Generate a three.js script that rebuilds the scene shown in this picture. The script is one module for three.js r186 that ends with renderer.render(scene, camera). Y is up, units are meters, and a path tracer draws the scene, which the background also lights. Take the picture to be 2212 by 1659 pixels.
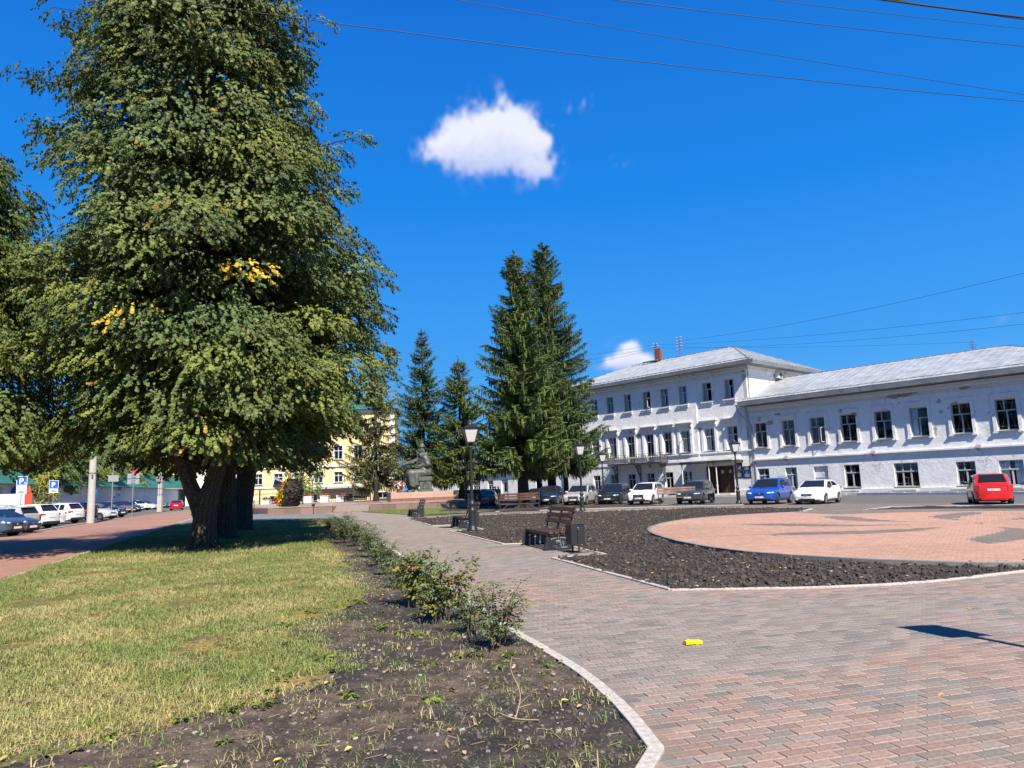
import * as THREE from 'three';
import { mergeGeometries, mergeVertices, toCreasedNormals } from 'three/addons/utils/BufferGeometryUtils.js';
import { RoundedBoxGeometry } from 'three/addons/geometries/RoundedBoxGeometry.js';
import { MarchingCubes } from 'three/addons/objects/MarchingCubes.js';
import { Brush, Evaluator, SUBTRACTION } from 'three-bvh-csg';

// ---------------------------------------------------------------- camera, sky, sun, exposure
const scene = new THREE.Scene();
const D2R = Math.PI / 180;
const camera = new THREE.PerspectiveCamera(2 * Math.atan(829.5 / 1555) / D2R, 4 / 3, 0.1, 3000);
camera.rotation.order = 'YXZ';
camera.position.set(0, 1.6, 0);
camera.rotation.set(8.12 * D2R, 0, -2.045 * D2R);
const renderer = new THREE.WebGLRenderer({ antialias: true });
renderer.toneMapping = THREE.LinearToneMapping;
renderer.toneMappingExposure = 2.15;
renderer.shadowMap.enabled = true;
const SUN_AZ = 21 * D2R, SUN_EL = 46 * D2R;
const sunDir = new THREE.Vector3(Math.sin(SUN_AZ) * Math.cos(SUN_EL), Math.sin(SUN_EL), Math.cos(SUN_AZ) * Math.cos(SUN_EL));
const sun = new THREE.DirectionalLight(new THREE.Color(1, 0.925, 0.79), 4.6);
sun.position.copy(sunDir).multiplyScalar(120);
sun.castShadow = true; sun.shadow.mapSize.set(4096, 4096); sun.shadow.radius = 1;
Object.assign(sun.shadow.camera, { left: -90, right: 70, top: 110, bottom: -60, near: 1, far: 400 });
scene.add(sun, sun.target);

// small deterministic tools
function RNG(seed) { let a = seed >>> 0; return () => { a = (a + 0x6d2b79f5) | 0; let t = Math.imul(a ^ (a >>> 15), 1 | a); t = (t + Math.imul(t ^ (t >>> 7), 61 | t)) ^ t; return ((t ^ (t >>> 14)) >>> 0) / 4294967296; }; }
const hash = (x, y, s = 0) => { let h = Math.imul(x | 0, 374761393) ^ Math.imul(y | 0, 668265263) ^ Math.imul(s | 0, 974711); h = Math.imul(h ^ (h >>> 13), 1274126177); return ((h ^ (h >>> 16)) >>> 0) / 4294967296; };
const sm = (t) => t * t * (3 - 2 * t), lerp = (a, b, t) => a + (b - a) * t, clamp = (x, a = 0, b = 1) => Math.min(b, Math.max(a, x));
const sstep = (a, b, x) => sm(clamp((x - a) / (b - a)));
function vnoise(x, y, s = 0, per = 0) {
  const xi = Math.floor(x), yi = Math.floor(y), fx = sm(x - xi), fy = sm(y - yi), w = (i) => (per ? ((i % per) + per) % per : i);
  return lerp(lerp(hash(w(xi), w(yi), s), hash(w(xi + 1), w(yi), s), fx), lerp(hash(w(xi), w(yi + 1), s), hash(w(xi + 1), w(yi + 1), s), fx), fy);
}
function fbm(x, y, o = 4, s = 0, per = 0) { let v = 0, a = 0.5, t = 0; for (let i = 0; i < o; i++) { v += a * vnoise(x, y, s + i * 17, per); t += a; x *= 2; y *= 2; if (per) per *= 2; a *= 0.5; } return v / t; }
const V3 = (x, y, z) => new THREE.Vector3(x, y, z);

// sky: clear late-summer air with one cumulus, wisps and a far cumulus near the horizon
{
  const W = 2048, H = 1024, data = new Float32Array(W * H * 4);
  const lin = (h) => new THREE.Color(h).toArray();
  const stops = [[0, lin('#86c4fb')], [4, lin('#62b3fb')], [10, lin('#45a2f6')], [22, lin('#2189ec')], [36, lin('#1a72d8')], [60, lin('#135bbd')], [90, lin('#0f4fa8')]];
  // cloud puffs: [azimuth, elevation, rx, ry, strength]
  const puffs = [
    [-4.3, 26.2, 2.4, 1.5, 1.0], [-2.4, 27.2, 2.4, 1.9, 1.1], [-0.6, 27.9, 2.0, 1.7, 1.1], [0.9, 27.0, 2.1, 1.9, 1.1], [-1.2, 25.8, 3.2, 1.6, 1.1], [2.3, 25.9, 1.5, 1.7, 0.9], [2.5, 24.6, 1.2, 1.1, 0.8],
    [-4.4, 28.2, 1.7, 0.9, 0.45], [3.6, 26.6, 0.9, 1.6, 0.4], [3.9, 24.8, 0.8, 1.2, 0.35], [-6.0, 26.0, 1.0, 0.8, 0.35], [0.0, 30.6, 0.7, 1.0, 0.24], [0.7, 29.6, 0.7, 0.8, 0.26], [5.6, 28.6, 1.1, 0.5, 0.38], [6.8, 29.1, 0.6, 0.7, 0.4], [9.7, 24.6, 0.8, 0.6, 0.22],
    [9.3, 10.0, 1.0, 0.9, 1.1], [8.4, 9.5, 1.3, 0.6, 1.0], [10.4, 9.5, 1.1, 0.6, 1.0], [9.4, 9.2, 1.8, 0.5, 0.9], [9.6, 10.5, 0.7, 0.5, 1.0], [35.2, 9.7, 1.6, 0.35, 0.3], [38, 9.6, 1.8, 0.4, 0.3],
    [-62, 21, 6, 3, 0.8], [-100, 15, 8, 3, 0.9], [120, 18, 7, 3.2, 0.9], [160, 24, 8, 4, 0.9], [-150, 14, 8, 3, 0.8], [78, 30, 6, 3, 0.7]];
  const K = 1 / 2.15;
  for (let j = 0; j < H; j++) {
    const el = (j + 0.5) / H * 180 - 90;
    let c = stops[0][1];
    for (let k = 0; k < stops.length - 1; k++) if (el >= stops[k][0]) { const t = clamp((el - stops[k][0]) / (stops[k + 1][0] - stops[k][0])); c = [0, 1, 2].map((i) => lerp(stops[k][1][i], stops[k + 1][1][i], t)); }
    if (el < 0) c = [0.2, 0.2, 0.19];
    for (let i = 0; i < W; i++) {
      let r = c[0], g = c[1], b = c[2];
      if (el > 3) {
        const az = ((i + 0.5) / W * 360 - 180) + 90; // three.js: u = atan(z, x)
        let a2 = az > 180 ? az - 360 : az;
        let dens = 0, topness = 0;
        for (const p of puffs) { const dx = (a2 - p[0]) / p[2], dy = (el - p[1]) / p[3], q = dx * dx + dy * dy; if (q < 5) { const w = p[4] * Math.exp(-q * 1.1); dens += w; topness += w * (dy + 0.4); } }
        if (dens > 0.02) {
          const n = fbm(a2 * 0.9 + 40, el * 0.9 + 20, 6, 5), n2 = fbm(a2 * 2.6 + 9, el * 2.6, 5, 9);
          const d0 = dens * 1.15 - 0.42 + (n - 0.5) * 1.9 + (n2 - 0.5) * 1.0;
          const a = sstep(-0.25, 1.05, d0) * Math.min(1, dens * 1.5 + 0.1);
          const t = clamp(topness / Math.max(dens, 0.05) * 0.7 + 0.55 + (n2 - 0.5) * 0.3);
          const cr = lerp(0.34, 0.86, t), cg = lerp(0.46, 0.89, t), cb = lerp(0.9, 1.0, t);
          r = lerp(r, cr, a); g = lerp(g, cg, a); b = lerp(b, cb, a);
        }
      }
      const o = (j * W + i) * 4; data[o] = r * K; data[o + 1] = g * K; data[o + 2] = b * K; data[o + 3] = 1;
    }
  }
  const t = new THREE.DataTexture(data, W, H, THREE.RGBAFormat, THREE.FloatType);
  t.mapping = THREE.EquirectangularReflectionMapping; t.magFilter = t.minFilter = THREE.LinearFilter; t.wrapS = THREE.RepeatWrapping; t.needsUpdate = true;
  scene.background = t; scene.environment = t;
}

// ---------------------------------------------------------------- builders
const taken = {};
function numbered(n) { const k = taken[n] = (taken[n] ?? -1) + 1; return k ? n + '_' + String(k).padStart(3, '0') : n; }
function tag(o, label, category, group, kind) { o.userData.label = label; if (category) o.userData.category = category; if (group) o.userData.group = group; if (kind) o.userData.kind = kind; return o; }
function thing(name, label, category, pos = [0, 0, 0], turn = 0, group) { const o = new THREE.Group(); o.name = numbered(name); o.position.set(...pos); o.rotation.y = turn; scene.add(o); return tag(o, label, category, group); }
function clean(g) { let q = g.index ? g.toNonIndexed() : g; for (const k of Object.keys(q.attributes)) if (!['position', 'normal', 'uv'].includes(k)) q.deleteAttribute(k); if (!q.attributes.normal) q.computeVertexNormals(); if (!q.attributes.uv) q.setAttribute('uv', new THREE.BufferAttribute(new Float32Array(q.attributes.position.count * 2), 2)); return q; }
function triUV(g, s = 1) { const p = g.attributes.position, n = g.attributes.normal, u = g.attributes.uv; for (let i = 0; i < p.count; i++) { const ax = Math.abs(n.getX(i)), ay = Math.abs(n.getY(i)), az = Math.abs(n.getZ(i)); const x = p.getX(i) * s, y = p.getY(i) * s, z = p.getZ(i) * s; if (ay >= ax && ay >= az) u.setXY(i, x, z); else if (ax >= az) u.setXY(i, z, y); else u.setXY(i, x, y); } return g; }
function join(list, uv = true) { const a = (Array.isArray(list) ? list : [list]).map(clean); const g = a.length > 1 ? mergeGeometries(a) : a[0]; return uv ? triUV(g) : g; }
function part(parent, name, list, m, uv = true) { const o = new THREE.Mesh(list.isBufferGeometry && !uv ? list : join(list, uv), m); o.name = name; o.castShadow = o.receiveShadow = true; parent.add(o); return o; }
function single(name, list, m, label, category, group, pos) { const o = part(scene, numbered(name), list, m); if (pos) o.position.set(...pos); return tag(o, label, category, group); }
function struct(name, geo, m, label) { const o = new THREE.Mesh(geo, m); o.name = numbered(name); o.castShadow = o.receiveShadow = true; scene.add(o); o.userData.kind = 'structure'; if (label) o.userData.label = label; return o; }
const xf = (g, x = 0, y = 0, z = 0, ry = 0, rx = 0, rz = 0) => { if (rx || ry || rz) g.applyMatrix4(new THREE.Matrix4().makeRotationFromEuler(new THREE.Euler(rx, ry, rz, 'YXZ'))); return g.translate(x, y, z); };
const box = (w, h, d, x = 0, y = 0, z = 0, ry = 0, rx = 0, rz = 0) => xf(new THREE.BoxGeometry(w, h, d), x, y, z, ry, rx, rz);
const rbox = (w, h, d, r, x = 0, y = 0, z = 0, ry = 0, rx = 0, rz = 0) => xf(new RoundedBoxGeometry(w, h, d, 1, r), x, y, z, ry, rx, rz);
const cyl = (r0, r1, h, x = 0, y = 0, z = 0, n = 12, ry = 0, rx = 0, rz = 0) => xf(new THREE.CylinderGeometry(r1, r0, h, n), x, y, z, ry, rx, rz);
function bar(a, b, r0, r1 = r0, n = 6) { const A = V3(...a), B = V3(...b), d = B.clone().sub(A), L = d.length(); const g = new THREE.CylinderGeometry(r1, r0, L, n, 1); g.translate(0, L / 2, 0); g.applyQuaternion(new THREE.Quaternion().setFromUnitVectors(V3(0, 1, 0), d.normalize())); return g.translate(...a); }
function flatbar(a, b, w, t) { const A = V3(...a), B = V3(...b), d = B.clone().sub(A), L = d.length(); const g = new THREE.BoxGeometry(w, L, t); g.translate(0, L / 2, 0); g.applyQuaternion(new THREE.Quaternion().setFromUnitVectors(V3(0, 1, 0), d.normalize())); return g.translate(...a); }
const tube = (pts, r, seg = 24, n = 5, closed = false) => new THREE.TubeGeometry(new THREE.CatmullRomCurve3(pts.map((p) => V3(...p)), closed), seg, r, n, closed);
const lathe = (pts, n = 16) => new THREE.LatheGeometry(pts.map((p) => new THREE.Vector2(p[0], p[1])), n);
const extr = (pts, d, holes = [], bevel = 0) => { const s = new THREE.Shape(pts.map((p) => new THREE.Vector2(...p))); for (const h of holes) s.holes.push(new THREE.Path(h.map((p) => new THREE.Vector2(...p)))); return new THREE.ExtrudeGeometry(s, { depth: d, bevelEnabled: bevel > 0, bevelSize: bevel, bevelThickness: bevel, bevelSegments: 1, curveSegments: 10 }); };
function poly3(tris) { const g = new THREE.BufferGeometry(); g.setAttribute('position', new THREE.Float32BufferAttribute(tris.flat(2), 3)); g.computeVertexNormals(); return g; }
const quad = (a, b, c, d) => poly3([[a, b, c], [a, c, d]]);
function inPoly(x, z, P) { let c = false; for (let i = 0, j = P.length - 1; i < P.length; j = i++) { const [xi, zi] = P[i], [xj, zj] = P[j]; if ((zi > z) !== (zj > z) && x < (xj - xi) * (z - zi) / (zj - zi) + xi) c = !c; } return c; }
function smoothPts(P, n, closed = false) { return new THREE.CatmullRomCurve3(P.map((p) => V3(p[0], 0, p[1])), closed, 'centripetal').getSpacedPoints(n).map((v) => [v.x, v.z]); }
// instanced scatter: items {x,y,z,s,ry,rx,rz,c,sx,sy,sz}
function scatter(name, geo, m, items, parent = scene) {
  const o = new THREE.InstancedMesh(geo, m, items.length), M = new THREE.Matrix4(), q = new THREE.Quaternion(), e = new THREE.Euler(), c = new THREE.Color();
  items.forEach((t, i) => { e.set(t.rx || 0, t.ry || 0, t.rz || 0, 'YXZ'); q.setFromEuler(e); const s = t.s ?? 1; M.compose(V3(t.x, t.y, t.z), t.q || q, V3(s * (t.sx ?? 1), s * (t.sy ?? 1), s * (t.sz ?? 1))); o.setMatrixAt(i, M); if (t.c) o.setColorAt(i, c.setRGB(...t.c)); });
  o.name = parent === scene ? numbered(name) : name; o.castShadow = o.receiveShadow = true; o.userData.kind = 'stuff'; parent.add(o); return o;
}

// ---------------------------------------------------------------- textures and materials
function tex(size, fn, srgb = true, rep = 1) {
  const d = new Uint8Array(size * size * 4);
  for (let j = 0; j < size; j++) for (let i = 0; i < size; i++) { const c = fn(i / size, j / size, i, j), o = (j * size + i) * 4; d[o] = clamp(c[0]) * 255; d[o + 1] = clamp(c[1]) * 255; d[o + 2] = clamp(c[2]) * 255; d[o + 3] = 255; }
  const t = new THREE.DataTexture(d, size, size); t.wrapS = t.wrapT = THREE.RepeatWrapping; t.magFilter = THREE.LinearFilter; t.minFilter = THREE.LinearMipmapLinearFilter; t.generateMipmaps = true; t.repeat.set(rep, rep); if (srgb) t.colorSpace = THREE.SRGBColorSpace; t.needsUpdate = true; return t;
}
const gray = (v) => [v, v, v];
const mat = (c, roughness = 0.8, o = {}) => new THREE.MeshStandardMaterial({ color: Array.isArray(c) ? new THREE.Color().setRGB(...c) : new THREE.Color(c), roughness, ...o });
const phys = (c, roughness, o = {}) => new THREE.MeshPhysicalMaterial({ color: Array.isArray(c) ? new THREE.Color().setRGB(...c) : new THREE.Color(c), roughness, ...o });
// multiplier maps (near white) so that the colour stays in the material
const grainT = tex(256, (u, v) => gray(0.86 + 0.28 * (fbm(u * 32, v * 32, 3, 3, 32) - 0.5) + 0.1 * (hash(u * 256, v * 256) - 0.5)));
const blotchT = tex(256, (u, v) => gray(0.9 + 0.34 * (fbm(u * 6, v * 6, 5, 7, 6) - 0.5)), true, 0.25);
const bumpT = tex(256, (u, v) => gray(fbm(u * 24, v * 24, 4, 11, 24)), false);
const bumpFine = tex(256, (u, v) => gray(0.6 * fbm(u * 64, v * 64, 2, 13, 64) + 0.4 * hash(u * 256, v * 256, 4)), false, 2);
const plasterT = tex(1024, (u, v) => { // limewashed plaster: soft blotches, thin cracks, flaked spots showing grey-brown render
  const b = fbm(u * 5, v * 5, 5, 21, 5), f = fbm(u * 40, v * 40, 3, 22, 40), k = fbm(u * 7 + 3, v * 7, 6, 23, 7);
  let r = 0.93 + 0.1 * (b - 0.5) + 0.06 * (f - 0.5), g = r, bl = r + 0.004;
  const flake = sstep(0.735, 0.765, k); r = lerp(r, 0.66, flake * 0.8); g = lerp(g, 0.61, flake * 0.8); bl = lerp(bl, 0.56, flake * 0.8);
  const crack = 1 - sstep(0.0, 0.012, Math.abs(fbm(u * 4, v * 4, 5, 29, 4) - 0.5)); const c2 = crack * sstep(0.52, 0.66, fbm(u * 3, v * 3, 2, 31, 3)) * 0.16; return [r - c2, g - c2, bl - c2];
}, true, 0.125);
const plasterB = tex(512, (u, v) => gray(0.5 * fbm(u * 6, v * 6, 3, 41, 6) + 0.35 * fbm(u * 18, v * 18, 3, 42, 18) + 0.15 * fbm(u * 60, v * 60, 2, 43, 60)), false, 0.25);
const M = {
  plaster: mat([0.8, 0.8, 0.8], 0.9, { map: plasterT, bumpMap: plasterB, bumpScale: 0.035 }),
  trim: mat([0.78, 0.78, 0.78], 0.88, { map: plasterT }),
  frame: mat([0.62, 0.62, 0.6], 0.6, { map: grainT }),
  frameOld: mat([0.5, 0.49, 0.47], 0.7, { map: grainT }),
  glass: phys([0.9, 0.93, 0.94], 0.03, { transmission: 1, thickness: 0, ior: 1.5, specularIntensity: 0.6 }),
  curtain: mat([0.55, 0.6, 0.68], 0.95, { side: THREE.DoubleSide }),
  innerWall: mat([0.3, 0.27, 0.23], 0.9, { map: grainT }),
  roof: mat([0.46, 0.48, 0.5], 0.42, { metalness: 0.25, map: blotchT, bumpMap: bumpT, bumpScale: 0.004 }),
  roofB: mat([0.42, 0.44, 0.46], 0.45, { metalness: 0.25, map: blotchT }),
  roofC: mat([0.5, 0.515, 0.53], 0.4, { metalness: 0.25, map: blotchT }),
  galv: mat([0.42, 0.45, 0.48], 0.45, { metalness: 0.4, map: grainT }),
  gutter: mat([0.2, 0.22, 0.24], 0.6, { metalness: 0.3, map: blotchT }),
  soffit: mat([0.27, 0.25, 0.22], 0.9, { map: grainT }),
  iron: mat([0.018, 0.019, 0.021], 0.45, { metalness: 0.2 }),
  ironGrey: mat([0.12, 0.125, 0.13], 0.6, { metalness: 0.3 }),
  ironPaint: mat([0.014, 0.015, 0.017], 0.5),
  black: mat([0.012, 0.012, 0.013], 0.6),
  rubber: mat([0.014, 0.014, 0.015], 0.85),
  rust: mat([0.25, 0.075, 0.045], 0.85, { map: grainT }),
  door: mat([0.075, 0.038, 0.028], 0.55, { map: grainT }),
  white: mat([0.72, 0.72, 0.71], 0.6, { map: grainT }),
  concrete: mat([0.52, 0.5, 0.46], 0.9, { map: grainT, bumpMap: bumpFine, bumpScale: 0.004 }),
  granite: mat([0.4, 0.375, 0.355], 0.8, { map: grainT, bumpMap: bumpFine, bumpScale: 0.002 }),
};
const glassDark = phys([0.012, 0.014, 0.017], 0.03, { specularIntensity: 1 });

// ---------------------------------------------------------------- ground, paving, beds
const sheetUV = (g) => triUV(clean(g));
const asphaltT = tex(512, (u, v) => gray(0.82 + 0.2 * (fbm(u * 8, v * 8, 4, 51, 8) - 0.5) + 0.3 * (hash(u * 512, v * 512, 5) - 0.5)), true, 0.2);
M.asphalt = mat([0.15, 0.143, 0.135], 0.93, { map: asphaltT, bumpMap: bumpFine, bumpScale: 0.006 });
M.paveSheet = mat([0.17, 0.135, 0.115], 0.9, { map: tex(256, (u, v) => { const r = Math.floor(v * 20), o = (r % 2) * 0.05; const bx = Math.floor((u + o) * 10); const b = 0.8 + 0.3 * hash(bx, r, 8); return [b, b * (0.97 + 0.05 * hash(bx, r, 9)), b * 0.98].map((q) => q * (0.9 + 0.2 * vnoise(u * 64, v * 64, 2, 64))); }, true, 0.5) });
M.sand = mat([0.27, 0.215, 0.165], 0.95, { map: grainT });
M.kerb = mat([0.54, 0.495, 0.45], 0.85, { map: grainT, bumpMap: bumpFine, bumpScale: 0.002 });
M.kerbGrey = mat([0.24, 0.24, 0.235], 0.88, { map: grainT });
M.kerbWhite = mat([0.78, 0.78, 0.77], 0.85, { map: blotchT });
{
  const g = new THREE.PlaneGeometry(1400, 1400, 1, 1).rotateX(-Math.PI / 2).translate(0, -0.055, -300);
  struct('ground', sheetUV(g), M.asphalt, 'grey asphalt of the roads and yards around the square');
}
function flat(P, y) { const g = new THREE.ShapeGeometry(new THREE.Shape(P.map((p) => new THREE.Vector2(p[0], -p[1])))); return sheetUV(g.rotateX(-Math.PI / 2).translate(0, y, 0)); }
// kerb lines (metres, x right, z toward the viewer)
const KLfar = [[0.5, -2.0], [0.62, -4.2], [0.79, -4.61], [0.71, -5.44], [0.49, -6.52], [-0.08, -8.33], [-0.84, -11.05], [-3.36, -19.87], [-11.1, -46.4]];
const KL = [...KLfar.slice(0, 2), ...smoothPts(KLfar.slice(2, 7), 14), ...KLfar.slice(7)];
const KRnear = smoothPts([[9.6, -12.35], [7.91, -11.62], [5.56, -10.78], [3.87, -10.74], [2.25, -11.0]], 10);
const PADS = [[[-0.39, -20.72], [0.95, -21.05], [2.0, -16.7], [0.76, -16.36]], [[-3.75, -32.6], [-2.45, -32.95], [-1.35, -28.5], [-2.6, -28.15]], [[-7.55, -46.3], [-6.3, -46.6], [-5.2, -42.4], [-6.4, -42.1]]];
const KRpts = [[2.25, -11.0], [0.76, -16.36], [2.0, -16.7], [0.95, -21.05], [-0.39, -20.72], [-2.6, -28.15], [-1.35, -28.5], [-2.45, -32.95], [-3.75, -32.6], [-6.4, -42.1]];
const PATH = [...KL, [-16.0, -60.9], [-5.8, -61.6], [-7.3, -47.4], [-7.55, -46.3], [-6.3, -46.6], [-5.2, -42.4], [-6.4, -42.1], ...KRpts.slice(0, -1).reverse().slice(0, -1), ...[...KRnear].reverse(), [13, -11.6], [13, -2.0]];
const ROUND = smoothPts([[8.27, -12.1], [7.06, -12.8], [5.93, -13.9], [4.76, -15.8], [4.1, -19.5], [4.46, -24.7], [6.7, -29.2], [9.56, -31.3], [13.5, -31.9], [18.0, -29.6], [21.5, -23.5], [20.0, -15.5], [14.5, -11.6]], 120, true).slice(0, -1);
const LAWN = [[-6.4, -2.0], [-11.05, -15.72], [-22.0, -47.1], ...[...KL].reverse().map(([x, z]) => [x - 0.06, z])];
const BED = [...KRnear.map((p) => p), ...KRpts.slice(1), [-5.2, -42.4], [-1.27, -43.4], [5.53, -43.2], [10.5, -42.0], [13.4, -39.2], [14.6, -36.2], [13.0, -33.6], ...ROUND.filter((p, i) => i >= 3 && i < 64).reverse()];
{
  // sand bedding under the pavers, seen in the joints
  const o = struct('path', flat(PATH, -0.012), M.sand, 'sandy joints under the brown paved path');
  struct('pavement', flat([[-6.2, -2], [-14.5, -2], [-27.0, -40], [-33.6, -58], [-47.6, -107], [-60, -150], [-52, -150], [-26.5, -60], [-22, -47.1], [-11.05, -15.72]], -0.012), M.sand, 'sandy joints under the red sidewalk');
  struct('pavement', flat([[-22, -47.1], [-11.1, -46.4], [-16, -60.9], [-13, -63], [-28, -66], [-26.5, -60]], -0.014), M.sand, 'joints under the grey paving by the steps');
  struct('pavement', flat([[-7.3, -47.4], [-5.3, -42.5], [-1.27, -43.4], [5.53, -43.2], [10.5, -42.0], [13.4, -39.2], [15.2, -44.8], [9.7, -47.05], [-1.4, -49.05], [-6, -52]], -0.02), M.paveSheet, 'brown paved walk crossing behind the planting bed');
  struct('pavement', flat([[13.4, -39.3], [14.6, -36.2], [13.0, -33.5], [13.8, -31.2], [16.2, -30.2], [15.6, -32.9], [17.9, -35.1], [21.5, -33.2], [26, -29.8], [28, -31], [16.2, -44.2], [15.2, -44.8]], -0.024), M.paveSheet, 'brown paved walk between the pink terrace and the road');
  struct('pavement', flat([[13, -2], [40, -8], [40, -20], [26, -29], [22.6, -28.4], [21.6, -23.5], [20, -15.4], [14.5, -11.5]], -0.026), M.paveSheet, 'brown paving right of the pink terrace');
}
// --- pavers
const BL = 0.2, BW = 0.1, HB = 0.06;
function paverGeo(l, w) { // chamfered block: 20 triangles
  const g = new RoundedBoxGeometry(l, HB, w, 1, 0.004); return g.translate(0, -HB / 2, 0);
}
const pgeo = triUV(clean(new THREE.BoxGeometry(BL - 0.006, HB, BW - 0.006).translate(0, -HB / 2, 0)));
const pgeoNear = [0, 1, 2].map((k) => { // bevelled top edges
  const l = BL / 2 - 0.003 - k * 0.0006, w = BW / 2 - 0.003, b = 0.0045, T = [[-l + b, 0, -w + b], [l - b, 0, -w + b], [l - b, 0, w - b], [-l + b, 0, w - b]], S = [[-l, -b, -w], [l, -b, -w], [l, -b, w], [-l, -b, w]], B = S.map(([x, , z]) => [x, -HB, z]);
  const t = [[T[0], T[3], T[2]], [T[0], T[2], T[1]]];
  for (let i = 0; i < 4; i++) { const j = (i + 1) % 4; t.push([T[i], T[j], S[j]], [T[i], S[j], S[i]], [S[i], S[j], B[j]], [S[i], B[j], B[i]]); }
  return triUV(clean(poly3(t)));
});
const paverT = tex(256, (u, v) => gray(0.88 + 0.3 * (fbm(u * 20, v * 20, 3, 61, 20) - 0.5) + 0.16 * (hash(u * 256, v * 256, 6) - 0.5)), true, 1.7);
M.paver = mat([1, 1, 1], 0.86, { map: paverT, bumpMap: bumpFine, bumpScale: 0.0015 });
function pathColor(x, z, u, v, r) { // blended clay blocks: drifting bands of brown-grey and of brick red
  const nz = fbm(u * 0.45 + 7, v * 0.9, 3, 72) - 0.5, s = 0.62 * Math.exp(-(((v + 3.5 - 0.25 * u) / 1.7) ** 2)) + 0.6 * sstep(1.5, 2.9, v + nz * 1.4) + 0.3 * Math.exp(-(((v + 16) / 2.2) ** 2)) + 0.22;
  const red = sstep(0.3, 1.0, s + (r - 0.5) * 0.9 + nz * 0.9), k = 0.82 + 0.36 * hash(u * 977, v * 733, 3);
  const a = [0.255, 0.218, 0.19], b = [0.34, 0.215, 0.172], q = [0.2, 0.183, 0.163];
  const base = r < 0.16 ? q : a; return [0, 1, 2].map((i) => lerp(base[i], b[i], red * 0.72) * k);
}
const pathItems = [], nearItems = [], cutGeos = [], rngP = RNG(5);
{
  const A = [0.9636, -0.2674], B = [0.2674, 0.9636];
  for (let row = -620; row < 90; row++) for (let col = -90; col < 90; col++) {
    const u = (col + (row & 1 ? 0.5 : 0)) * BL, v = row * BW, x = A[0] * u + B[0] * v, z = -8 + A[1] * u + B[1] * v;
    if (z > -2.4 || z < -61.6 || x > 12.5 || x < -17) continue;
    const ins = [[-1, -1], [1, -1], [1, 1], [-1, 1]].filter(([a, b]) => inPoly(x + A[0] * a * 0.1 + B[0] * b * 0.05, z + A[1] * a * 0.1 + B[1] * b * 0.05, PATH)).length;
    if (!ins) continue;
    const r = rngP(), c = pathColor(x, z, u, v, r), t = { x, y: (r - 0.5) * 0.003, z, ry: Math.atan2(-A[1], A[0]) + (rngP() - 0.5) * 0.012, rx: (rngP() - 0.5) * 0.012, rz: (rngP() - 0.5) * 0.008, c };
    if (ins === 4) { const vis = Math.abs(x) < -z * 0.74; (z > -6.15 && vis && z < -4.2 ? nearItems : pathItems).push(t); }
    else for (let a = -1.5; a <= 1.5; a++) for (let b = -0.5; b <= 0.5; b++) { const xx = x + A[0] * a * 0.05 + B[0] * b * 0.05, zz = z + A[1] * a * 0.05 + B[1] * b * 0.05; if (inPoly(xx, zz, PATH)) pathItems.push({ ...t, x: xx, z: zz, sx: 0.26, sz: 0.53 }); }
  }
}
const pathObj = scene.getObjectByName('path');
{
  nearItems.sort((a, b) => b.z - a.z);
  const mats = {};
  nearItems.forEach((t, i) => {
    if (i >= 300) { pathItems.push(t); return; }
    const key = t.c.map((q) => Math.round(q * 60)).join(); const m = mats[key] ??= mat(t.c, 0.86, { map: paverT, bumpMap: bumpFine, bumpScale: 0.0015 });
    const o = new THREE.Mesh(pgeoNear[i % 3], m); o.name = 'paver'; o.position.set(t.x, t.y, t.z); o.rotation.set(t.rx, t.ry, t.rz, 'YXZ'); o.castShadow = o.receiveShadow = true; pathObj.add(o);
  });
  scatter('paver_field', pgeoNear[0], M.paver, pathItems, pathObj);
}
// red sidewalk on the left, grey paving before the steps
{
  const R = [], S = [[-6.2, -2], [-14.5, -2], [-27.0, -40], [-33.6, -58], [-40.5, -82], [-34, -82], [-26.5, -60], [-22, -47.1], [-11.05, -15.72]], A = [0.944, -0.33], B = [0.33, 0.944], rg = RNG(9);
  const Gp = [[-22, -47.1], [-11.1, -46.4], [-16, -60.9], [-13, -63], [-28, -66], [-26.5, -60]];
  for (let row = -800; row < 60; row++) for (let col = -130; col < 130; col++) {
    const u = (col + (row & 1 ? 0.5 : 0)) * 0.2, v = row * 0.1, x = -16 + A[0] * u + B[0] * v, z = -14 + A[1] * u + B[1] * v;
    if (z > -10) continue;
    if (inPoly(x, z, S)) { const k = 0.85 + 0.3 * rg() + 0.3 * (fbm(x * 0.3, z * 0.3, 3, 77) - 0.5); R.push({ x, y: 0, z, ry: Math.atan2(-A[1], A[0]), c: [0.36 * k, 0.19 * k, 0.135 * k] }); }
    else if (inPoly(x, z, Gp)) { const k = 0.85 + 0.3 * rg(); R.push({ x, y: -0.001, z, ry: Math.atan2(-A[1], A[0]), c: [0.2 * k, 0.2 * k, 0.2 * k] }); }
  }
  scatter('paver_field', pgeo, M.paver, R, scene.getObjectByName('pavement'));
}
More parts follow.
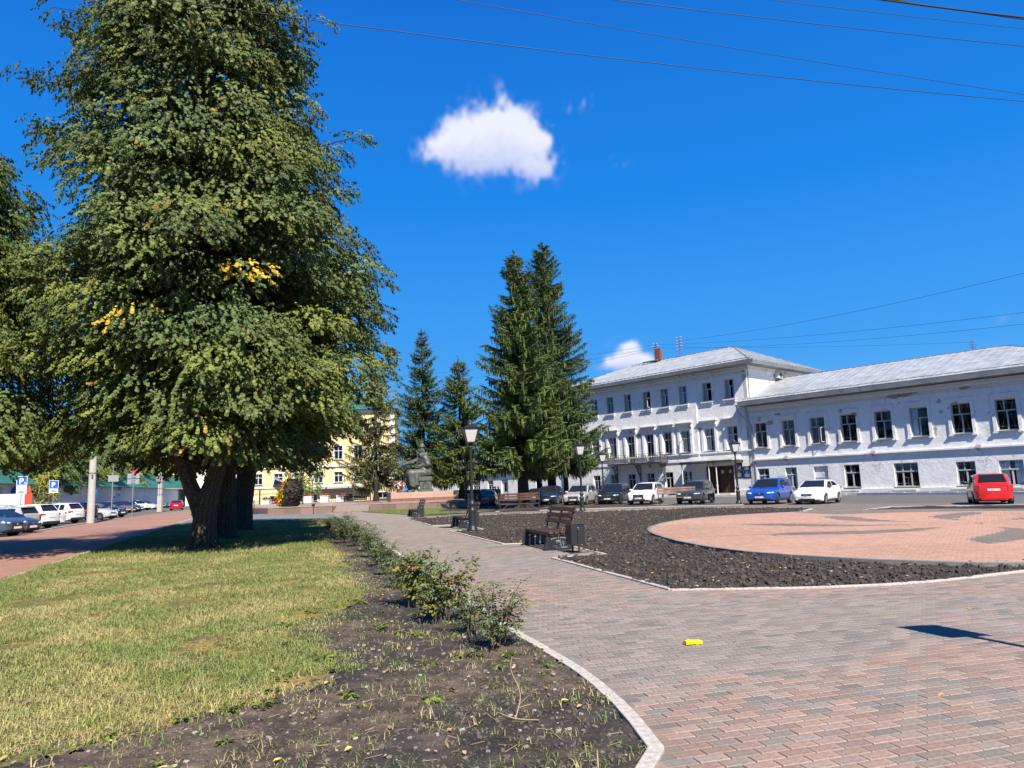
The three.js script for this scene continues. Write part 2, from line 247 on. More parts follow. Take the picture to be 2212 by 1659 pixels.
// round terrace of pink pavers with grey rays
{
  const YR = 0.07, RC = [13.4, -21.4], items = [], rg = RNG(12);
  const base = struct('terrace', flat(ROUND, YR - 0.012), M.sand, 'round terrace paved in pink blocks with grey rays');
  for (let k = 2; k < 125; k++) {
    const r = k * 0.1, n = Math.max(6, Math.round(2 * Math.PI * r / 0.2));
    for (let i = 0; i < n; i++) {
      const a = (i + (k & 1 ? 0.5 : 0)) / n * 2 * Math.PI, x = RC[0] + Math.cos(a) * r, z = RC[1] + Math.sin(a) * r;
      if (!inPoly(x, z, ROUND)) continue;
      // rays: eight curved petals laid in grey
      const ph = ((a * 8 / (2 * Math.PI) + 0.18 * Math.sin(r * 0.7) + 20) % 1 + 1) % 1, w = r < 1.5 ? 0 : r < 7.0 ? 0.34 * Math.sin(Math.PI * clamp((r - 1.5) / 5.5)) : 0;
      let g = Math.abs(ph - 0.5) < w * 0.5; if (x > 15.5 + (z + 14) * 0.2 && r > 7.4) g = true;
      const q = 0.86 + 0.28 * rg() + 0.25 * (fbm(x * 0.4, z * 0.4, 3, 78) - 0.5), c = g ? [0.2 * q, 0.165 * q, 0.14 * q] : [0.5 * q, 0.295 * q, 0.21 * q];
      items.push({ x, y: YR, z, ry: -a + Math.PI / 2, c });
    }
  }
  scatter('paver_field', pgeo, M.paver, items, base);
}
// kerbs: single stones along a line
function kerb(name, label, pts, w, h, top, m, step = 1) {
  const root = new THREE.Group(); root.name = numbered(name); root.userData = { kind: 'structure', label }; scene.add(root);
  const c = new THREE.CatmullRomCurve3(pts.map((p) => V3(p[0], 0, p[1])), false, 'centripetal', 0);
  for (let i = 0; i < pts.length - 1; i++) {
    const [ax, az] = pts[i], [bx, bz] = pts[i + 1], L = Math.hypot(bx - ax, bz - az), n = Math.max(1, Math.round(L / step));
    for (let k = 0; k < n; k++) {
      const l = L / n, t = (k + 0.5) / n, g = rbox(l - 0.004 + (n === 1 ? w * 0.18 : 0), h, w, 0.008, 0, top - h / 2, 0);
      const o = part(root, 'kerb_stone', g, m); o.position.set(lerp(ax, bx, t), (hash(i, k, 3) - 0.5) * 0.006, lerp(az, bz, t)); o.rotation.y = Math.atan2(-(bz - az), bx - ax);
    }
  }
  return root;
}
kerb('kerb', 'pale granite kerb between lawn soil and brown path', KL, 0.1, 0.16, 0.022, M.kerb);
kerb('kerb', 'pale kerb between path and dark planting bed', [...KRnear, ...KRpts.slice(1), [-5.2, -42.4], [-1.27, -43.4], [5.53, -43.2], [10.5, -42.0], [13.4, -39.2], [14.6, -36.2], [13.0, -33.6]], 0.09, 0.16, 0.025, M.kerb);
kerb('kerb', 'grey kerb ring round the pink terrace', [...ROUND, ROUND[0]], 0.1, 0.26, YRtop(), M.kerbGrey);
function YRtop() { return 0.085; }
kerb('kerb', 'pale kerb along the red sidewalk and lawn', [[-6.4, -2.0], [-11.05, -15.72], [-22.0, -47.1], [-26.4, -60]], 0.12, 0.16, 0.02, M.kerb, 1.5);
kerb('kerb', 'grey kerb between red sidewalk and parked cars', [[-27.0, -40], [-33.6, -58], [-47.6, -107], [-60, -150]], 0.18, 0.2, 0.06, M.kerb, 2);
kerb('kerb', 'kerb of the back bed by the parked cars', [[-1.4, -49], [9.7, -47], [15.2, -44.8], [15.0, -46.5], [8.0, -51.5], [-1.4, -54.5]], 0.09, 0.14, 0.02, M.kerb, 1.2);
kerb('kerb', 'kerb of the small bed before the red car', [[15.6, -32.9], [17.9, -35.0], [21.4, -33.0], [26, -29.5]], 0.14, 0.14, 0.03, M.kerb, 1);
// soil, lawn base
const soilT = tex(512, (u, v) => { const n = fbm(u * 10, v * 10, 5, 81, 10), f = hash(u * 512, v * 512, 7); let b = 0.55 + 0.7 * (n - 0.5) + 0.3 * (f - 0.5); const chip = sstep(0.86, 0.9, vnoise(u * 128, v * 128, 83, 128)); return [b + chip * 0.5, b * 0.97 + chip * 0.45, b * 0.94 + chip * 0.36]; }, true, 0.7);
M.soil = mat([0.115, 0.094, 0.08], 0.97, { vertexColors: true, map: soilT, bumpMap: bumpT, bumpScale: 0.02 });
M.bedSoil = mat([0.05, 0.041, 0.035], 0.97, { vertexColors: true, map: soilT, bumpMap: bumpT, bumpScale: 0.02 });
M.soilDry = mat([0.115, 0.088, 0.068], 0.97, { vertexColors: true, map: soilT, bumpMap: bumpT, bumpScale: 0.02 });
const lawnT = tex(1024, (u, v) => { const n = fbm(u * 10, v * 10, 4, 91, 10), f = vnoise(u * 220, v * 220, 92, 220), d = sstep(0.42, 0.62, n + (f - 0.5) * 0.3); return [lerp(0.62, 0.86, d) * (0.7 + 0.6 * f), lerp(0.66, 0.78, d) * (0.7 + 0.6 * f), lerp(0.36, 0.5, d) * (0.7 + 0.6 * f)]; }, true, 0.25);
M.lawn = mat([0.25, 0.22, 0.15], 0.97, { map: lawnT, bumpMap: bumpT, bumpScale: 0.02 });
function grid(P, cell, hfn, m, name, label) {
  const xs = P.map((p) => p[0]), zs = P.map((p) => p[1]), x0 = Math.min(...xs), x1 = Math.max(...xs), z0 = Math.min(...zs), z1 = Math.max(...zs), nx = Math.ceil((x1 - x0) / cell), nz = Math.ceil((z1 - z0) / cell), pos = [], idx = [], map = new Map();
  const vert = (i, j) => { const k = i * 100003 + j; let q = map.get(k); if (q === undefined) { const x = x0 + i * cell, z = z0 + j * cell; q = pos.length / 3; pos.push(x, hfn(x, z), z); map.set(k, q); } return q; };
  for (let i = 0; i < nx; i++) for (let j = 0; j < nz; j++) if (inPoly(x0 + (i + 0.5) * cell, z0 + (j + 0.5) * cell, P)) { const a = vert(i, j), b = vert(i + 1, j), c = vert(i + 1, j + 1), d = vert(i, j + 1); idx.push(a, c, b, a, d, c); }
  const g = new THREE.BufferGeometry(); g.setAttribute('position', new THREE.Float32BufferAttribute(pos, 3)); g.setIndex(idx); g.computeVertexNormals();
  const uv = new Float32Array(pos.length / 3 * 2); for (let i = 0; i < pos.length / 3; i++) { uv[2 * i] = pos[3 * i]; uv[2 * i + 1] = pos[3 * i + 2]; } g.setAttribute('uv', new THREE.BufferAttribute(uv, 2));
  if (m.vertexColors) { const col = new Float32Array(pos.length); for (let i = 0; i < pos.length / 3; i++) { const x = pos[3 * i], z = pos[3 * i + 2], d = sstep(0.42, 0.64, 0.65 * fbm(x * 0.9, z * 0.9, 4, 211) + 0.35 * fbm(x * 5, z * 5, 3, 212)), k = 0.85 + 0.3 * fbm(x * 11, z * 11, 2, 213); col[3 * i] = lerp(0.8, 2.0, d) * k; col[3 * i + 1] = lerp(0.8, 1.85, d) * k; col[3 * i + 2] = lerp(0.82, 1.65, d) * k; } g.setAttribute('color', new THREE.BufferAttribute(col, 3)); }
  return struct(name, g, m, label);
}
// where the lawn gives way to bare soil along the path (x of the edge for each z)
const EDGE = [[-2, -5.2], [-4.3, -3.75], [-4.9, -3.08], [-5.65, -2.5], [-6.5, -1.75], [-7.3, -1.75], [-8.2, -2.3], [-9, -2.8], [-10.5, -2.5], [-12, -2.5], [-14, -3.2], [-18, -4.3], [-22, -5.5], [-30, -7.7], [-47.5, -12.4]];
function edgeX(z) { for (let i = 0; i < EDGE.length - 1; i++) if (z <= EDGE[i][0] && z >= EDGE[i + 1][0]) return lerp(EDGE[i][1], EDGE[i + 1][1], (z - EDGE[i][0]) / (EDGE[i + 1][0] - EDGE[i][0])); return z > -2 ? -5.2 : -12.4; }
const soilness = (x, z) => sstep(-0.55, 0.5, x - edgeX(z) + (fbm(x * 1.3, z * 1.3, 4, 101) - 0.5) * 1.3 - sstep(-9, -12, z) * 0 );
const dryness = (x, z) => sstep(0.38, 0.68, 0.6 * fbm(x * 0.8 + 3, z * 0.55, 4, 102) + 0.4 * fbm(x * 2.6, z * 2.2, 3, 115));
const lawnH = (x, z) => 0.012 + 0.05 * (fbm(x * 0.6, z * 0.6, 3, 103) - 0.5) + soilness(x, z) * 0.03 * (fbm(x * 9, z * 9, 3, 104) - 0.6);
{
  const nearP = LAWN, stripe = [];
  for (let z = -2; z >= -47.2; z -= 0.4) stripe.push([edgeX(z) + (fbm(z * 0.8, 3, 3, 105) - 0.5) * 0.7, z]);
  const lawnP = [[-6.4, -2.0], [-11.05, -15.72], [-22.0, -47.1], ...[...stripe].reverse()], soilP = [...stripe, ...[...KL].reverse().map(([x, z]) => [x - 0.05, z])];
  grid(lawnP.map(([x, z]) => [x, z]), 0.12, (x, z) => lawnH(x, z) - 0.006, M.lawn, 'lawn', 'mown lawn, half green and half dried to straw');
  grid(soilP, 0.05, (x, z) => lawnH(x, z) + 0.012 * (fbm(x * 22, z * 22, 2, 106) - 0.5), M.soil, 'soil', 'bare dark soil strip along the path kerb');
  const bedH = (x, z) => 0.0 + 0.09 * (fbm(x * 0.9, z * 0.9, 3, 107) - 0.42) + 0.05 * (fbm(x * 6, z * 6, 3, 108) - 0.5);
  grid(BED, 0.09, bedH, M.bedSoil, 'soil', 'dark tilled planting bed beside the pink terrace');
  grid([[15.7, -33.0], [17.9, -34.9], [21.4, -32.9], [30, -27], [30, -24.5], [22.6, -28.5], [19.5, -31.2]], 0.14, bedH, M.bedSoil, 'soil', 'dark bed between pink terrace and red car');
  grid([[-1.4, -49.1], [9.7, -47.1], [15.1, -44.9], [15.0, -46.5], [8.0, -51.5], [-1.4, -54.5]], 0.18, (x, z) => 0.02 + 0.5 * bedH(x, z), M.soilDry, 'soil', 'dry strewn bed before the parked cars');
  grid([[-6.0, -51.8], [-1.5, -49.2], [-1.5, -54.5], [7.6, -52.2], [8.2, -60], [6.5, -78], [-4, -78], [-5, -62]], 0.3, (x, z) => 0.02 + 0.5 * bedH(x, z), M.soilDry, 'soil', 'shaded ground under the tall spruces');
  grid([[-6.6, -47.2], [-5.3, -46.4], [-1.6, -49], [-5.6, -51.6], [-6, -61.2], [-13, -61.0], [-12.0, -58]], 0.2, (x, z) => 0.02 + 0.02 * fbm(x * 3, z * 3, 2, 109), M.lawn, 'lawn', 'small green lawn strip before the granite podium');
  // clods, stones, chips, dry leaves
  const clodG = [1, 2].map((s) => { const g = new THREE.IcosahedronGeometry(1, 1), p = g.attributes.position; for (let i = 0; i < p.count; i++) { const v = V3().fromBufferAttribute(p, i), k = 0.72 + 0.6 * hash(Math.round(v.x * 50) + 99, Math.round(v.y * 50) * 7 + Math.round(v.z * 50), s); p.setXYZ(i, v.x * k, v.y * k * 0.75, v.z * k); } return clean(g.clone()) && (() => { const q = clean(g); q.computeVertexNormals(); return q; })(); });
  const rg = RNG(31), clods = [], stones = [], chips = [];
  const soilC = () => { const k = 0.7 + 0.7 * rg(); return [0.105 * k, 0.084 * k, 0.071 * k]; };
  for (let i = 0; i < 26000; i++) { const z = -3.2 - Math.pow(rg(), 1.6) * 22, x = KL[0][0] - 6.2 * rg() + (z < -9 ? (z + 9) * 0.285 : 0) + 0.9; if (!inPoly(x, z, LAWN) || soilness(x, z) < 0.25 + rg() * 0.6) continue; const s = 0.004 + 0.016 * Math.pow(rg(), 3); clods.push({ x, y: lawnH(x, z) + s * 0.3, z, s, ry: rg() * 7, rx: rg() * 3, c: soilC() }); }
  for (let i = 0; i < 52000; i++) { const z = -10.8 - Math.pow(rg(), 1.5) * 32, x = -6 + 21 * rg(); if (!inPoly(x, z, BED)) continue; const s = 0.01 + 0.042 * Math.pow(rg(), 3); clods.push({ x, y: bedH(x, z) + s * 0.35, z, s, ry: rg() * 7, rx: rg() * 3, c: soilC().map((q) => q * 0.6) }); }
  scatter('soil_clods', clodG[0], mat([1, 1, 1], 0.97, { map: grainT }), clods).userData.label = 'crumbly dark soil clods on the beds';
  for (let i = 0; i < 9000; i++) { const z = -3.2 - Math.pow(rg(), 1.5) * 14, x = 1 - 6 * rg() + (z < -9 ? (z + 9) * 0.285 : 0); if (!inPoly(x, z, LAWN) || soilness(x, z) < 0.5 + 0.4 * rg()) continue; if (rg() > 0.35 + 0.65 * sstep(0.4, 0.6, fbm(x * 2, z * 2, 2, 111))) continue; const s = 0.002 + 0.017 * Math.pow(rg(), 4), k = 0.35 + 0.65 * rg(); stones.push({ x, y: lawnH(x, z) + s * 0.3, z, s, sy: 0.8, ry: rg() * 7, c: [0.42 * k, 0.37 * k, 0.31 * k] }); }
  for (let i = 0; i < 5200; i++) { const z = -10.8 - Math.pow(rg(), 1.2) * 34, x = -6 + 21 * rg(); if (!inPoly(x, z, BED)) continue; const s = 0.006 + 0.03 * Math.pow(rg(), 2.5), k = 0.6 + 0.7 * rg(); stones.push({ x, y: bedH(x, z) + s * 0.4 + 0.015, z, s, sy: 0.5, ry: rg() * 7, c: [0.36 * k, 0.29 * k, 0.21 * k] }); }
  scatter('pebbles', clodG[1], mat([1, 1, 1], 0.85, { map: grainT }), stones).userData.label = 'pale pebbles and chips scattered in the soil';
  // fallen leaves
  const lf = []; { const P = [[0, 0.02, 0], [0.22, 0.16, -0.28], [0.6, 0.13, -0.3], [1, 0.03, -0.04], [0.62, 0.1, 0.26], [0.24, 0.2, 0.33], [0.5, 0.0, 0]]; for (let i = 0; i < 6; i++) lf.push([P[i], P[6], P[(i + 1) % 6]]); }
  const leafG = clean(poly3(lf).translate(-0.5, 0, 0)), leaves = [];
  for (let i = 0; i < 2600; i++) { const z = -3.6 - Math.pow(rg(), 1.4) * 26, x = -12 + 22 * rg(); const inL = inPoly(x, z, LAWN), inB = inPoly(x, z, BED), inP = inPoly(x, z, PATH); if (!inL && !inB && !(inP && rg() < 0.1)) continue; if (inL && rg() > 0.35 + 0.6 * soilness(x, z)) continue; const y = inB ? bedH(x, z) + 0.02 : inL ? lawnH(x, z) + 0.02 : 0.004, k = 0.6 + 0.7 * rg(), w = rg(); leaves.push({ x, y, z, s: 0.02 + 0.045 * Math.pow(rg(), 1.5), ry: rg() * 7, rx: (rg() - 0.5) * 1.2, rz: (rg() - 0.5) * 0.8, c: w < 0.3 ? [0.42 * k, 0.2 * k, 0.06 * k] : w < 0.8 ? [0.36 * k, 0.25 * k, 0.13 * k] : [0.45 * k, 0.33 * k, 0.06 * k] }); }
  scatter('fallen_leaves', leafG, mat([1, 1, 1], 0.8, { side: THREE.DoubleSide }), leaves).userData.label = 'dry fallen leaves strewn over soil and lawn';
}
// grass
{
  const tuft = (n, spread, h, seed) => { const r = RNG(seed), t = []; for (let i = 0; i < n; i++) { const a = r() * 6.28, d = spread * Math.sqrt(r()), bx = Math.cos(a) * d, bz = Math.sin(a) * d, q = r() * 6.28, L = h * (0.5 + 0.7 * r()), w = 0.0018 + 0.0013 * r(), lean = 0.45 + 1.1 * r(); const dx = Math.cos(q), dz = Math.sin(q), px = -dz * w, pz = dx * w; const m = [bx + dx * L * 0.35 * lean, L * 0.6, bz + dz * L * 0.35 * lean], e = [bx + dx * L * lean, L * (1 - 0.25 * lean), bz + dz * L * lean]; t.push([[bx - px, 0, bz - pz], [bx + px, 0, bz + pz], [m[0] + px * 0.8, m[1], m[2] + pz * 0.8]], [[bx - px, 0, bz - pz], [m[0] + px * 0.8, m[1], m[2] + pz * 0.8], [m[0] - px * 0.8, m[1], m[2] - pz * 0.8]], [[m[0] - px * 0.8, m[1], m[2] - pz * 0.8], [m[0] + px * 0.8, m[1], m[2] + pz * 0.8], e]); } const g = clean(poly3(t)); return g; };
  const gm = phys([1, 1, 1], 0.75, { side: THREE.DoubleSide, transmission: 0.25, thickness: 0 });
  const rg = RNG(44), near = [], far = [];
  const col = (x, z) => { const d = clamp(dryness(x, z) + (rg() - 0.5) * 0.9), k = 0.75 + 0.5 * rg(); return [lerp(0.165, 0.4, d) * k, lerp(0.215, 0.335, d) * k, lerp(0.035, 0.13, d) * k]; };
  const put = (arr, x, z, s) => arr.push({ x, y: lawnH(x, z) - 0.008, z, s, sy: 0.7 + 0.6 * rg(), ry: rg() * 7, c: col(x, z) });
  for (let i = 0; i < 76000; i++) { const z = -3.4 - Math.pow(rg(), 1.35) * 16, x = -12.5 + 13.6 * rg(); if (!inPoly(x, z, LAWN) || Math.abs(x) > -z * 0.78 + 0.4) continue; const so = soilness(x, z); if (so > 0.15 + rg() * 0.85 && rg() > 0.085) continue; if (fbm(x * 1.7 + 11, z * 1.7, 3, 116) < 0.36 + rg() * 0.06) continue; put(near, x, z, 0.85 + 0.7 * rg() * (1 - so * 0.3)); }
  for (let i = 0; i < 26000; i++) { const z = -18 - rg() * 29.5, x = -22 + 19 * rg(); if (!inPoly(x, z, LAWN) || soilness(x, z) > 0.25 + rg() * 0.6) continue; put(far, x, z, 1.2 + 0.6 * rg()); }
  scatter('grass', tuft(13, 0.065, 0.04, 1), gm, near).userData.label = 'short lawn grass, part green and part straw-dry, near the viewer';
  scatter('grass', tuft(12, 0.09, 0.06, 2), gm, far).userData.label = 'short lawn grass under the lime trees';
  const strip = []; for (let i = 0; i < 7000; i++) { const z = -46.5 - rg() * 14.5, x = -13 + 11.5 * rg(); if (inPoly(x, z, [[-6.6, -47.6], [-5.3, -46.8], [-1.9, -49], [-5.6, -51.4], [-6, -61], [-12.6, -60.8], [-11.6, -58]])) { const k = 0.8 + 0.5 * rg(); strip.push({ x, y: 0.02, z, s: 1.6, ry: rg() * 7, c: [0.12 * k, 0.2 * k, 0.03 * k] }); } }
  scatter('grass', tuft(12, 0.09, 0.06, 3), gm, strip).userData.label = 'bright green grass strip before the podium';
  // straw bits lying about
  const sg2 = clean(new THREE.BoxGeometry(1, 0.03, 0.035)), straw = []; for (let i = 0; i < 9000; i++) { const z = -3.4 - Math.pow(rg(), 1.35) * 18, x = -12 + 13 * rg(); if (!inPoly(x, z, LAWN)) continue; const so = soilness(x, z); if (rg() > 0.3 + 0.5 * (1 - Math.abs(so - 0.5) * 1.4)) continue; const k = 0.6 + 0.6 * rg(); straw.push({ x, y: lawnH(x, z) + 0.012 + (1 - so) * 0.02 * rg(), z, s: 0.02 + 0.09 * Math.pow(rg(), 2), sy: 0.7, ry: rg() * 7, rz: (rg() - 0.5) * 0.35, c: [0.4 * k, 0.31 * k, 0.18 * k] }); }
  scatter('straw', sg2, mat([1, 1, 1], 0.85), straw).userData.label = 'dry straw bits strewn over lawn and soil';
  // taller weeds and straw stalks on the soil
  const weeds = []; for (let i = 0; i < 230; i++) { const z = -4.2 - Math.pow(rg(), 1.3) * 9, x = -5 + 6 * rg(); if (!inPoly(x, z, LAWN) || soilness(x, z) < 0.12) continue; if (rg() > 0.25 + 0.75 * sstep(0.45, 0.6, fbm(x * 1.4 + 5, z * 1.4, 2, 113))) continue; const k = 0.8 + 0.5 * rg(), d = rg() < 0.45; weeds.push({ x, y: lawnH(x, z), z, s: 0.7 + 0.8 * rg(), ry: rg() * 7, c: d ? [0.38 * k, 0.29 * k, 0.15 * k] : [0.15 * k, 0.22 * k, 0.05 * k] }); }
  scatter('weeds', tuft(12, 0.05, 0.06, 4), gm, weeds).userData.label = 'small weeds and straw sprouting from bare soil';
}

// ---------------------------------------------------------------- white office building (three storeys) and its two-storey wing
const OB = [23.389, 0, -71.209], TB = -48.7 * D2R;
const toWorld = (u, v, w) => { const c = Math.cos(TB), s = Math.sin(TB); return [OB[0] + c * u + s * w, v, OB[2] - s * u + c * w]; };
const rect = (u0, u1, v0, v1) => [[u0, v0], [u1, v0], [u1, v1], [u0, v1]];
const rb = RNG(77);
function windowIn(parent, u0, u1, v0, v1, o = {}) {
  const z = o.z ?? -0.2, w = u1 - u0, h = v1 - v0, b = 0.085, d = 0.07, fm = o.old ? M.frameOld : M.frame, cx = (u0 + u1) / 2, cy = (v0 + v1) / 2;
  const tr = v0 + h * (o.transom ?? 0.64), mx = o.cols === 3 ? [u0 + w / 3, u0 + 2 * w / 3] : [u0 + w * (o.split ?? 0.5)], mxt = o.topSplit ? [u0 + w * o.topSplit] : mx;
  const g = [box(w, b, d, cx, v1 - b / 2, z), box(w, b, d, cx, v0 + b / 2, z), box(b, h - 2 * b, d, u0 + b / 2, cy, z), box(b, h - 2 * b, d, u1 - b / 2, cy, z)];
  if (h > 1) { g.push(box(w - 2 * b, 0.1, d + 0.02, cx, tr, z + 0.012)); for (const m of mx) g.push(box(0.11, tr - v0 - b - 0.05, d - 0.01, m, (v0 + b + tr - 0.05) / 2, z)); for (const m of mxt) g.push(box(0.1, v1 - tr - b - 0.05, d - 0.01, m, (v1 - b + tr + 0.05) / 2, z)); }
  else for (const m of mx) g.push(box(0.1, h - 2 * b, d - 0.01, m, cy, z));
  const win = part(parent, 'window', g, fm);
  const cells = (xs, a, c) => { const e = [u0 + b, ...xs, u1 - b]; for (let i = 0; i < e.length - 1; i++) { const x0 = e[i] + (i ? 0.05 : 0), x1 = e[i + 1] - (i < e.length - 2 ? 0.05 : 0); part(win, 'pane', box(x1 - x0, c - a, 0.008, (x0 + x1) / 2, (a + c) / 2, z - 0.012 + (rb() - 0.5) * 0.002, (rb() - 0.5) * 0.012), M.glass); } };
  if (h > 1) { cells(mx, v0 + b, tr - 0.05); cells(mxt, tr + 0.05, v1 - b); } else cells(mx, v0 + b, v1 - b);
  if (o.curtain) { const n = 9; for (const s of o.curtain === 2 ? [-1, 1] : [o.curtain]) { const cw = w * (0.26 + 0.12 * rb()), x0 = s < 0 ? u0 + 0.06 : u1 - 0.06 - cw, t = []; for (let i = 0; i < n; i++) { const a = x0 + cw * i / n, c = x0 + cw * (i + 1) / n, za = z - 0.16 + 0.02 * (i & 1), zc = z - 0.16 + 0.02 * ((i + 1) & 1); t.push([[a, v0, za], [c, v0, zc], [c, v1, zc]], [[a, v0, za], [c, v1, zc], [a, v1, za]]); } part(win, 'curtain', poly3(t), M.curtain); } }
  if (o.sill !== false) { const sg = [box(w + (o.sillEx ?? 0.16), 0.045, 0.34, cx, v0 - 0.03, 0.02 + (o.proud ?? 0), 0, 0.1)]; part(win, 'sill', sg, M.galv); }
  if (o.open) { const s = o.open, sw = w * 0.44, a = s * 1.25, hx = s < 0 ? u0 + 0.08 : u1 - 0.08, sh = tr - v0 - 0.2, q = [box(sw, 0.06, 0.04, 0, sh / 2 - 0.03, 0), box(sw, 0.06, 0.04, 0, -sh / 2 + 0.03, 0), box(0.06, sh, 0.04, -sw / 2 + 0.03, 0, 0), box(0.06, sh, 0.04, sw / 2 - 0.03, 0, 0)].map((k) => xf(k.translate(-s * sw / 2, 0, 0), 0, 0, 0, s * 1.3)); const sash = part(win, 'open_sash', q, M.frame); sash.position.set(hx, (v0 + tr) / 2, z + 0.05); }
  if (o.grille) { const gz = z - 0.07, q = [], r = Math.min(w, h) * 0.16, gc = cy + h * 0.02; q.push(xf(new THREE.TorusGeometry(r, 0.011, 4, 14), cx, gc, gz)); for (const k of [-0.32, 0, 0.32]) { q.push(bar([cx + k * w, v0 + 0.06, gz], [cx + k * w * 0.55, gc - r * 0.9, gz], 0.01, 0.01, 4)); q.push(bar([cx + k * w * 0.55, gc + r * 0.9, gz], [cx + k * w, v1 - 0.06, gz], 0.01, 0.01, 4)); } q.push(box(w - 0.1, 0.02, 0.016, cx, v0 + h * 0.14, gz), box(w - 0.1, 0.02, 0.016, cx, v1 - h * 0.12, gz)); part(win, 'grille', q, M.white); }
  return win;
}
// hipped sheet-metal roof: front slope and right hip panelled between standing seams
function hipRoof(parent, u0, u1, wf, wb, ye, yr, ru0, ru1, rw, step = 0.62, leftHip = true) {
  const variants = [M.roof, M.roofB, M.roofC], seams = [];
  const L = (a, b, t) => a.map((v, i) => lerp(v, b[i], t));
  // front slope: eave (u, ye, wf) to ridge or hip
  const topAt = (u) => { if (u > ru1) { const t = (u - ru1) / (u1 - ru1); return [u, lerp(yr, ye, t), lerp(rw, wf, t)]; } if (leftHip && u < ru0) { const t = (ru0 - u) / (ru0 - u0); return [u, lerp(yr, ye, t), lerp(rw, wf, t)]; } return [u, yr, rw]; };
  const n = Math.round((u1 - u0) / step);
  for (let i = 0; i < n; i++) {
    const a = lerp(u0, u1, i / n), b = lerp(u0, u1, (i + 1) / n), A = [a, ye, wf], B = [b, ye, wf], C = topAt(b), Dp = topAt(a), dy = (hash(i, 3, 8) - 0.5) * 0.012;
    // two sheets up the slope with a lapped joint at an uneven height
    const k = 0.38 + 0.24 * hash(i, 9, 4), m = Math.floor(hash(i, 1, 2) * 3);
    const A2 = L(A, Dp, k), B2 = L(B, C, k), lift = (p, d) => [p[0], p[1] + d, p[2]];
    part(parent, 'roof_sheet', quad(lift(A, dy), lift(B, dy), lift(B2, dy + 0.008), lift(A2, dy + 0.008)), variants[m]);
    part(parent, 'roof_sheet', quad(lift(A2, dy), lift(B2, dy), lift(C, dy), lift(Dp, dy)), variants[(m + 1 + (i & 1)) % 3]);
    if (i) seams.push(flatbar([a, ye + 0.015, wf], [Dp[0], Dp[1] + 0.015, Dp[2]], 0.016, 0.05));
  }
  const nh = Math.round((wf - wb) / 0.8);
  for (let i = 0; i < nh; i++) { const f = (w) => { const h = w > rw ? (wf - w) / (wf - rw) : (w - wb) / (rw - wb); return [lerp(u1, ru1, h), lerp(ye, yr, h), w]; }; const a = lerp(wf, wb, i / nh), b = lerp(wf, wb, (i + 1) / nh); part(parent, 'roof_sheet', quad([u1, ye, a], [u1, ye, b], f(b), f(a)), variants[(i * 2 + 1) % 3]); if (i) { const t = f(a); seams.push(flatbar([u1, ye + 0.015, a], [t[0], t[1] + 0.015, t[2]], 0.05, 0.016)); } }
  part(parent, 'roof_back', [quad([u0, ye, wb], leftHip ? [ru0, yr, rw] : [u0, yr, rw], [ru1, yr, rw], [u1, ye, wb]), ...(leftHip ? [poly3([[[u0, ye, wf], [ru0, yr, rw], [u0, ye, wb]]])] : [])], M.roofB);
  const se = part(parent, 'roof_seams', seams, M.roofB); se.userData.kind = 'stuff';
  part(parent, 'ridge_cap', [bar([leftHip ? ru0 : u0, yr + 0.02, rw], [ru1, yr + 0.02, rw], 0.05, 0.05, 6), bar([ru1, yr + 0.02, rw], [u1, ye + 0.02, wf], 0.045, 0.045, 6)], M.gutter);
}
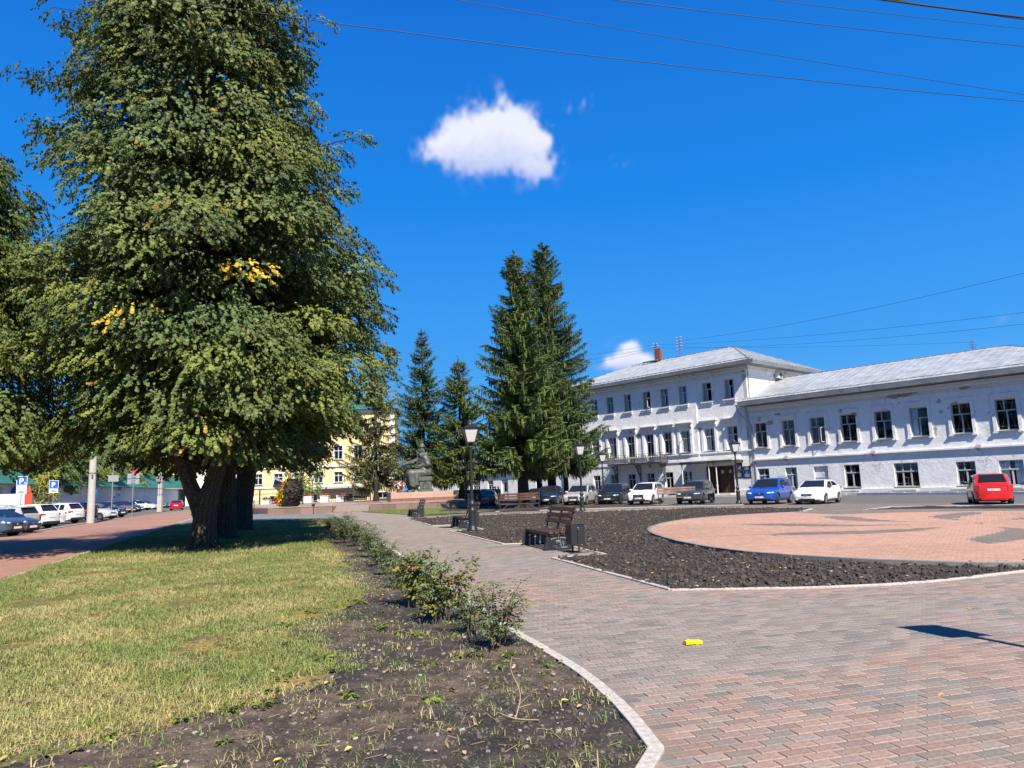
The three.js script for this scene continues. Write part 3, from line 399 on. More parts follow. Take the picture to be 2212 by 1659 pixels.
{
  const B = thing('white_building', 'three-storey white plastered office building with grey metal roof', 'building', OB, TB);
  const top = [-20.47, -17.93, -15.26, -12.49, -10.03, -7.6, -4.69, -2.02], EH = 12.82, UL = -26;
  const holesL = [], holesR = [], W = [];
  const add = (u, w, v0, v1, o = {}) => { (u < -6 ? holesL : holesR).push(rect(u - w / 2, u + w / 2, v0, v1)); W.push([u - w / 2, u + w / 2, v0, v1, { proud: u < -6 ? 0.15 : 0, z: u < -6 ? -0.06 : -0.2, ...o }]); };
  top.forEach((u, i) => add(u, 1.13, 9.73, 11.68, { curtain: [2, 1, 2, -1, 2, 2, -1, 2][i], open: i === 3 ? 1 : 0, topSplit: 0.42 }));
  [-23.0].forEach((u) => { add(u, 1.13, 9.73, 11.68, { curtain: 2 }); add(u, 1.16, 4.58, 6.88, { curtain: 2 }); });
  [-20.47, -17.81, -9.96, -7.6, -4.72, -2.05].forEach((u, i) => add(u, 1.17, 4.56, 6.88, { curtain: [2, 2, 1, 2, 2, -1][i], grille: i === 4 || i === 5, open: i === 3 ? -1 : 0 }));
  [-15.12, -12.41].forEach((u) => add(u, 1.12, 3.75, 6.85, { transom: 0.72, sill: false, curtain: 1 }));
  [-20.56, -17.89, -15.27, -12.59, -10.06, -7.68].forEach((u, i) => add(u, 1.12, 0.85, 2.56, { grille: i % 2 === 1, topSplit: 0.4 }));
  const doorHole = rect(-5.5, -2.2, 0.0, 2.95);
  const wl = extr(rect(UL, -6, -0.1, EH + 0.4), 0.5, holesL).translate(0, 0, -0.35), wr = extr([[-6, -0.1], [-5.5, -0.1], [-5.5, 2.95], [-2.2, 2.95], [-2.2, -0.1], [0, -0.1], [0, EH + 0.4], [-6, EH + 0.4]], 0.5, holesR).translate(0, 0, -0.5);
  part(B, 'front_wall', [wl, wr], M.plaster);
  part(B, 'end_wall', [extr([[0, 0], [13.5, 0], [13.5, EH + 0.4], [0, EH + 0.4]], 0.4).applyMatrix4(new THREE.Matrix4().makeRotationY(Math.PI / 2)).translate(-0.402, 0, -0.0)].map((g) => g.translate(0, 0, -0.0)), M.plaster);
  part(B, 'rear_wall', [box(-UL, EH, 0.4, UL / 2, EH / 2, -13.8), box(0.4, EH, 13.4, UL + 0.2, EH / 2, -7.1), box(-UL - 1, 0.2, 13, UL / 2, 3.6, -7), box(-UL - 1, 0.2, 13, UL / 2, 8.6, -7), box(-UL - 1, 0.2, 13, UL / 2, 12.9, -7)], M.innerWall);
  W.forEach((w) => windowIn(B, ...w));
  // cornice, frieze line, string courses
  part(B, 'cornice', [box(20.3, 0.16, 0.34, -16.05, 12.45, 0.3), box(20.3, 0.22, 0.5, -16.05, 12.68, 0.38), box(6.35, 0.16, 0.26, -2.9, 12.45, 0.13), box(6.5, 0.22, 0.42, -2.8, 12.68, 0.21), box(0.3, 0.22, 13, 0.15, 12.68, -6.6), box(0.18, 0.16, 13, 0.09, 12.45, -6.6)], M.trim);
  part(B, 'string_course', [box(20.02, 0.1, 0.1, -16, 12.05, 0.19), box(6, 0.1, 0.1, -3, 12.05, 0.05)], M.trim);
  part(B, 'string_course', [box(20.04, 0.14, 0.16, -16, 4.36, 0.22), box(20.02, 0.2, 0.1, -16, 3.62, 0.19), box(6, 0.14, 0.16, -3, 4.36, 0.08)], M.trim);
  part(B, 'plinth', [box(20.06, 0.62, 0.12, -16, 0.2, 0.2), box(0.6, 0.62, 0.1, -5.75, 0.2, 0.05), box(2.2, 0.62, 0.1, -1.1, 0.2, 0.05)], M.trim);
  for (const u of [-20.47, -17.81, -15.12, -12.41, -9.96, -7.6, -4.72, -2.05]) { // moulded surrounds with cornice hoods on the middle storey
    const p = u < -6 ? 0.15 : 0; const s = part(B, 'window_surround', [box(0.3, 2.75, 0.1, u - 0.8, 5.85, p + 0.048), box(0.3, 2.75, 0.1, u + 0.8, 5.85, p + 0.048), box(1.9, 0.24, 0.1, u, 7.32, p + 0.048)], M.trim);
    part(s, 'hood', [box(2.06, 0.1, 0.3, u, 7.6, p + 0.15), box(2.2, 0.08, 0.4, u, 7.69, p + 0.2), box(1.94, 0.12, 0.2, u, 7.5, p + 0.1)], M.trim);
    for (const k of [-1, 1]) part(s, 'bracket', box(0.16, 0.34, 0.2, u + k * 0.9, 7.36, p + 0.12), M.trim);
  }
  for (const u of [...top]) { const p = u < -6 ? 0.15 : 0; part(B, 'window_sill', [box(1.5, 0.1, 0.2, u, 9.6, p + 0.09), box(0.12, 0.22, 0.14, u - 0.62, 9.46, p + 0.065), box(0.12, 0.22, 0.14, u + 0.62, 9.46, p + 0.065)], M.trim); }
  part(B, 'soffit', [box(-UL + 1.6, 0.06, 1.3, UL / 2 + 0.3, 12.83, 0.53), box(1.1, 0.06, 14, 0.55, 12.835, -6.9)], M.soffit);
  part(B, 'eaves_fascia', [box(-UL + 2, 0.36, 0.05, UL / 2 + 0.55, 13.0, 1.17), box(0.05, 0.36, 15.2, 1.12, 13.0, -6.4)], M.gutter);
  part(B, 'gutter', [bar([UL, 13.42, 0.72], [1.0, 13.42, 0.72], 0.05, 0.05, 6), bar([0.7, 13.42, 0.9], [0.7, 13.42, -14], 0.05, 0.05, 6)], M.gutter);
  hipRoof(B, UL - 1, 1.15, 1.2, -15, 13.2, 16.35, UL + 6, -5.4, -6.9);
  // porch
  const doorway = part(B, 'door_frame', [box(3.3, 0.16, 0.3, -3.85, 2.87, -0.3), box(0.14, 2.9, 0.3, -5.43, 1.4, -0.3), box(0.14, 2.9, 0.3, -2.27, 1.4, -0.3), box(0.12, 2.8, 0.26, -4.2, 1.4, -0.3)], M.door);
  for (const [c, w] of [[-4.8, 1.05], [-3.65, 0.92], [-2.78, 0.8]]) {
    const dr = part(B, 'door', box(w, 2.72, 0.08, c, 1.43, -0.34), M.door);
    for (let r = 0; r < 5; r++) for (const k of [-1, 1]) part(dr, 'panel', rbox(w * 0.36, 0.42, 0.05, 0.015, c + k * w * 0.22, 0.4 + r * 0.52, -0.29), M.door);
    part(dr, 'handle', [bar([c + w * 0.38, 1.15, -0.2], [c + w * 0.38, 1.55, -0.2], 0.018)], M.ironGrey);
  }
  part(B, 'notice', box(0.28, 0.34, 0.01, -3.65, 2.35, -0.255), M.white); part(B, 'notice', box(0.22, 0.32, 0.01, -2.75, 2.38, -0.255), M.white);
  const canopy = part(B, 'porch_roof', [poly3([[[-7.1, 3.5, 2.3], [-0.9, 3.5, 2.3], [-1.3, 4.05, 0.05]], [[-7.1, 3.5, 2.3], [-1.3, 4.05, 0.05], [-7.0, 4.05, 0.05]], [[-0.9, 3.5, 2.3], [-0.9, 3.5, 0.05], [-1.3, 4.05, 0.05]], [[-7.1, 3.5, 2.3], [-7.0, 4.05, 0.05], [-7.1, 3.5, 0.05]]]), box(6.2, 0.05, 2.25, -4, 3.46, 1.17)], M.roofC);
  { const q = []; for (let i = 0; i < 44; i++) { const x = -7.0 + i * 0.14; q.push(xf(new THREE.TorusGeometry(0.06, 0.014, 4, 8), x, 3.34, 2.28)); } for (let i = 0; i < 15; i++) q.push(xf(new THREE.TorusGeometry(0.06, 0.014, 4, 8), -7.08, 3.34, 0.2 + i * 0.14, Math.PI / 2)); q.push(box(6.2, 0.05, 0.05, -4, 3.42, 2.28), box(6.2, 0.035, 0.04, -4, 3.25, 2.28), box(0.05, 0.05, 2.2, -7.08, 3.42, 1.15), box(0.04, 0.035, 2.2, -7.08, 3.25, 1.15)); const f = part(B, 'porch_frieze', q, M.ironPaint); }
  for (const [x, z] of [[-6.9, 2.1], [-6.9, 1.0], [-3.7, 2.1], [-2.85, 2.1]]) part(B, 'porch_column', xf(lathe([[0.0, 0], [0.13, 0], [0.13, 0.12], [0.08, 0.2], [0.075, 0.9], [0.1, 0.95], [0.1, 1.02], [0.065, 1.08], [0.055, 3.0], [0.085, 3.1], [0.1, 3.24], [0, 3.24]], 12), x, 0, z), M.white);
  part(B, 'porch_step', [box(4.2, 0.14, 1.9, -3.8, 0.03, 1.0), box(3.6, 0.12, 1.2, -3.8, 0.16, 0.62)], M.concrete);
  // balcony of wrought iron with three scroll brackets
  const bal = part(B, 'balcony', [box(7.7, 0.1, 1.25, -13.85, 3.66, 0.78), box(7.8, 0.05, 1.3, -13.85, 3.73, 0.78)], M.ironGrey);
  { const q = [], z = 1.36; const panel = (x, zz, r) => { const a = []; a.push(new THREE.TorusGeometry(0.13, 0.022, 4, 12).translate(0, 0.36, 0), new THREE.TorusGeometry(0.07, 0.02, 4, 10).translate(0, 0.62, 0), new THREE.TorusGeometry(0.07, 0.02, 4, 10).translate(0, 0.1, 0), bar([-0.15, 0, 0], [0, 0.72, 0], 0.018, 0.018, 4), bar([0.15, 0, 0], [0, 0.72, 0], 0.018, 0.018, 4)); a.forEach((g) => q.push(xf(g, x, 3.82, zz, r))); };
    for (let i = 0; i < 24; i++) panel(-17.55 + i * 0.32, z, 0); for (const x of [-17.65, -10.05]) for (let i = 0; i < 4; i++) panel(x, 0.25 + i * 0.3, Math.PI / 2);
    q.push(box(7.7, 0.05, 0.05, -13.85, 4.66, z), box(7.7, 0.03, 0.03, -13.85, 3.8, z), box(7.7, 0.03, 0.03, -13.85, 4.5, z)); for (const x of [-17.65, -10.05]) q.push(box(0.05, 0.05, 1.2, x, 4.66, 0.76), box(0.03, 0.03, 1.2, x, 3.8, 0.76)); for (const x of [-17.65, -15.1, -12.6, -10.05]) q.push(box(0.06, 0.95, 0.06, x, 4.2, z));
    for (let i = 0; i < 52; i++) q.push(xf(new THREE.TorusGeometry(0.06, 0.018, 4, 4), -17.5 + i * 0.143, 3.55, z));
    part(bal, 'railing', q, M.ironGrey); }
  for (const x of [-17.3, -13.9, -10.5]) { const q = [], sc = (cx, cy, r, tn, ph) => { const p = []; for (let i = 0; i <= 20; i++) { const t = i / 20, a = ph + tn * t * Math.PI * 2.4, rr = r * (1 - 0.8 * t); p.push([x, cy + Math.sin(a) * rr, cx + Math.cos(a) * rr]); } q.push(tube(p, 0.03, 26, 4)); }; q.push(bar([x, 1.5, 0.22], [x, 3.6, 0.22], 0.03, 0.03, 5), tube([[x, 1.55, 0.25], [x, 2.3, 0.4], [x, 3.1, 0.85], [x, 3.58, 1.3]], 0.025, 20, 5)); sc(0.55, 3.2, 0.32, 1, 0); sc(0.42, 2.55, 0.22, -1, 1); sc(0.95, 3.35, 0.18, 1, 2); sc(0.32, 2.05, 0.13, 1, 1); sc(0.65, 2.85, 0.15, -1, 3); const q2 = q.map((g) => clean(g.clone()).translate(0.09, 0, 0)); part(bal, 'bracket', [...q.map(clean), ...q2], M.ironGrey); }
  // downpipes
  part(B, 'downpipe', [xf(lathe([[0.05, 0], [0.14, 0.22], [0.15, 0.3]], 10), 0.55, 13.15, 0.5), tube([[0.55, 13.2, 0.5], [0.5, 12.8, 0.45], [0.2, 12.2, -0.05], [0.12, 11.6, -0.2], [0.12, 9.75, -0.2], [0.3, 9.45, -0.1]], 0.06, 40, 8)], M.galv);
}
{
  const B = thing('white_building', 'long two-storey white wing with grey metal roof and cracked cornice', 'building', OB, TB);
  const UR = 28.5, up = [1.1, 3.96, 6.79, 9.62, 12.59, 15.44, 18.57, 21.64, 24.8], holes = [], W = [];
  const add = (u, w, v0, v1, o = {}) => { holes.push(rect(u - w / 2, u + w / 2, v0, v1)); if (!o.blind) W.push([u - w / 2, u + w / 2, v0, v1, o]); };
  up.forEach((u, i) => add(u, i < 2 ? 1.26 : 1.42, 4.53, 6.93, { old: true, grille: i !== 4 && i !== 5, open: i === 0 ? -1 : i === 2 ? 1 : 0, topSplit: 0.4, curtain: i === 5 ? -1 : 0 }));
  add(1.02, 1.2, 0.65, 2.49, { grille: true }); add(3.85, 1.15, 0.62, 2.48, { open: -1, topSplit: 0.45, curtain: 2 }); add(9.52, 1.36, 0.5, 2.48, { old: true, topSplit: 0.4 }); add(14.0, 1.9, 0.46, 2.42, { old: true, cols: 3, grille: true }); add(18.44, 1.36, 0.46, 2.32, { old: true, topSplit: 0.4, grille: true }); add(21.5, 1.6, 0.36, 2.28, { topSplit: 0.4, curtain: 2 }); add(25, 1.5, 0.36, 2.28, {});
  const niche = rect(6.05, 7.38, 0.4, 2.46); holes.push(niche);
  part(B, 'front_wall', extr([[0.004, -0.1], [UR, -0.1], [UR, 8.9], [0.004, 8.9]], 0.5, holes).translate(0, 0, -0.503), M.plaster);
  part(B, 'niche', [box(1.4, 2.14, 0.1, 6.715, 1.43, -0.36), box(1.2, 0.5, 0.2, 6.65, 1.7, -0.25)], M.plaster);
  part(B, 'end_wall', box(0.4, 8.8, 13, UR - 0.2, 4.4, -7.01), M.plaster);
  part(B, 'rear_wall', [box(UR + 0.4, 8.8, 0.4, UR / 2, 4.4, -13.7), box(UR - 1, 0.2, 13, UR / 2, 3.45, -7), box(UR - 1, 0.2, 13, UR / 2, 8.75, -7)], M.innerWall);
  W.forEach((w) => windowIn(B, ...w));
  for (const u of up) { const k = u < 4 ? 0.06 : 0; part(B, 'window_surround', [box(0.24, 2.62, 0.1, u - 0.83 + k, 5.78, 0.048), box(0.24, 2.62, 0.1, u + 0.83 - k, 5.78, 0.048), box(1.9 - 2 * k, 0.24, 0.1, u, 7.2, 0.048), box(2.02 - 2 * k, 0.07, 0.14, u, 7.35, 0.068), box(0.34, 0.12, 0.2, u - 0.83 + k, 4.42, 0.09), box(0.34, 0.12, 0.2, u + 0.83 - k, 4.42, 0.09)], M.trim); }
  part(B, 'string_course', [box(UR - 0.1, 0.12, 0.22, UR / 2 + 0.06, 3.36, 0.1), box(UR - 0.12, 0.12, 0.12, UR / 2 + 0.07, 3.24, 0.05)], M.trim);
  part(B, 'cornice', [box(UR - 0.02, 0.08, 0.1, UR / 2 + 0.03, 7.95, 0.048), box(UR, 0.18, 0.24, UR / 2 + 0.04, 8.3, 0.11), box(UR, 0.2, 0.4, UR / 2 + 0.05, 8.5, 0.19)], M.trim);
  // plaster fallen off the cornice: bare render left in irregular shallow slabs
  const fl = RNG(3); for (const [u, v, s] of [[13.8, 8.02, 1], [14.6, 8.08, 0.8], [15.2, 8.2, 0.6], [19.0, 8.1, 0.55], [3.0, 7.6, 0.45], [9.8, 7.35, 0.35], [-0.1, 0, 0]]) if (s) { const p = []; for (let i = 0; i < 12; i++) { const a = i / 12 * 6.283, r = s * (0.28 + 0.3 * fl()); p.push([u + Math.cos(a) * r * 1.7, v + Math.sin(a) * r * 0.42]); } part(B, 'bare_patch', extr(p, 0.012).translate(0, 0, 0.103 - (v < 7.9 ? 0.1 : 0)), mat([0.42, 0.36, 0.31], 0.95, { map: grainT })); }
  part(B, 'plinth', [box(UR - 0.1, 0.4, 0.2, UR / 2 + 0.06, 0.14, 0.1)], M.trim);
  for (const u of [9.3, 13.9, 18.3, 21.3]) part(B, 'window_well', [box(1.9, 0.22, 0.5, u, 0.1, 0.42, 0, 0, 0.02)], M.concrete);
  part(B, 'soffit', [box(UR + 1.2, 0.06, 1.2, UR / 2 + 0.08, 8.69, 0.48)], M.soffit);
  part(B, 'eaves_fascia', [box(UR + 1.6, 0.42, 0.06, UR / 2 + 0.3, 8.9, 1.1), box(0.05, 0.42, 1.1, -0.52, 8.9, 0.55)], M.gutter);
  const gut = []; for (let i = 0; i < 26; i++) gut.push(bar([-0.3 + i * 1.12, 9.36, 0.55], [0.8 + i * 1.12, 9.36 + (hash(i, 5) - 0.5) * 0.03, 0.55], 0.055, 0.055, 6)); part(B, 'gutter', gut, M.gutter);
  hipRoof(B, -0.5, UR + 1.2, 1.14, -15, 9.14, 12.0, 0, 20.4, -6.9, 0.66, false);
  part(B, 'downpipe', [xf(lathe([[0.05, 0], [0.13, 0.18], [0.14, 0.28]], 10), -0.75, 8.55, 0.95), tube([[-0.75, 8.6, 0.95], [-0.72, 8.2, 0.9], [-0.2, 7.4, 0.45], [0.2, 6.75, 0.16], [0.24, 6.3, 0.14], [0.24, 0.35, 0.14], [0.26, 0.15, 0.35]], 0.06, 60, 8)], M.galv);
}
// things fixed to the walls and roofs
{
  const place = (o, u, v, w, r = 0) => { o.position.set(...toWorld(u, v, w)); o.rotation.y = TB + r; return o; };
  const ac = place(thing('air_conditioner', 'white air conditioner unit on the sunlit end wall', 'air conditioner'), 0, 12.2, -5.9, Math.PI / 2);
  part(ac, 'casing', rbox(0.95, 0.7, 0.36, 0.03, 0, 0, 0.32), M.white); part(ac, 'fan_grille', [0.06, 0.13, 0.2, 0.27].map((r) => new THREE.TorusGeometry(r, 0.012, 4, 20).translate(0.12, 0, 0.505)).concat([new THREE.CylinderGeometry(0.3, 0.3, 0.01, 20).rotateX(Math.PI / 2).translate(0.12, 0, 0.495)]), M.ironGrey); for (const x of [-0.3, 0.3]) part(ac, 'bracket', [box(0.04, 0.04, 0.55, x, -0.37, 0.27), bar([x, -0.6, 0.02], [x, -0.38, 0.5], 0.02)], M.ironGrey);
  const lv = place(thing('roof_vent_window', 'small dark louvred vent under the eaves of the end wall', 'vent'), 0.02, 12.35, -11.2, Math.PI / 2);
  part(lv, 'frame', [box(0.9, 0.08, 0.12, 0, 0.35, 0.03), box(0.9, 0.08, 0.12, 0, -0.35, 0.03), box(0.08, 0.7, 0.12, -0.41, 0, 0.03), box(0.08, 0.7, 0.12, 0.41, 0, 0.03), box(0.06, 0.64, 0.1, 0, 0, 0.03)], M.ironPaint); for (let i = 0; i < 5; i++) part(lv, 'slat', box(0.74, 0.1, 0.02, 0, -0.24 + i * 0.12, 0.03, 0, 0.6), M.ironPaint);
  // plaques by the door
  const cv = document.createElement('canvas'); cv.width = 256; cv.height = 256; const cx = cv.getContext('2d'); cx.fillStyle = '#152445'; cx.fillRect(0, 0, 256, 256); cx.fillStyle = '#c9cfdd'; for (let i = 0; i < 7; i++) cx.fillRect(40 + (i % 3) * 14, 92 + i * 20, 176 - (i % 3) * 28, 7); cx.fillStyle = '#d8a83a'; cx.fillRect(112, 24, 32, 42);
  const pt = new THREE.CanvasTexture(cv); pt.colorSpace = THREE.SRGBColorSpace; const cv2 = document.createElement('canvas'); cv2.width = 256; cv2.height = 256; const c2 = cv2.getContext('2d'); c2.fillStyle = '#1b3566'; c2.fillRect(0, 0, 256, 256); c2.fillStyle = '#5aa2d8'; c2.fillRect(110, 30, 36, 60); c2.fillStyle = '#cfd8e8'; for (let i = 0; i < 5; i++) c2.fillRect(44 + (i % 2) * 16, 116 + i * 24, 168 - (i % 2) * 32, 8); const pt2 = new THREE.CanvasTexture(cv2); pt2.colorSpace = THREE.SRGBColorSpace;
  const plq = (u, v, w, h, t, lab) => { const o = place(thing('wall_plaque', lab, 'sign', [0, 0, 0], 0, 'plaques by the office door'), u, v, 0.03); part(o, 'backing', box(w, h, 0.03), M.ironPaint); const f = new THREE.PlaneGeometry(w - 0.03, h - 0.03).translate(0, 0, 0.019); part(o, 'lettered_face', f, mat([1, 1, 1], 0.3, { map: t }), false); };
  plq(-1.62, 2.78, 0.86, 0.72, pt, 'upper dark blue plaque beside the brown office door'); plq(-1.62, 2.02, 0.86, 0.7, pt, 'lower dark blue plaque beside the brown office door'); plq(-0.72, 2.0, 0.84, 0.72, pt2, 'blue plaque with a pale emblem nearest the downpipe'); plq(-0.72, 2.6, 0.84, 0.4, pt, 'small dark blue plaque above the one with emblem');
  const a1 = place(thing('roof_mast', 'rusty roof mast with red-brown cabinet and insulators', 'mast'), -15.8, 16.2, -6.5); part(a1, 'pole', bar([0, -0.4, 0], [0, 2.4, 0], 0.04), M.rust); part(a1, 'cabinet', rbox(0.8, 1.45, 0.5, 0.03, 0.35, 0.85, 0), M.rust); part(a1, 'crossarm', [box(0.9, 0.05, 0.05, 0, 1.85, 0), box(0.6, 0.05, 0.05, 0, 2.15, 0)], M.rust); for (const [x, y] of [[-0.4, 1.95], [0.4, 1.95], [-0.25, 2.25], [0.25, 2.25]]) part(a1, 'insulator', cyl(0.045, 0.03, 0.12, x, y, 0, 8), M.white); part(a1, 'walkway', box(2.2, 0.08, 0.4, -0.6, 0.1, 0.4), M.soffit);
  const a2 = place(thing('roof_mast', 'slim roof mast with five insulator crossarms', 'mast'), -12.35, 16.25, -6.6); part(a2, 'pole', bar([0, -0.4, 0], [0, 2.5, 0], 0.035), M.rust); for (let i = 0; i < 5; i++) { part(a2, 'crossarm', box(0.8, 0.045, 0.045, 0, 0.9 + i * 0.36, 0), M.rust); for (const x of [-0.36, -0.18, 0.18, 0.36]) part(a2, 'insulator', cyl(0.03, 0.025, 0.1, x, 0.97 + i * 0.36, 0, 6), M.white); }
  const a3 = place(thing('roof_mast', 'short mast on the ridge of the two-storey wing', 'mast'), 18.0, 11.95, -7); part(a3, 'pole', bar([0, -0.2, 0], [0, 0.95, 0], 0.03), M.rust); for (const y of [0.3, 0.55, 0.8]) part(a3, 'crossarm', box(0.45, 0.04, 0.04, 0, y, 0), M.rust);
  // low annex to the left, glimpsed behind the spruces
  const B = thing('white_annex', 'low white annex wall glimpsed behind the spruces', 'building', OB, TB);
  const holes = [-31, -34.5, -41, -44.5, -48].map((u) => rect(u - 0.6, u + 0.6, 0.9, 2.6)); holes.push(rect(-38.6, -37.2, 0.02, 2.6));
  part(B, 'wall', extr(rect(-62, -26.2, 0, 4.6), 0.4, holes).translate(0, 0, -0.6), M.plaster); part(B, 'rear_wall', [box(36, 4.6, 0.3, -44, 2.3, -6), box(0.3, 4.6, 5.4, -62, 2.3, -3.3)], M.innerWall); part(B, 'roof', quad([-62.5, 4.6, 0.5], [-26.1, 4.6, 0.5], [-26.1, 6.6, -6.4], [-62.5, 6.6, -6.4]), M.roofB); part(B, 'roof_back', quad([-62.5, 4.6, -6.4], [-62.5, 6.55, -6.4], [-26.1, 6.55, -6.4], [-26.1, 4.6, -6.4]), M.roofB);
  for (const u of [-31, -34.5, -41, -44.5, -48]) windowIn(B, u - 0.6, u + 0.6, 0.9, 2.6, { z: -0.4, proud: -0.2 });
  const dr = part(B, 'door', box(1.36, 2.5, 0.08, -37.9, 1.27, -0.4), M.white); part(dr, 'pane', box(0.5, 1.2, 0.02, -37.9, 1.6, -0.345), glassDark);
  // sidewalk and white-painted kerb before the building
  const sw = []; for (const [u, w] of [[-26, 3.4], [-2, 3.6], [11.7, 4.6], [24, 8.5], [44, 15], [44, 0.02], [-26, 0.02]]) { const p = toWorld(u, 0, w); sw.push([p[0], p[2]]); }
  struct('sidewalk', flat(sw, 0.05), mat([0.075, 0.072, 0.07], 0.95, { map: asphaltT }), 'dark asphalt sidewalk along the white building');
  const root = new THREE.Group(); root.name = numbered('kerb'); root.userData = { kind: 'structure', label: 'white painted kerb before the white building' }; scene.add(root);
  const kw = (u) => pw0([[-26, 3.5], [-2, 3.7], [11.7, 4.7], [24, 8.6], [44, 15.1]], u); function pw0(P, x) { for (let i = 0; i < P.length - 1; i++) if (x <= P[i + 1][0]) return lerp(P[i][1], P[i + 1][1], (x - P[i][0]) / (P[i + 1][0] - P[i][0])); return P[P.length - 1][1]; }
  for (let u = -26; u < 43; u += 1) { const sl = kw(u + 1) - kw(u), o = part(root, 'kerb_stone', rbox(Math.hypot(1, sl) - 0.015, 0.34, 0.18, 0.02, 0, 0, 0), M.kerbWhite); o.position.set(...toWorld(u + 0.5, -0.02 + (hash(u, 2) - 0.5) * 0.02, kw(u + 0.5))); o.rotation.y = TB - Math.atan2(sl, 1); }
}

// ---------------------------------------------------------------- trees
const barkT = tex(512, (u, v) => { const w = u * 14 + 1.6 * fbm(u * 6, v * 4, 3, 121, 4), r = Math.abs((w % 1) - 0.5) * 2, n = fbm(u * 28, v * 10, 4, 122, 2); const b = 0.55 + 0.35 * r * 0.7 + 0.5 * (n - 0.5); return [b, b * 0.96, b * 0.9]; }, true, 1);
const barkB = tex(512, (u, v) => { const w = u * 14 + 1.6 * fbm(u * 6, v * 4, 3, 121, 4), r = Math.abs((w % 1) - 0.5) * 2; return gray(0.7 * r + 0.3 * fbm(u * 28, v * 10, 4, 122, 2)); }, false, 1);
M.bark = mat([0.155, 0.135, 0.115], 0.95, { map: barkT, bumpMap: barkB, bumpScale: 0.035 });
M.barkDark = mat([0.07, 0.055, 0.048], 0.95, { map: barkT, bumpMap: barkB, bumpScale: 0.03 });
M.barkBirch = mat([0.5, 0.48, 0.44], 0.9, { map: barkT });
function limb(pts, radii, n = 10, rough = 0) { // swept tapered tube with its own uv (metres)
  const c = new THREE.CatmullRomCurve3(pts.map((p) => V3(...p))), S = Math.max(3, (pts.length - 1) * 5), pos = [], nor = [], uv = [], idx = [], L = c.getLength();
  let up = V3(0.3, 0.1, 0.9).normalize();
  for (let i = 0; i <= S; i++) {
    const t = i / S, P = c.getPoint(t), T = c.getTangent(t), k = t * (radii.length - 1), a = Math.floor(Math.min(k, radii.length - 2)), r = lerp(radii[a], radii[a + 1], k - a);
    const X = up.clone().sub(T.clone().multiplyScalar(up.dot(T))).normalize(), Y = T.clone().cross(X);
    for (let j = 0; j <= n; j++) { const q = j / n * Math.PI * 2, rr = r * (1 + rough * (vnoise(j % n * 1.7, P.y * 1.3, 131) - 0.5)); const d = X.clone().multiplyScalar(Math.cos(q)).add(Y.clone().multiplyScalar(Math.sin(q))); pos.push(P.x + d.x * rr, P.y + d.y * rr, P.z + d.z * rr); nor.push(d.x, d.y, d.z); uv.push(j / n * Math.max(1, Math.round(r * 6)) * 0.5, t * L * 0.5); }
  }
  for (let i = 0; i < S; i++) for (let j = 0; j < n; j++) { const a = i * (n + 1) + j, b = a + n + 1; idx.push(a, a + 1, b, b, a + 1, b + 1); }
  const g = new THREE.BufferGeometry(); g.setAttribute('position', new THREE.Float32BufferAttribute(pos, 3)); g.setAttribute('normal', new THREE.Float32BufferAttribute(nor, 3)); g.setAttribute('uv', new THREE.Float32BufferAttribute(uv, 2)); g.setIndex(idx); return clean(g);
}
// a leafy twig: heart-shaped leaves hung alternately along a short stem
function sprayGeo(n, len, leaf, seed, narrow = 0.5) {
  const r = RNG(seed), t = [];
  for (let i = 0; i < n; i++) {
    const f = (i + 0.6) / n, x = len * f, side = i & 1 ? 1 : -1, L = leaf * (0.75 + 0.5 * r()), a = side * (0.6 + 0.6 * r()) * (1 - 0.6 * f), tilt = (r() - 0.5) * 1.3, roll = (r() - 0.5) * 1.2;
    const m = new THREE.Matrix4().makeRotationFromEuler(new THREE.Euler(roll, a, tilt * 0.6 - 0.35, 'YXZ')).setPosition(x, (r() - 0.5) * len * 0.22, side * leaf * 0.25);
    const w = narrow * L, P = [[0, 0, 0], [0.18 * L, 0.03 * L, -w * 0.92], [0.55 * L, 0.02 * L, -w * 0.8], [L, -0.08 * L, 0], [0.55 * L, 0.02 * L, w * 0.8], [0.18 * L, 0.03 * L, w * 0.92], [0.5 * L, -0.05 * L, 0]].map((p) => V3(...p).applyMatrix4(m).toArray());
    t.push([P[0], P[6], P[1]], [P[1], P[6], P[2]], [P[2], P[6], P[3]], [P[3], P[6], P[4]], [P[4], P[6], P[5]], [P[5], P[6], P[0]]);
  }
  return clean(poly3(t));
}
const leafMat = phys([1, 1, 1], 0.55, { side: THREE.DoubleSide, transmission: 0.28, thickness: 0, specularIntensity: 0.4 });
const limeSprays = [sprayGeo(10, 0.42, 0.088, 1), sprayGeo(6, 0.6, 0.2, 2)];
const qa = new THREE.Quaternion(), mB = new THREE.Matrix4();
function frameQ(n, d) { const N = n.clone().normalize(), X = d.clone().sub(N.clone().multiplyScalar(d.dot(N))).normalize(), Z = X.clone().cross(N); mB.makeBasis(X, N, Z); return new THREE.Quaternion().setFromRotationMatrix(mB); }
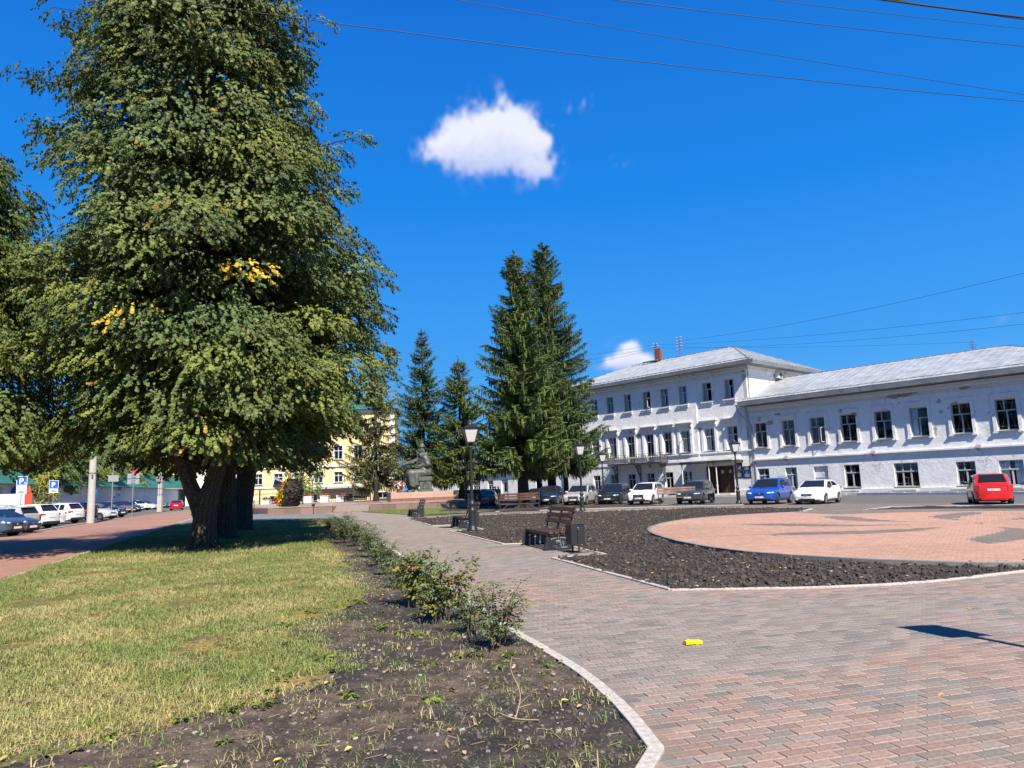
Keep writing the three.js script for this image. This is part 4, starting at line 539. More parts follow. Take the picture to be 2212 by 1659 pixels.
function limeTree(name, label, group, pos, o) {
  const T = thing(name, label, 'tree', pos, 0, group), r = RNG(o.seed), R = o.R, H = o.H, y0 = o.y0 ?? 2.6;
  // stems
  const stems = o.stems ?? [{ pts: [[0, -0.2, 0], [0.02, 1.5, 0], [0.1, 4, 0.05], [0.1, 8, 0], [0, H * 0.75, 0], [0, H * 0.95, 0]], rad: [o.tr * 1.35, o.tr, o.tr * 0.92, o.tr * 0.6, o.tr * 0.3, 0.05] }];
  const tg = stems.map((s) => limb(s.pts, s.rad, o.tn ?? 14, 0.22));
  if (o.roots) for (let i = 0; i < 9; i++) { const a = i / 9 * 6.283 + 0.3, q = o.tr * (1.5 + 0.5 * r()); tg.push(limb([[Math.cos(a) * o.tr * 0.55, 0.55, Math.sin(a) * o.tr * 0.55], [Math.cos(a) * o.tr * 1.0, 0.14, Math.sin(a) * o.tr * 1.0], [Math.cos(a) * q, -0.08, Math.sin(a) * q]], [0.1, 0.13, 0.05], 7, 0.2)); }
  part(T, 'trunk', mergeGeometries(tg), o.bark ?? M.bark, false);
  // clumps of foliage: [x,y,z,size,colour shift]
  const clumps = [], br = [];
  for (let i = 0; i < o.n; i++) {
    const t = Math.pow(r(), 0.92), y = lerp(y0, H, t); if (o.sparse && y > 11.5 && r() > o.sparse) continue; const a = r() * 6.283, ax = (o.lean ?? 0) * Math.max(0, y - 5), k = (o.core ?? 0.42) + (1 - (o.core ?? 0.42)) * Math.pow(r(), 0.55), rad = R(y, a) * (0.7 + 0.58 * fbm(Math.cos(a) * 2 + 5, y * 0.55 + Math.sin(a) * 2, 3, o.seed)) * k;
    clumps.push([ax + Math.cos(a) * rad, y + (0.15 - k * 0.45) * (o.droop ?? 1), Math.sin(a) * rad, lerp(0.95, 0.6, k) * (0.7 + 0.6 * r()) * (o.cs ?? 1), r(), ax]);
  }
  for (const e of o.extra ?? []) for (let i = 0; i < 7; i++) { const f = i / 6; clumps.push([e[0] * lerp(0.6, 1, f) + (r() - 0.5) * 0.5, e[1] + (f - 1) * (e[3] ?? 1.2) + (r() - 0.5) * 0.4, e[2] * lerp(0.6, 1, f) + (r() - 0.5) * 0.5, 0.42 * (1.2 - 0.4 * f), r(), 0]); }
  const items = [];
  for (const [x, y, z, s, cr, ax] of clumps) {
    const out = V3(x - ax, 0.0, z).normalize(), d = Math.hypot(x - ax, z), yell = (o.yellow ?? []).some((q) => Math.hypot(x - q[0], y - q[1], z - q[2]) < q[3]);
    if (r() < (o.branch ?? 0.55)) { const by = Math.max(y - d * (0.3 + 0.3 * r()), (o.forkY ?? 2.4) + r()), sx = ax * 0.6; if (by < y + 0.3) br.push(limb([[sx, by, 0], [lerp(sx, x, 0.5), lerp(by, y, 0.6) + 0.1, z * 0.5], [x, y, z]], [0.02 + 0.014 * d, 0.02 + 0.005 * d, 0.008], 4)); }
    const n = Math.round(o.per * (s / 0.7) * (s / 0.7)), tone = 0.8 + 0.45 * cr, warm = (cr * 7 % 1);
    for (let i = 0; i < n; i++) {
      const th = r() * 6.283, ph = Math.acos(2 * r() - 1), q = Math.cbrt(r() * 0.75 + 0.25) * s, dx = Math.sin(ph) * Math.cos(th), dy = Math.cos(ph), dz = Math.sin(ph) * Math.sin(th);
      const oo = (dx * out.x + dz * out.z) * q, P = V3(x + dx * q * 1.15, y + dy * q * 0.46 - 0.32 * oo, z + dz * q * 1.15), nn = V3(dx * 0.5 + out.x * 0.55 + (r() - 0.5) * 1.1, 0.85 + dy * 0.3 + (r() - 0.5) * 0.9, dz * 0.5 + out.z * 0.55 + (r() - 0.5) * 1.1), dd = V3(dx + out.x * 0.8 + (r() - 0.5), -0.35 + (r() - 0.5) * 0.6, dz + out.z * 0.8 + (r() - 0.5));
      const k = tone * (0.75 + 0.5 * r()), y2 = yell && r() < 0.72, au = !yell && r() < 0.012;
      items.push({ x: P.x, y: P.y, z: P.z, q: frameQ(nn, dd), s: (o.ls ?? 1) * (0.75 + 0.5 * r()), c: y2 ? [0.52 * k, 0.36 * k, 0.04 * k] : au ? [0.3 * k, 0.2 * k, 0.05 * k] : [lerp(0.09, 0.15, warm) * k * (o.tint?.[0] ?? 1), lerp(0.135, 0.175, warm) * k * (o.tint?.[1] ?? 1), lerp(0.045, 0.035, warm) * k * (o.tint?.[2] ?? 1)] });
    }
  }
  if (br.length) part(T, 'branches', mergeGeometries(br), o.bark ?? M.bark, false);
  scatter('crown', limeSprays[o.spray ?? 0], leafMat, items, T);
  return T;
}
{
  const prof = (s) => (y) => { const P = [[2.2, 3.7], [3.6, 4.2], [6, 4.75], [9, 4.95], [11, 4.6], [12.5, 4.1], [14, 3.7], [16.5, 3.7], [19, 3.3], [21.5, 1.8], [23, 0.5]]; for (let i = 0; i < P.length - 1; i++) if (y <= P[i + 1][0]) return s * lerp(P[i][1], P[i + 1][1], clamp((y - P[i][0]) / (P[i + 1][0] - P[i][0]))); return 0.5; };
  limeTree('lime_tree', 'nearest tall lime tree with forked trunk and dense dark crown', 'lime trees on the lawn', [-10, 0, -23.4], {
    seed: 11, H: 22, n: 760, per: 46, R: prof(1), lean: -0.05, y0: 3.3, tr: 0.36, roots: true, tn: 18, core: 0.3, cs: 1.25, sparse: 0.62,
    stems: [{ pts: [[0, -0.2, 0], [0.0, 0.7, 0], [0.08, 1.5, 0], [0.36, 2.5, 0], [0.55, 5.0, 0.1], [0.2, 10, 0], [-0.4, 16, 0], [-0.8, 20, 0]], rad: [0.48, 0.36, 0.32, 0.26, 0.23, 0.19, 0.13, 0.05] }, { pts: [[0.02, 0.55, 0.03], [-0.16, 1.3, 0.06], [-0.52, 2.2, 0.1], [-0.85, 3.2, 0.1], [-1.0, 4.2, 0.1], [-1.0, 7, 0.2], [-1.6, 11, 0.6], [-2.2, 15, 0.4]], rad: [0.26, 0.25, 0.24, 0.21, 0.2, 0.17, 0.12, 0.05] }],
    extra: [[-6.6, 16.6, 0.3, 0.8], [-5.8, 18.9, 0, 1.5], [5.2, 13.6, 0.4, 1.2], [3.6, 17.9, 0.3, 2.2], [4.7, 12.0, 0.3, 1.5], [-5.9, 14.2, 0.6, 0.4], [5.5, 8.6, 1.0, 0.5]],
    yellow: [[2.4, 9.0, 3.2, 0.95], [3.3, 4.3, 2.6, 0.6], [3.5, 3.7, 2.4, 0.5], [-0.7, 6.6, 4.0, 0.5], [-1.3, 15.6, 2.6, 0.5], [0.6, 3.6, 3.6, 0.5]] });
  limeTree('lime_tree', 'second lime trunk of the row, just behind the forked one', 'lime trees on the lawn', [-11.25, 0, -28.1], { seed: 12, H: 17, y0: 3.2, n: 400, per: 34, R: prof(0.88), tr: 0.38, ls: 1.15, roots: true, stems: [{ pts: [[0, -0.2, 0], [0, 1.5, 0], [0.05, 4, 0], [0, 9, 0], [0, 18, 0]], rad: [0.52, 0.38, 0.33, 0.22, 0.05] }] });
  limeTree('lime_tree', 'third lime trunk of the row, leaning right near the steps', 'lime trees on the lawn', [-13.2, 0, -35.0], { seed: 13, H: 15, y0: 3.2, n: 340, per: 32, R: prof(0.85), tr: 0.42, ls: 1.2, roots: true, stems: [{ pts: [[0, -0.2, 0], [0.05, 1.2, 0], [0.3, 3.2, 0], [0.7, 5.5, 0], [0.6, 10, 0], [0.2, 17, 0]], rad: [0.6, 0.46, 0.42, 0.34, 0.22, 0.05] }] });
  limeTree('lime_tree', 'lime tree cut by the left edge with mossy bare limbs', 'lime trees on the lawn', [-18.6, 0, -20.5], { seed: 14, H: 12.4, y0: 3.1, n: 600, per: 40, R: (y) => prof(1.0)(y) * (y > 9.5 ? 0.8 : 1), tr: 0.4, lean: 0.05, core: 0.36, yellow: [[3.6, 10.6, 3.8, 0.5]] });
  // limes on the far side of the left street
  const lab = ['first', 'second', 'third', 'fourth', 'fifth', 'sixth', 'seventh', 'eighth', 'ninth', 'tenth'];
  const spots = [[-58, -72], [-53.5, -80], [-57, -87], [-58.5, -93], [-61, -99], [-62, -106], [-65, -113], [-66.5, -122], [-71, -134], [-74, -146]];
  spots.forEach(([x, z], i) => limeTree('street_tree', lab[i] + ' dark street tree from the left along the parked cars', 'street trees behind the left car row', [x, 0, z], { seed: 40 + i, H: 10.5 + 2 * hash(i, 4), y0: 3.0, n: 85, per: 15, R: (y) => 3.7 * Math.sin(Math.PI * clamp((y - 1.6) / 11)) ** 0.6, tr: 0.34, ls: 1.0, spray: 1, cs: 1.5, tn: 9, bark: M.barkDark, branch: 0.7, stems: i % 2 ? [{ pts: [[0, -0.1, 0], [0, 1.4, 0], [-0.3, 3, 0], [-0.8, 5.5, 0.2], [-1, 9, 0.2]], rad: [0.42, 0.33, 0.24, 0.17, 0.04] }, { pts: [[0, 1.0, 0], [0.5, 2.6, 0], [1.0, 5, 0], [1.1, 8, 0]], rad: [0.26, 0.2, 0.14, 0.04] }] : undefined }));
  limeTree('sapling', 'yellow-green sapling left of the disabled parking sign', 'young trees by the parking', [-50.0, 0, -69], { seed: 61, H: 4.2, y0: 1.6, n: 24, per: 22, R: (y) => 0.85, tr: 0.06, ls: 0.42, cs: 0.7, spray: 1, tn: 7, tint: [1.9, 1.5, 0.7] });
  limeTree('sapling', 'yellow-green sapling right of the disabled parking sign', 'young trees by the parking', [-46.0, 0, -71], { seed: 62, H: 4.8, y0: 1.7, n: 30, per: 22, R: (y) => 1.0, tr: 0.07, ls: 0.42, cs: 0.7, spray: 1, tn: 7, tint: [2.1, 1.5, 0.6] });
  limeTree('young_tree', 'slender young tree with airy crown beside the square planters', 'young trees by the planters', [-22.6, 0.0, -77], { seed: 63, H: 7.4, y0: 2.2, n: 60, per: 11, R: (y) => 2.2 * Math.sin(Math.PI * clamp((y - 1.2) / 6.6)) ** 0.6, tr: 0.09, ls: 0.62, spray: 1, tn: 7, bark: M.barkBirch, tint: [1.2, 1.3, 1.1] });
  limeTree('tree', 'dark broad tree above the left parking behind the signs', 'street trees behind the left car row', [-66, 0, -66], { seed: 64, H: 12, y0: 3.2, n: 120, per: 15, R: (y) => 5 * Math.sin(Math.PI * clamp((y - 1.6) / 11.4)) ** 0.6, tr: 0.36, ls: 1.05, spray: 1, cs: 1.6, tn: 9, bark: M.barkDark });
}
// spruces
const spruceG = (() => { const t = [], blade = (a, b, w, up) => { const A = V3(...a), Bv = V3(...b), d = Bv.clone().sub(A), n = d.clone().cross(V3(...up)).normalize().multiplyScalar(w), m = A.clone().lerp(Bv, 0.45); t.push([A.toArray(), m.clone().add(n).toArray(), Bv.toArray()], [A.toArray(), Bv.toArray(), m.clone().sub(n).toArray()]); }; blade([0, 0, 0], [0.5, -0.04, 0], 0.035, [0, 1, 0]); blade([0, 0, 0], [0.5, -0.04, 0], 0.03, [0, 0.2, 1]); for (let i = 0; i < 5; i++) for (const s of [-1, 1]) { const x = 0.06 + i * 0.085, L = 0.2 * (1 - i * 0.12); blade([x, -0.005, 0], [x + L * 0.75, -0.035 - 0.03 * (i % 2), s * L * 0.62], 0.024, [0.1, 1, 0.1 * s]); } return clean(poly3(t)); })();
const needleMat = phys([1, 1, 1], 0.65, { side: THREE.DoubleSide, transmission: 0.12, thickness: 0, specularIntensity: 0.5 });
function spruce(label, pos, o) {
  const T = thing('spruce_tree', label, 'tree', pos, 0, 'spruces by the monument'), r = RNG(o.seed), H = o.H, items = [], br = [], tn = [];
  part(T, 'trunk', mergeGeometries([limb([[0, -0.2, 0], [0.02, 1, 0], [0.08 * (r() - 0.5), H * 0.5, 0], [0, H * 0.97, 0]], [o.tr * 1.35, o.tr, o.tr * 0.55, 0.03], 10, 0.2), ...Array.from({ length: o.roots ? 8 : 0 }, (_, i) => { const a = i / 8 * 6.28 + r(); return limb([[Math.cos(a) * o.tr * 0.5, 0.45, Math.sin(a) * o.tr * 0.5], [Math.cos(a) * o.tr * 1.3, 0.08, Math.sin(a) * o.tr * 1.3], [Math.cos(a) * o.tr * 2.1, -0.1, Math.sin(a) * o.tr * 2.1]], [0.13, 0.13, 0.04], 6); })]), M.barkDark, false);
  const dense = o.dense ?? 1;
  for (let y = o.y0; y < H - 0.15; y += 0.34 + 0.1 * r()) {
    const t = (y - o.y0) / (H - o.y0), nb = Math.round(lerp(9, 7, t) * (0.75 + 0.5 * r())), Lm = o.R * (Math.pow(1 - t, 0.8) * (1 - 0.18 * Math.max(0, 1 - t * 6)) + 0.06);
    for (let b = 0; b < nb; b++) {
      if (r() > dense) continue;
      const a = r() * 6.283, L = Lm * (0.62 + 0.5 * r()), slope = lerp(-0.32, 0.75, t * t * 0.8 + 0.2 * t), dirx = Math.cos(a), dirz = Math.sin(a), sag = L * (0.2 - 0.12 * t);
      const at = (f) => V3(dirx * L * f, y + L * slope * f - sag * Math.sin(Math.PI * Math.min(1, f * 1.05)) * 1.1 + 0.16 * L * f * f * (1 - t), dirz * L * f);
      br.push(limb([at(0).toArray(), at(0.5).toArray(), at(1).toArray()], [0.012 + 0.014 * L, 0.01 + 0.005 * L, 0.006], 4));
      const nS = Math.max(4, Math.round(L / 0.1)), tone = 0.88 + 0.6 * r();
      for (let i = 0; i < nS; i++) {
        const f = 0.16 + 0.86 * (i + r() * 0.6) / nS, P = at(Math.min(f, 1.02)), k = tone * (0.7 + 0.6 * r()), g2 = r();
        const brown = r() < (o.brown ?? 0.02) * (t > 0.75 ? 3 : 1);
        const c = brown ? [0.16 * k, 0.105 * k, 0.055 * k] : [lerp(0.062, 0.09, g2) * k * (o.tint?.[0] ?? 1), lerp(0.1, 0.13, g2) * k * (o.tint?.[1] ?? 1), lerp(0.05, 0.042, g2) * k * (o.tint?.[2] ?? 1)];
        // side sprays, then hanging twigs
        for (const s of [-1, 1]) { const d = V3(dirx * (0.75 + r() * 0.3) - dirz * s * (0.7 + 0.4 * r()), -0.18 - 0.35 * r() * (1 - t), dirz * (0.75 + r() * 0.3) + dirx * s * (0.7 + 0.4 * r())); items.push({ x: P.x, y: P.y, z: P.z, q: frameQ(V3((r() - 0.5) * 0.7, 1, (r() - 0.5) * 0.7), d), s: (0.85 + 0.6 * r()) * (1 - 0.22 * t) * (1.15 - 0.4 * f), c }); }
        const hang = o.hang ?? 1; if (r() < hang) items.push({ x: P.x + (r() - 0.5) * 0.15, y: P.y - 0.02, z: P.z + (r() - 0.5) * 0.15, q: frameQ(V3(dirx + (r() - 0.5), 0.1, dirz + (r() - 0.5)), V3(dirx * 0.15 + (r() - 0.5) * 0.3, -1, dirz * 0.15 + (r() - 0.5) * 0.3)), s: (0.7 + 0.8 * r()) * (1 - 0.35 * t), sz: 0.5, c });
        if (r() < hang * 0.5) items.push({ x: P.x + (r() - 0.5) * 0.3, y: P.y - 0.25, z: P.z + (r() - 0.5) * 0.3, q: frameQ(V3(dirx + (r() - 0.5), 0.1, dirz + (r() - 0.5)), V3((r() - 0.5) * 0.3, -1, (r() - 0.5) * 0.3)), s: (0.7 + 0.6 * r()) * (1 - 0.35 * t), sz: 0.5, c });
      }
    }
  }
  for (let i = 0; i < 14; i++) { const a = r() * 6.28; items.push({ x: 0, y: H - 0.5 + 0.06 * i, z: 0, q: frameQ(V3(Math.cos(a), 0.3, Math.sin(a)), V3(Math.sin(a) * 0.5, 0.8, -Math.cos(a) * 0.5)), s: 0.6, c: [0.08, 0.11, 0.05] }); }
  part(T, 'branches', mergeGeometries(br), M.barkDark, false);
  scatter('crown', spruceG, needleMat, items, T);
}
spruce('tall green spruce with thick trunk behind the long bench', [0.55, 0, -54], { seed: 201, H: 19.4, R: 4.3, y0: 4.2, tr: 0.42, roots: true, hang: 1, tint: [1.5, 1.4, 0.95] });
spruce('tallest spruce, rising behind right of the thick-trunked one', [3.5, 0, -70], { seed: 202, H: 25.6, R: 5.8, y0: 4.6, tr: 0.42, hang: 1, tint: [1.35, 1.3, 1.0] });
spruce('smaller spruce whose dark trunk stands right of the pair', [4.6, 0, -66.5], { seed: 206, H: 12, R: 3.4, y0: 3.8, tr: 0.24, hang: 1, tint: [1, 1.05, 0.9] });
spruce('slim-trunked spruce between the pair and the benches', [2.3, 0, -72.5], { seed: 207, H: 14, R: 3.3, y0: 3.8, tr: 0.24, hang: 1 });
spruce('thin half-bare spruce with brown top left of the monument', [-15.2, 0.3, -79], { seed: 203, H: 16.2, R: 4.0, y0: 2.8, tr: 0.28, dense: 0.48, brown: 0.3, hang: 1.0, tint: [1.5, 1.25, 1.1] });
spruce('bluish open spruce rising right behind the seated statue', [-10.3, 0.3, -82], { seed: 204, H: 19.4, R: 4.3, y0: 3.0, tr: 0.28, dense: 0.62, brown: 0.05, hang: 0.9, tint: [1.2, 1.25, 1.3] });
spruce('shorter bushy spruce right of the seated statue', [-5.8, 0.2, -78], { seed: 205, H: 15.4, R: 4.2, y0: 3.2, tr: 0.3, dense: 0.85, brown: 0.06, hang: 0.9, tint: [1.5, 1.4, 0.95] });
// shrubs along the kerb
{
  const leafB = sprayGeo(7, 0.13, 0.034, 7, 0.32), leafY = sprayGeo(7, 0.15, 0.042, 8, 0.32);
  const list = [[-0.24, -7.45, 0.66, 0.34, 'green rose bush nearest the viewer by the kerb', 0], [-0.55, -8.15, 0.5, 0.25, 'thin dry rose stems behind the nearest bush', 1], [-0.98, -8.95, 0.78, 0.45, 'broad yellow-green rose bush beside the path', 2], [-1.45, -10.2, 0.72, 0.38, 'leggy rose bush behind the broad yellow-green one', 2], [-2.0, -12.1, 0.55, 0.3, 'sparse rose bush opposite the kerb corner', 1], [-2.55, -14.1, 0.66, 0.3, 'grey-green rose bush in the middle of the row', 0], [-3.05, -15.9, 0.6, 0.3, 'narrow rose bush left of the kerb', 0], [-3.55, -17.9, 0.72, 0.32, 'upright rose bush near the lawn shade', 0], [-4.1, -19.8, 0.7, 0.35, 'rose bush at the edge of the tree shade', 0], [-4.85, -21.9, 0.72, 0.42, 'dark rose bush half in the tree shade', 3], [-5.5, -23.3, 0.92, 0.58, 'largest dark rose bush in the tree shade', 3], [-6.1, -25.2, 0.8, 0.5, 'shaded rose bush behind the largest one', 3], [-7.0, -28.0, 0.6, 0.45, 'low shaded rose bush far along the kerb', 3], [-8.0, -31.5, 0.55, 0.45, 'last shaded rose bush toward the steps', 3]];
  list.forEach(([x, z, h, w, label, kind], i) => {
    const T = thing('rose_bush', label, 'shrub', [x, 0.01, z], 0, 'rose bushes along the path kerb'), r = RNG(300 + i), st = [], items = [], n = kind === 3 ? 22 : kind === 2 ? 16 : 15;
    for (let k = 0; k < n; k++) {
      const a = r() * 6.283, L = h * (0.55 + 0.55 * r()), out = w * (0.15 + 0.75 * r()), bx = (r() - 0.5) * w * 0.5, bz = (r() - 0.5) * w * 0.5, e = [bx + Math.cos(a) * out, L, bz + Math.sin(a) * out], m = [bx + Math.cos(a) * out * 0.4, L * 0.6, bz + Math.sin(a) * out * 0.4];
      st.push(limb([[bx, -0.03, bz], m, e], [0.006, 0.0045, 0.0018], 4));
      const nl = Math.round((kind === 1 ? 10 : kind === 3 ? 24 : 21) * L / 0.6), c3 = new THREE.QuadraticBezierCurve3(V3(bx, 0, bz), V3(...m), V3(...e));
      for (let j = 0; j < nl; j++) { const f = 0.25 + 0.75 * r(), P = c3.getPoint(f), q = r() * 6.283, kk = 0.7 + 0.6 * r(), yl = kind === 2 ? r() < 0.55 : r() < 0.08; items.push({ x: P.x, y: P.y, z: P.z, q: frameQ(V3((r() - 0.5), 1, (r() - 0.5)), V3(Math.cos(q), (r() - 0.3) * 0.8, Math.sin(q))), s: 0.7 + 0.6 * r(), c: yl ? [0.2 * kk, 0.2 * kk, 0.035 * kk] : r() < 0.06 ? [0.2 * kk, 0.1 * kk, 0.06 * kk]   : [0.125 * kk, 0.165 * kk, 0.075 * kk] }); }
    }
    part(T, 'stems', mergeGeometries(st), mat([0.1, 0.075, 0.05], 0.9), false); scatter('foliage', kind === 2 ? leafY : leafB, leafMat, items, T);
  });
  // broad-leaved weeds sprouting on the bare strip
  const wl = sprayGeo(6, 0.05, 0.05, 33, 0.28), wr = RNG(71), wi = [];
  for (let k = 0; k < 60; k++) { const z = -4.3 - Math.pow(wr(), 1.4) * 7, x = edgeX(z) - 0.5 + 2.6 * wr(); if (!inPoly(x, z, LAWN)) continue; const n = 5 + Math.floor(wr() * 9), big = 0.4 + wr() * 0.7; for (let i = 0; i < n; i++) { const a = wr() * 6.283, kk = 0.8 + 0.5 * wr(); wi.push({ x: x + Math.cos(a) * 0.03 * big, y: lawnH(x, z) + 0.01 + 0.03 * wr() * big, z: z + Math.sin(a) * 0.03 * big, q: frameQ(V3((wr() - 0.5), 1, (wr() - 0.5)), V3(Math.cos(a), 0.5 * wr(), Math.sin(a))), s: big * (0.6 + 0.6 * wr()), c: [0.15 * kk, 0.19 * kk, 0.04 * kk] }); } }
  scatter('weeds', wl, leafMat, wi).userData.label = 'broad-leaved green weeds dotted over the bare strip';
  // dead branch lying by the near kerb
  const q = [limb([[-0.06, 0.02, -5.2], [-0.02, 0.16, -5.3], [-0.08, 0.32, -5.34], [-0.07, 0.4, -5.37]], [0.005, 0.004, 0.003, 0.0015], 5), limb([[-0.03, 0.1, -5.27], [0.05, 0.17, -5.25], [0.11, 0.22, -5.2]], [0.0035, 0.003, 0.0015], 5), limb([[0.1, 0.03, -5.15], [-0.06, 0.03, -5.2], [-0.18, 0.05, -5.28]], [0.004, 0.005, 0.002], 5)];
  const o = part(scene, 'dry_twig', mergeGeometries(q), mat([0.3, 0.23, 0.15], 0.9), false); tag(o, 'dry forked twig standing in the soil near the kerb', 'twig');
}

// ---------------------------------------------------------------- cars
const csg = new Evaluator(); csg.useGroups = false; csg.attributes = ['position', 'normal', 'uv'];
function loft(sections, closed = true) { // sections: arrays of equal length of [x,y,z]
  const n = sections[0].length, pos = [], idx = [];
  for (const s of sections) for (const p of s) pos.push(...p);
  for (let i = 0; i < sections.length - 1; i++) for (let j = 0; j < n; j++) { const k = (j + 1) % n; if (!closed && k === 0) continue; const a = i * n + j, b = i * n + k, c = a + n, d = b + n; idx.push(a, b, c, b, d, c); }
  for (const [s, f] of [[0, 1], [sections.length - 1, 0]]) { const o = s * n, c = pos.length / 3; let m = [0, 0, 0]; for (const p of sections[s]) m = m.map((v, i) => v + p[i] / n); pos.push(...m); for (let j = 0; j < n; j++) { const k = (j + 1) % n; f ? idx.push(o + k, o + j, c) : idx.push(o + j, o + k, c); } }
  const g = new THREE.BufferGeometry(); g.setAttribute('position', new THREE.Float32BufferAttribute(pos, 3)); g.setIndex(idx); g.computeVertexNormals(); g.setAttribute('uv', new THREE.BufferAttribute(new Float32Array(pos.length / 3 * 2), 2)); return g;
}
const pw = (P, x) => { if (x <= P[0][0]) return P[0][1]; for (let i = 0; i < P.length - 1; i++) if (x <= P[i + 1][0]) return lerp(P[i][1], P[i + 1][1], (x - P[i][0]) / (P[i + 1][0] - P[i][0])); return P[P.length - 1][1]; };
const CT = {
  suv: { L: 4.5, W: 1.86, H: 1.66, belt: [[-2.25, 1.02], [-1.9, 1.06], [0.9, 1.0], [1.2, 1.0], [2.0, 0.93], [2.2, 0.8], [2.25, 0.66]], wsB: [1.0, 1.02], wsT: [0.22, 1.56], rT: [-1.75, 1.58], rB: [-2.12, 1.08], bot: 0.26, wr: 0.36, ax: [1.42, -1.3], roofH: 1.66, rw: 0.62 },
  hatch: { L: 4.0, W: 1.66, H: 1.5, belt: [[-2.0, 0.95], [-1.8, 1.0], [0.85, 0.95], [1.2, 0.92], [1.75, 0.82], [1.95, 0.72], [2.0, 0.6]], wsB: [1.05, 0.97], wsT: [0.3, 1.43], rT: [-1.6, 1.44], rB: [-1.9, 1.0], bot: 0.2, wr: 0.31, ax: [1.28, -1.2], roofH: 1.5, rw: 0.56 },
  wagon: { L: 4.45, W: 1.78, H: 1.56, belt: [[-2.22, 0.98], [-2.0, 1.02], [0.9, 0.97], [1.3, 0.95], [1.95, 0.85], [2.18, 0.74], [2.22, 0.6]], wsB: [1.1, 0.99], wsT: [0.3, 1.48], rT: [-1.85, 1.48], rB: [-2.14, 1.04], bot: 0.22, wr: 0.33, ax: [1.4, -1.32], roofH: 1.56, rw: 0.6 },
  sedan: { L: 4.45, W: 1.74, H: 1.46, belt: [[-2.22, 0.95], [-2.1, 1.04], [-1.5, 1.05], [0.9, 0.95], [1.3, 0.93], [1.95, 0.8], [2.17, 0.68], [2.22, 0.56]], wsB: [1.15, 0.96], wsT: [0.3, 1.39], rT: [-0.85, 1.4], rB: [-1.62, 1.05], bot: 0.19, wr: 0.31, ax: [1.36, -1.28], roofH: 1.46, rw: 0.57 },
  van: { L: 5.4, W: 2.0, H: 2.45, belt: [[-2.7, 1.2], [1.3, 1.2], [1.9, 1.15], [2.45, 1.0], [2.65, 0.85], [2.7, 0.65]], wsB: [1.75, 1.2], wsT: [0.95, 2.2], rT: [-2.55, 2.38], rB: [-2.68, 1.3], bot: 0.3, wr: 0.35, ax: [1.75, -1.6], roofH: 2.45, rw: 0.86 },
};
const carGeo = {};
